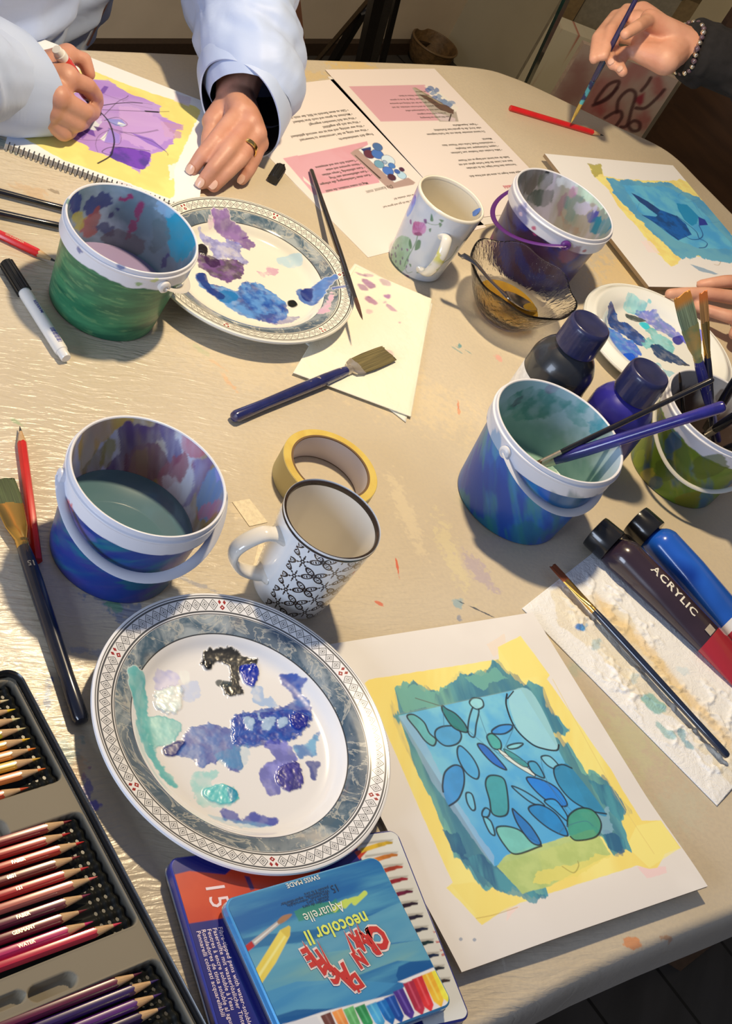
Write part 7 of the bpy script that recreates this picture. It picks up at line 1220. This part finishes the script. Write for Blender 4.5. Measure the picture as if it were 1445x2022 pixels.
V, F = lathex([(L2-.031, .0056), (L2-.012, .0048), (L2-.008, .0032), (L2-.004, .0022), (L2, .0008)], 28); mk('nib_holder', V, F, M_bc, hm)
# ================================================================== people
def skfn(base):
    def fn(b):
        c = b.mix(b.noise(35, 3).ss(.3, .7), tuple(np.array(base)*[.92, .86, .84]), tuple(np.array(base)*[1.05, 1.06, 1.06])); b.set('Base Color', b.mix(b.noise(14, 2).ss(.55, .75)*.35, c, tuple(np.array(base)*[1.0, .72, .70])))
        b.bump(b.noise(420, 3), .25, .0006); b.bump(b.noise(60, 3), .2, .0012); b.bs.inputs['Subsurface Weight'].default_value = .12; b.bs.inputs['Subsurface Radius'].default_value = (.008, .003, .0015); b.bs.inputs['Subsurface Scale'].default_value = 1
    return fn
M_skA = mat('tanned_skin', rough=.48, fn=skfn((.58, .30, .215))); M_skB = mat('fair_skin', rough=.5, fn=skfn((.66, .35, .24))); M_nail = mat('fingernail', (.72, .46, .36), .28, Coat_Weight=.3)
def J(*q): return P(*q)
def chain(pts, rs): return [capsule(pts[i], pts[i+1], rs[i], rs[i+1]) for i in range(len(pts)-1)]
FR_ = (.0110, .0094, .0085, .0073)
def nail(parent, tip, dip, up, w=.0062, l=.0105, r=.0078):
    d = tip-dip; d /= np.linalg.norm(d); u = np.array(up, float); u -= (u@d)*d; u /= np.linalg.norm(u); s = np.cross(d, u); V = []; F = []; n, m = 9, 7
    for i in range(n):
        for j in range(m):
            a = (i/(n-1)-.5)*2; b = j/(m-1); ww = w*.88*math.sqrt(max(1-(.88*(2*b-1))**2, .1)); th = a*ww/r; V.append(tip+d*(b*l-l*.40)*1.0+s*r*math.sin(th)+u*(r*math.cos(th)+.0009-.0022*b*b))
    F = [(i*m+j, (i+1)*m+j, (i+1)*m+j+1, i*m+j+1) for i in range(n-1) for j in range(m-1)]; V = np.array(V); V2 = V-u*.0012; k = len(V); F += [(f[0]+k, f[3]+k, f[2]+k, f[1]+k) for f in F]
    b = [(i*m, (i+1)*m) for i in range(n-1)]+[((n-1)*m+j, (n-1)*m+j+1) for j in range(m-1)]+[((i+1)*m+m-1, i*m+m-1) for i in range(n-1)][::-1]+[(j+1, j) for j in range(m-1)][::-1]
    F += [(y, x, x+k, y+k) for x, y in b]; mk('fingernail', np.vstack([V, V2]), F, M_nail, parent, True, world=True)
def fingers(chs, sc=1.0):
    out = []
    for ch in chs: out += chain(ch, [r*sc*(1.0 if len(ch) == 4 else 1.05) for r in FR_[:len(ch)]] if len(ch) == 4 else [r*sc for r in (.0150, .0122, .0108, .0088)[:len(ch)]])
    return out
def ring_at(parent, name, c, d, r, h, m, th=.0012, seg=48):
    V, F = lathe([(r, -h), (r+th*.8, -h*.85), (r+th, 0), (r+th*.8, h*.85), (r, h), (r-.0004, 0)], seg, False); n = 6; F += [((n-1)*seg+j, (n-1)*seg+(j+1) % seg, (j+1) % seg, j) for j in range(seg)]
    z = Vector(d).normalized(); x = z.orthogonal().normalized(); y = z.cross(x); M = np.array(Matrix((x, y, z)).transposed()); return mk(name, V@M.T+np.array(c), F, m, parent, True, world=True)
def wrinkle(V, F, seed, amp, fx, dirv, mask=None):
    """push cloth in and out along its normals in long soft folds"""
    me = bpy.data.meshes.new('t'); me.vertices.add(len(V)); me.vertices.foreach_set('co', V.ravel()); me.loops.add(F.size); me.loops.foreach_set('vertex_index', F.ravel()); me.polygons.add(len(F)); me.polygons.foreach_set('loop_start', np.arange(0, F.size, 4, dtype='i')); me.update(calc_edges=True)
    N = np.zeros(len(V)*3); me.vertex_normals.foreach_get('vector', N); N = N.reshape(-1, 3); bpy.data.meshes.remove(me)
    d = np.array(dirv, float); d /= np.linalg.norm(d); a = V@d; e = np.cross(d, (0, 0, 1)); e /= np.linalg.norm(e); b = V@e; c = V[:, 2]
    f = fbm(a*fx+b*fx*.35+7, b*fx*.45+c*fx*.55+3, seed, 3); r = 1-np.abs(2*f-1)*2.2; g = fbm(b*fx*.9+2, c*fx+a*3, seed+9, 3)-.5
    h = amp*(smooth(.2, 1, r)*1.3-.4)+amp*.8*g
    if mask is not None: h = h*mask(V)
    return V+N*h[:, None]
def head_caps(c, fwd, up=(0, 0, 1)):
    f = np.array(fwd, float); f /= np.linalg.norm(f); u = np.array(up, float); s = np.cross(f, u); out = [capsule(c+u*.03-f*.025, c+u*.03+f*.02, .078, .072), capsule(c-u*.02+f*.01, c-u*.055+f*.035, .060, .040), capsule(c+f*.085+u*.005, c+f*.098-u*.018, .008, .013), capsule(c-u*.04-f*.03, c-u*.15-f*.02, .052, .056)]
    for k in (-1, 1): out += [capsule(c+s*k*.074-f*.01+u*.012, c+s*k*.078-f*.012-u*.022, .011, .008), capsule(c+f*.068+s*k*.030-u*.012, c+f*.072+s*k*.012+u*.03, .018, .012)]
    return out
def hair_cap(root, c, fwd, m):
    f = np.array(fwd, float); f /= np.linalg.norm(f); V, F = skin([capsule(c+[0, 0, .045]-f*.035, c+[0, 0, .05]+f*.012, .080, .070), capsule(c-f*.045, c+[0, 0, .03]-f*.04, .060, .078)], .006, 3); mk('hair', V, F, m, root, True, world=True)
# ---- person in the pale blue shirt
pa = thing('person', 'person in a pale blue shirt drawing on the purple painting with a white marker', 'person', TT(-.15, .20, FLOOR))
w1 = J(466, 186, .046); iL = [J(473, 219, .052), J(424, 277, .040), J(398, 308, .026), J(380, 334, .0105)]; mL = [J(493, 243, .050), J(449, 297, .041), J(420, 333, .026), J(398, 362, .0100)]; rL = [J(505, 265, .044), J(474, 314, .033), J(446, 343, .022), J(422, 368, .0095)]; pL = [J(511, 284, .034), J(502, 313, .028), J(490, 338, .018), J(478, 355, .0090)]
tL = [J(446, 205, .036), J(420, 240, .026), J(411, 272, .018), J(408, 300, .0095)]
shL_, shR_ = TT(.07, .13, .40), TT(-.37, .13, .40); elL, elR = J(500, 20, .095), J(-200, 120, .10)
caps = fingers([iL, mL, rL]); caps += chain(pL, (.0098, .0086, .0078, .0066)); caps += fingers([[*tL]], 1)
for q, r in ((iL[0], .0145), (mL[0], .0145), (rL[0], .0135), (pL[0], .0120)): caps.append(capsule(w1, q, .0205, r))
caps += [capsule(w1+[0, 0, -.004], tL[1], .018, .013), capsule(iL[0], rL[0], .0130, .0120), capsule((w1+iL[0])/2, (w1+pL[0])/2, .017, .015), capsule(w1, w1*.3+elL*.7, .0245, .036), capsule(w1*.3+elL*.7, elL, .036, .04), capsule(elL, shL_, .040, .050)]
w2 = J(60, 160, .047); iR = [J(128, 154, .068), J(172, 170, .062), J(188, 190, .044), J(192, 205, .026)]; mR = [J(112, 192, .060), J(166, 221, .046), J(182, 224, .030), J(187, 216, .016)]; rR = [J(101, 214, .047), J(152, 244, .033), J(164, 241, .020), J(158, 232, .0105)]; qR = [J(92, 232, .035), J(126, 263, .021), J(139, 259, .013), J(134, 250, .0090)]; tR = [J(92, 118, .052), J(132, 108, .062), J(166, 118, .060), J(176, 147, .050)]
caps += fingers([iR, mR, rR], 1.02)+chain(qR, (.0102, .0092, .0082, .0072))+fingers([tR], .98)
for q, r in ((iR[0], .0155), (mR[0], .015), (rR[0], .0145), (qR[0], .0130)): caps.append(capsule(w2, q, .021, r))
caps += [capsule(w2, tR[1], .019, .0125), capsule(iR[0], qR[0], .0145, .0125), capsule((w2+iR[0])/2, (w2+qR[0])/2, .018, .016), capsule((tR[1]+tR[0])/2, iR[0], .011, .011), capsule(w2, elR, .0255, .040), capsule(elR, shR_, .040, .050)]
hip = TT(-.15, .22, -.27); chest = TT(-.15, .17, .22); hd_c = TT(-.15, .06, .68)
caps += [capsule(TT(-.22, .22, -.20), TT(-.25, .17, .30), .115, .105), capsule(TT(-.08, .22, -.20), TT(-.05, .17, .30), .115, .105), capsule(TT(-.28, .16, .39), TT(-.02, .16, .39), .075, .075), capsule(TT(-.15, .14, .42), TT(-.15, .09, .55), .060, .055)]+head_caps(hd_c, [-nT[0], -nT[1], -.4])
for s in (-.26, -.05): caps += [capsule(TT(s, .20, -.24), TT(s, -.24, -.26), .080, .058), capsule(TT(s, -.24, -.26), TT(s, -.20, FLOOR+.07), .055, .040), capsule(TT(s, -.20, FLOOR+.045), TT(s, -.34, FLOOR+.035), .036, .030)]
V, F = skin(caps, .0024, 5); body = mk('body', V, F, M_skA, pa, True, world=True)
for ch in (iL, mL, rL, pL): nail(body, ch[3], ch[2], (0, -.35, 1), w=.0060 if ch is not pL else .0048, r=.0080 if ch is not pL else .0068)
ring_at(pa, 'wedding_ring', rL[0]*.42+rL[1]*.58+[0, 0, .0002], rL[1]-rL[0], .0114, .0030, mat('gold_ring', (.95, .62, .20), .15, 1.0))
hair_cap(pa, hd_c, [-nT[0], -nT[1], -.2], smat('dark_hair', (.03, .02, .014), .6))
# shirt
def shirtfn(b):
    x, y, z = b.xyz(); b.set('Base Color', b.mix(b.noise(9, 3).ss(.3, .7), (.42, .53, .80), (.48, .58, .82))); b.bump(b.noise(16, 3, dist=.8), .35, .006); b.bump(b.noise(1100, 1), .12, .0003)
M_sh = mat('pale_blue_cotton', rough=.55, fn=shirtfn, Sheen_Weight=.15)
cuf = J(484, 212, .052); b1 = J(496, 150, .068); b2 = J(487, 70, .085); e1 = J(474, 10, .10)
def clip(V, F, c, d):                        # a clean open end: everything beyond the plane is cut away
    bm = bmesh.new(); vs = [bm.verts.new(v) for v in V]; [bm.faces.new([vs[i] for i in f]) for f in F]
    bmesh.ops.bisect_plane(bm, geom=bm.verts[:]+bm.edges[:]+bm.faces[:], plane_co=Vector(c), plane_no=Vector(d), clear_outer=True); bm.verts.index_update(); r = np.array([v.co[:] for v in bm.verts]), [tuple(v.index for v in f.verts) for f in bm.faces]; bm.free(); return r
uni = lambda d: np.array(d)/np.linalg.norm(d)
mb = MB(); cR_ = J(40, 160, .052); kR = J(-60, 140, .07); msk = lambda c: (lambda V: np.clip((np.linalg.norm(V-c, axis=1)-.05)*20, 0, 1))
V, F = skin([capsule(cuf, b1, .036, .056), capsule(b1, b2, .056, .058), capsule(b2, e1, .058, .062), capsule(e1, shL_, .066, .085), capsule(b1+[.012, -.0, -.004], b2+[.01, 0, -.01], .052, .054)], .0038, 6)
V = wrinkle(V, F, 41, .0085, 13, e1-cuf, msk(cuf)); V = wrinkle(V, F, 77, .0016, 34, (.4, .3, .8), msk(cuf)); V, F = clip(V, F, cuf-uni(cuf-b1)*.012, uni(cuf-b1)); mb.add(V, F)
V, F = skin([capsule(cR_, kR, .042, .052), capsule(kR, elR, .052, .058), capsule(elR, shR_, .058, .080)], .0038, 6)
V = wrinkle(V, F, 41, .0070, 13, e1-cuf, msk(cR_)); V, F = clip(V, F, cR_-uni(cR_-kR)*.006, uni(cR_-kR)); mb.add(V, F)
V, F = skin([capsule(TT(-.27, .25, -.30), TT(-.27, .17, .30), .14, .125), capsule(TT(-.12, .25, -.30), TT(-.05, .17, .30), .15, .125), capsule(TT(-.20, .20, -.12), TT(-.17, .13, .12), .155, .135), capsule(TT(-.31, .16, .385), TT(.01, .16, .385), .090, .090)], .0045, 6)
V = wrinkle(V, F, 41, .0100, 11, (.5, .3, -.8)); mb.add(V, F)
mb.build('shirt', M_sh, pa, True, world=True)
M_cuff_shade = mat('shaded_cuff_inside', (.015, .015, .03), .8)  # near-black inner face of the cuff: the sleeve opening's shade painted as colour
def cuff(c, d, r0, r1, l, tilt):
    d = np.array(d, float); d /= np.linalg.norm(d); t = np.array(tilt, float); t -= (t@d)*d; t /= np.linalg.norm(t)+1e-9; s = np.cross(d, t); n = 72; a = np.arange(n)*2*PI/n
    def ringp(x, r, w): return c+d*(x+w*np.cos(a)[:, None]*1.0)+r*(np.cos(a)[:, None]*t*1.06+np.sin(a)[:, None]*s*.94)+(.0012*np.sin(a*3+1))[:, None]*t
    out = [ringp(-l, r0, 0), ringp(-l*.55, r0*1.03, .25*l), ringp(-l*.02, r1, l*.42), ringp(0, r1-.0004, l*.42), ringp(-.0005, r1-.0022, l*.42)]; inn = [ringp(-.0012, r1-.0026, l*.42), ringp(-l*.5, r0*.97, .22*l), ringp(-l*1.3, r0*.86, 0)]
    def q(R_): n_ = len(R_); F = []; [F.append((i*n+j, i*n+(j+1) % n, (i+1)*n+(j+1) % n, (i+1)*n+j)) for i in range(n_-1) for j in range(n)]; return np.vstack(R_), F
    V, F = q(out); o = mk('cuff', V, F, M_sh, pa, True, world=True); V, F = q(inn); mk('cuff_inside', V, F, M_cuff_shade, o, True, world=False if False else True) if False else mk('cuff_inside', np.asarray(V)-np.array(pa.location), F, M_cuff_shade, o, True)
cuff(J(474, 216, .050), J(470, 262, .045)-J(496, 150, .066), 0.0560, .0500, .062, J(520, 260, .03)-J(430, 200, .06))
cuff(J(62, 161, .050), w2-J(-60, 140, .06)+[0.02, .02, 0], 0.0535, .0490, .060, J(40, 225, .02)-J(98, 98, .06))
V, F = skin([capsule(TT(s, .20, -.24), TT(s, -.24, -.25), .092, .070) for s in (-.26, -.05)]+[capsule(TT(s, -.24, -.26), TT(s, -.20, FLOOR+.09), .068, .052) for s in (-.26, -.05)]+[capsule(TT(-.27, .24, -.24), TT(-.04, .24, -.24), .12, .12)], .007, 4); mk('trousers', V, F, smat('dark_trousers', (.018, .017, .02), .85), pa, True, world=True)
# ---- person in the black sleeve
pb = thing('person', 'person in black at the right, fist holding a thin brush, ringed fingers below', 'person', (.62, 2.35, FLOOR))
zb = .165
w3 = J(1338, 88, zb); iB = [J(1268, 26, zb), J(1238, 20, zb-.004), J(1206, 60, zb-.010), J(1191, 110, zb-.028)]; mB = [J(1258, 44, zb-.006), J(1216, 32, zb-.014), J(1180, 75, zb-.024), J(1173, 116, zb-.036)]; rB = [J(1262, 76, zb-.014), J(1214, 70, zb-.026), J(1200, 104, zb-.034), J(1210, 128, zb-.034)]; qB = [J(1268, 104, zb-.018), J(1232, 104, zb-.030), J(1220, 126, zb-.036), J(1229, 142, zb-.032)]; tB = [J(1308, 50, zb+.012), J(1283, 38, zb+.020), J(1256, 54, zb+.024), J(1234, 68, zb+.018)]
caps = fingers([iB, mB, rB], 1.05)+chain(qB, (.0104, .0094, .0086, .0074))+fingers([tB], 1.05)
for q, r in ((iB[0], .017), (mB[0], .017), (rB[0], .0165), (qB[0], .0150)): caps.append(capsule(w3, q, .024, r))
caps += [capsule(iB[0], qB[0], .0170, .0150), capsule(w3+[0, 0, .008], tB[1], .022, .0145), capsule(J(1312, 118, zb-.01), qB[0], .022, .016), capsule(J(1312, 118, zb-.01), w3, .022, .026)]
elB, shB = np.array([.290, 2.235, .17]), np.array([.45, 2.36, .42]); caps += [capsule(w3, elB, .029, .042), capsule(elB, shB, .042, .052)]
zf = .024; f1 = [J(1480, 592, .040), J(1395, 580, .036), J(1352, 579, .030), J(1322, 580, zf)]; f2 = [J(1500, 640, .038), J(1438, 625, .034), J(1402, 614, .028), J(1376, 606, .022)]; f3 = [J(1485, 556, .042), J(1430, 556, .038), J(1402, 560, .032), J(1384, 562, .026)]; f4 = [J(1530, 680, .034), J(1480, 668, .028), J(1450, 660, .024), J(1452, 652, .020)]; w4 = J(1620, 610, .045); th4 = [J(1590, 560, .040), J(1520, 530, .036), J(1480, 520, .030), J(1460, 518, .024)]
caps += fingers([f1, f2, f3, f4, th4], .95)
for q in (f1, f2, f3, f4): caps.append(capsule(w4, q[0], .020, .014))
caps += [capsule(f3[0], f4[0], .0135, .0125), capsule((w4+f3[0])/2, (w4+f4[0])/2, .016, .015)]
el4, sh4 = np.array([.60, 1.99, .09]), np.array([.80, 2.16, .42]); caps += [capsule(w4, el4, .026, .040), capsule(el4, sh4, .040, .052)]
hB = np.array([.58, 2.20, .70]); fB = np.array([-.45, -.85, -.4]); caps += [capsule((.66, 2.36, -.20), (.64, 2.28, .32), .125, .11), capsule(shB*.85+sh4*.15, sh4*.85+shB*.15, .07, .07), capsule((.63, 2.27, .40), (.60, 2.22, .56), .055, .05)]+head_caps(hB, fB)
caps += [capsule((.62, 2.33, -.22), (.40, 1.98, -.24), .078, .058), capsule((.72, 2.30, -.22), (.56, 1.90, -.24), .078, .058), capsule((.40, 1.98, -.24), (.42, 2.02, FLOOR+.07), .055, .04), capsule((.56, 1.90, -.24), (.58, 1.94, FLOOR+.07), .055, .04), capsule((.42, 2.02, FLOOR+.045), (.36, 1.90, FLOOR+.035), .036, .03), capsule((.58, 1.94, FLOOR+.045), (.52, 1.82, FLOOR+.035), .036, .03)]
V, F = skin(caps, .0026, 5); bodyB = mk('body', V, F, M_skB, pb, True, world=True); hair_cap(pb, hB, fB, smat('brown_hair', (.07, .04, .02), .6))
M_bk = mat('black_jersey', rough=.95, fn=lambda b: (speck(b, (.010, .009, .010), .3, 60), b.bump(b.noise(24, 4), .5, .006)))
sl3 = w3+(elB-w3)*.15; V, F = skin([capsule(sl3, elB, .046, .058), capsule(elB, shB, .058, .080), capsule(w4+(el4-w4)*.25, el4, .040, .056), capsule(el4, sh4, .056, .080), capsule((.67, 2.38, -.26), (.65, 2.30, .34), .155, .135), capsule((.74, 2.34, -.2), (.70, 2.26, .3), .13, .12), capsule(shB, sh4, .088, .088)], .005, 6)
V = wrinkle(V, F, 61, .007, 20, elB-w3); mk('jumper', V, F, M_bk, pb, True, world=True)
V, F = skin([capsule((.62, 2.33, -.22), (.40, 1.98, -.24), .09, .072), capsule((.72, 2.30, -.22), (.56, 1.90, -.24), .09, .072), capsule((.40, 1.98, -.24), (.42, 2.02, FLOOR+.10), .068, .05), capsule((.56, 1.90, -.24), (.58, 1.94, FLOOR+.10), .068, .05), capsule((.60, 2.36, -.22), (.74, 2.32, -.22), .12, .12)], .007, 4); mk('trousers', V, F, smat('brown_trousers', (.03, .02, .014), .9), pb, True, world=True)
# bracelet of beads, silver ring
bc_ = w3+(elB-w3)*.05; dB = (elB-w3)/np.linalg.norm(elB-w3); x_ = np.cross(dB, (0, 0, 1)); x_ /= np.linalg.norm(x_); y_ = np.cross(dB, x_); mb = MB(); n = 26
for k in range(n):
    a = 2*PI*k/n; c = bc_+.0355*(math.cos(a)*x_+math.sin(a)*y_)+dB*(.004*math.sin(3*a)); V, F = capsule(c-dB*.0001, c+dB*.0001, .0038+.0008*(k % 3 == 0), .0038, 10); mb.add(V, F, k % 2)
mb.build('bead_bracelet', [mat('dark_bead', (.10, .06, .08), .15, Coat_Weight=.8), mat('bright_bead', (.75, .65, .5), .12, .9)], pb, world=True)
ring_at(pb, 'silver_ring', f2[0]*.22+f2[1]*.78, f2[1]-f2[0], .0105, .0030, mat('silver', (.8, .78, .75), .15, 1.0))
for ch in (qB, rB): nail(bodyB, ch[3], ch[2], (0, -1, .3), .0055, .009, .0078)
# brush held by the fist
brush('thin dark blue brush with a yellow tip, held upright in the fist', J(1127, 243, .012), J(1262, -14, .232), (.015, .015, .09), .0042, .66, .18, 1, .0030, (.55, .38, .08), mat('turquoise_stained_ferrule', rough=.4, fn=lambda b: b.set('Base Color', b.mix(b.noise(60, 2).ss(.45, .55), (.02, .03, .12), (.10, .45, .50)))), tcol=(.85, .60, .12), point=True, tail=.8)
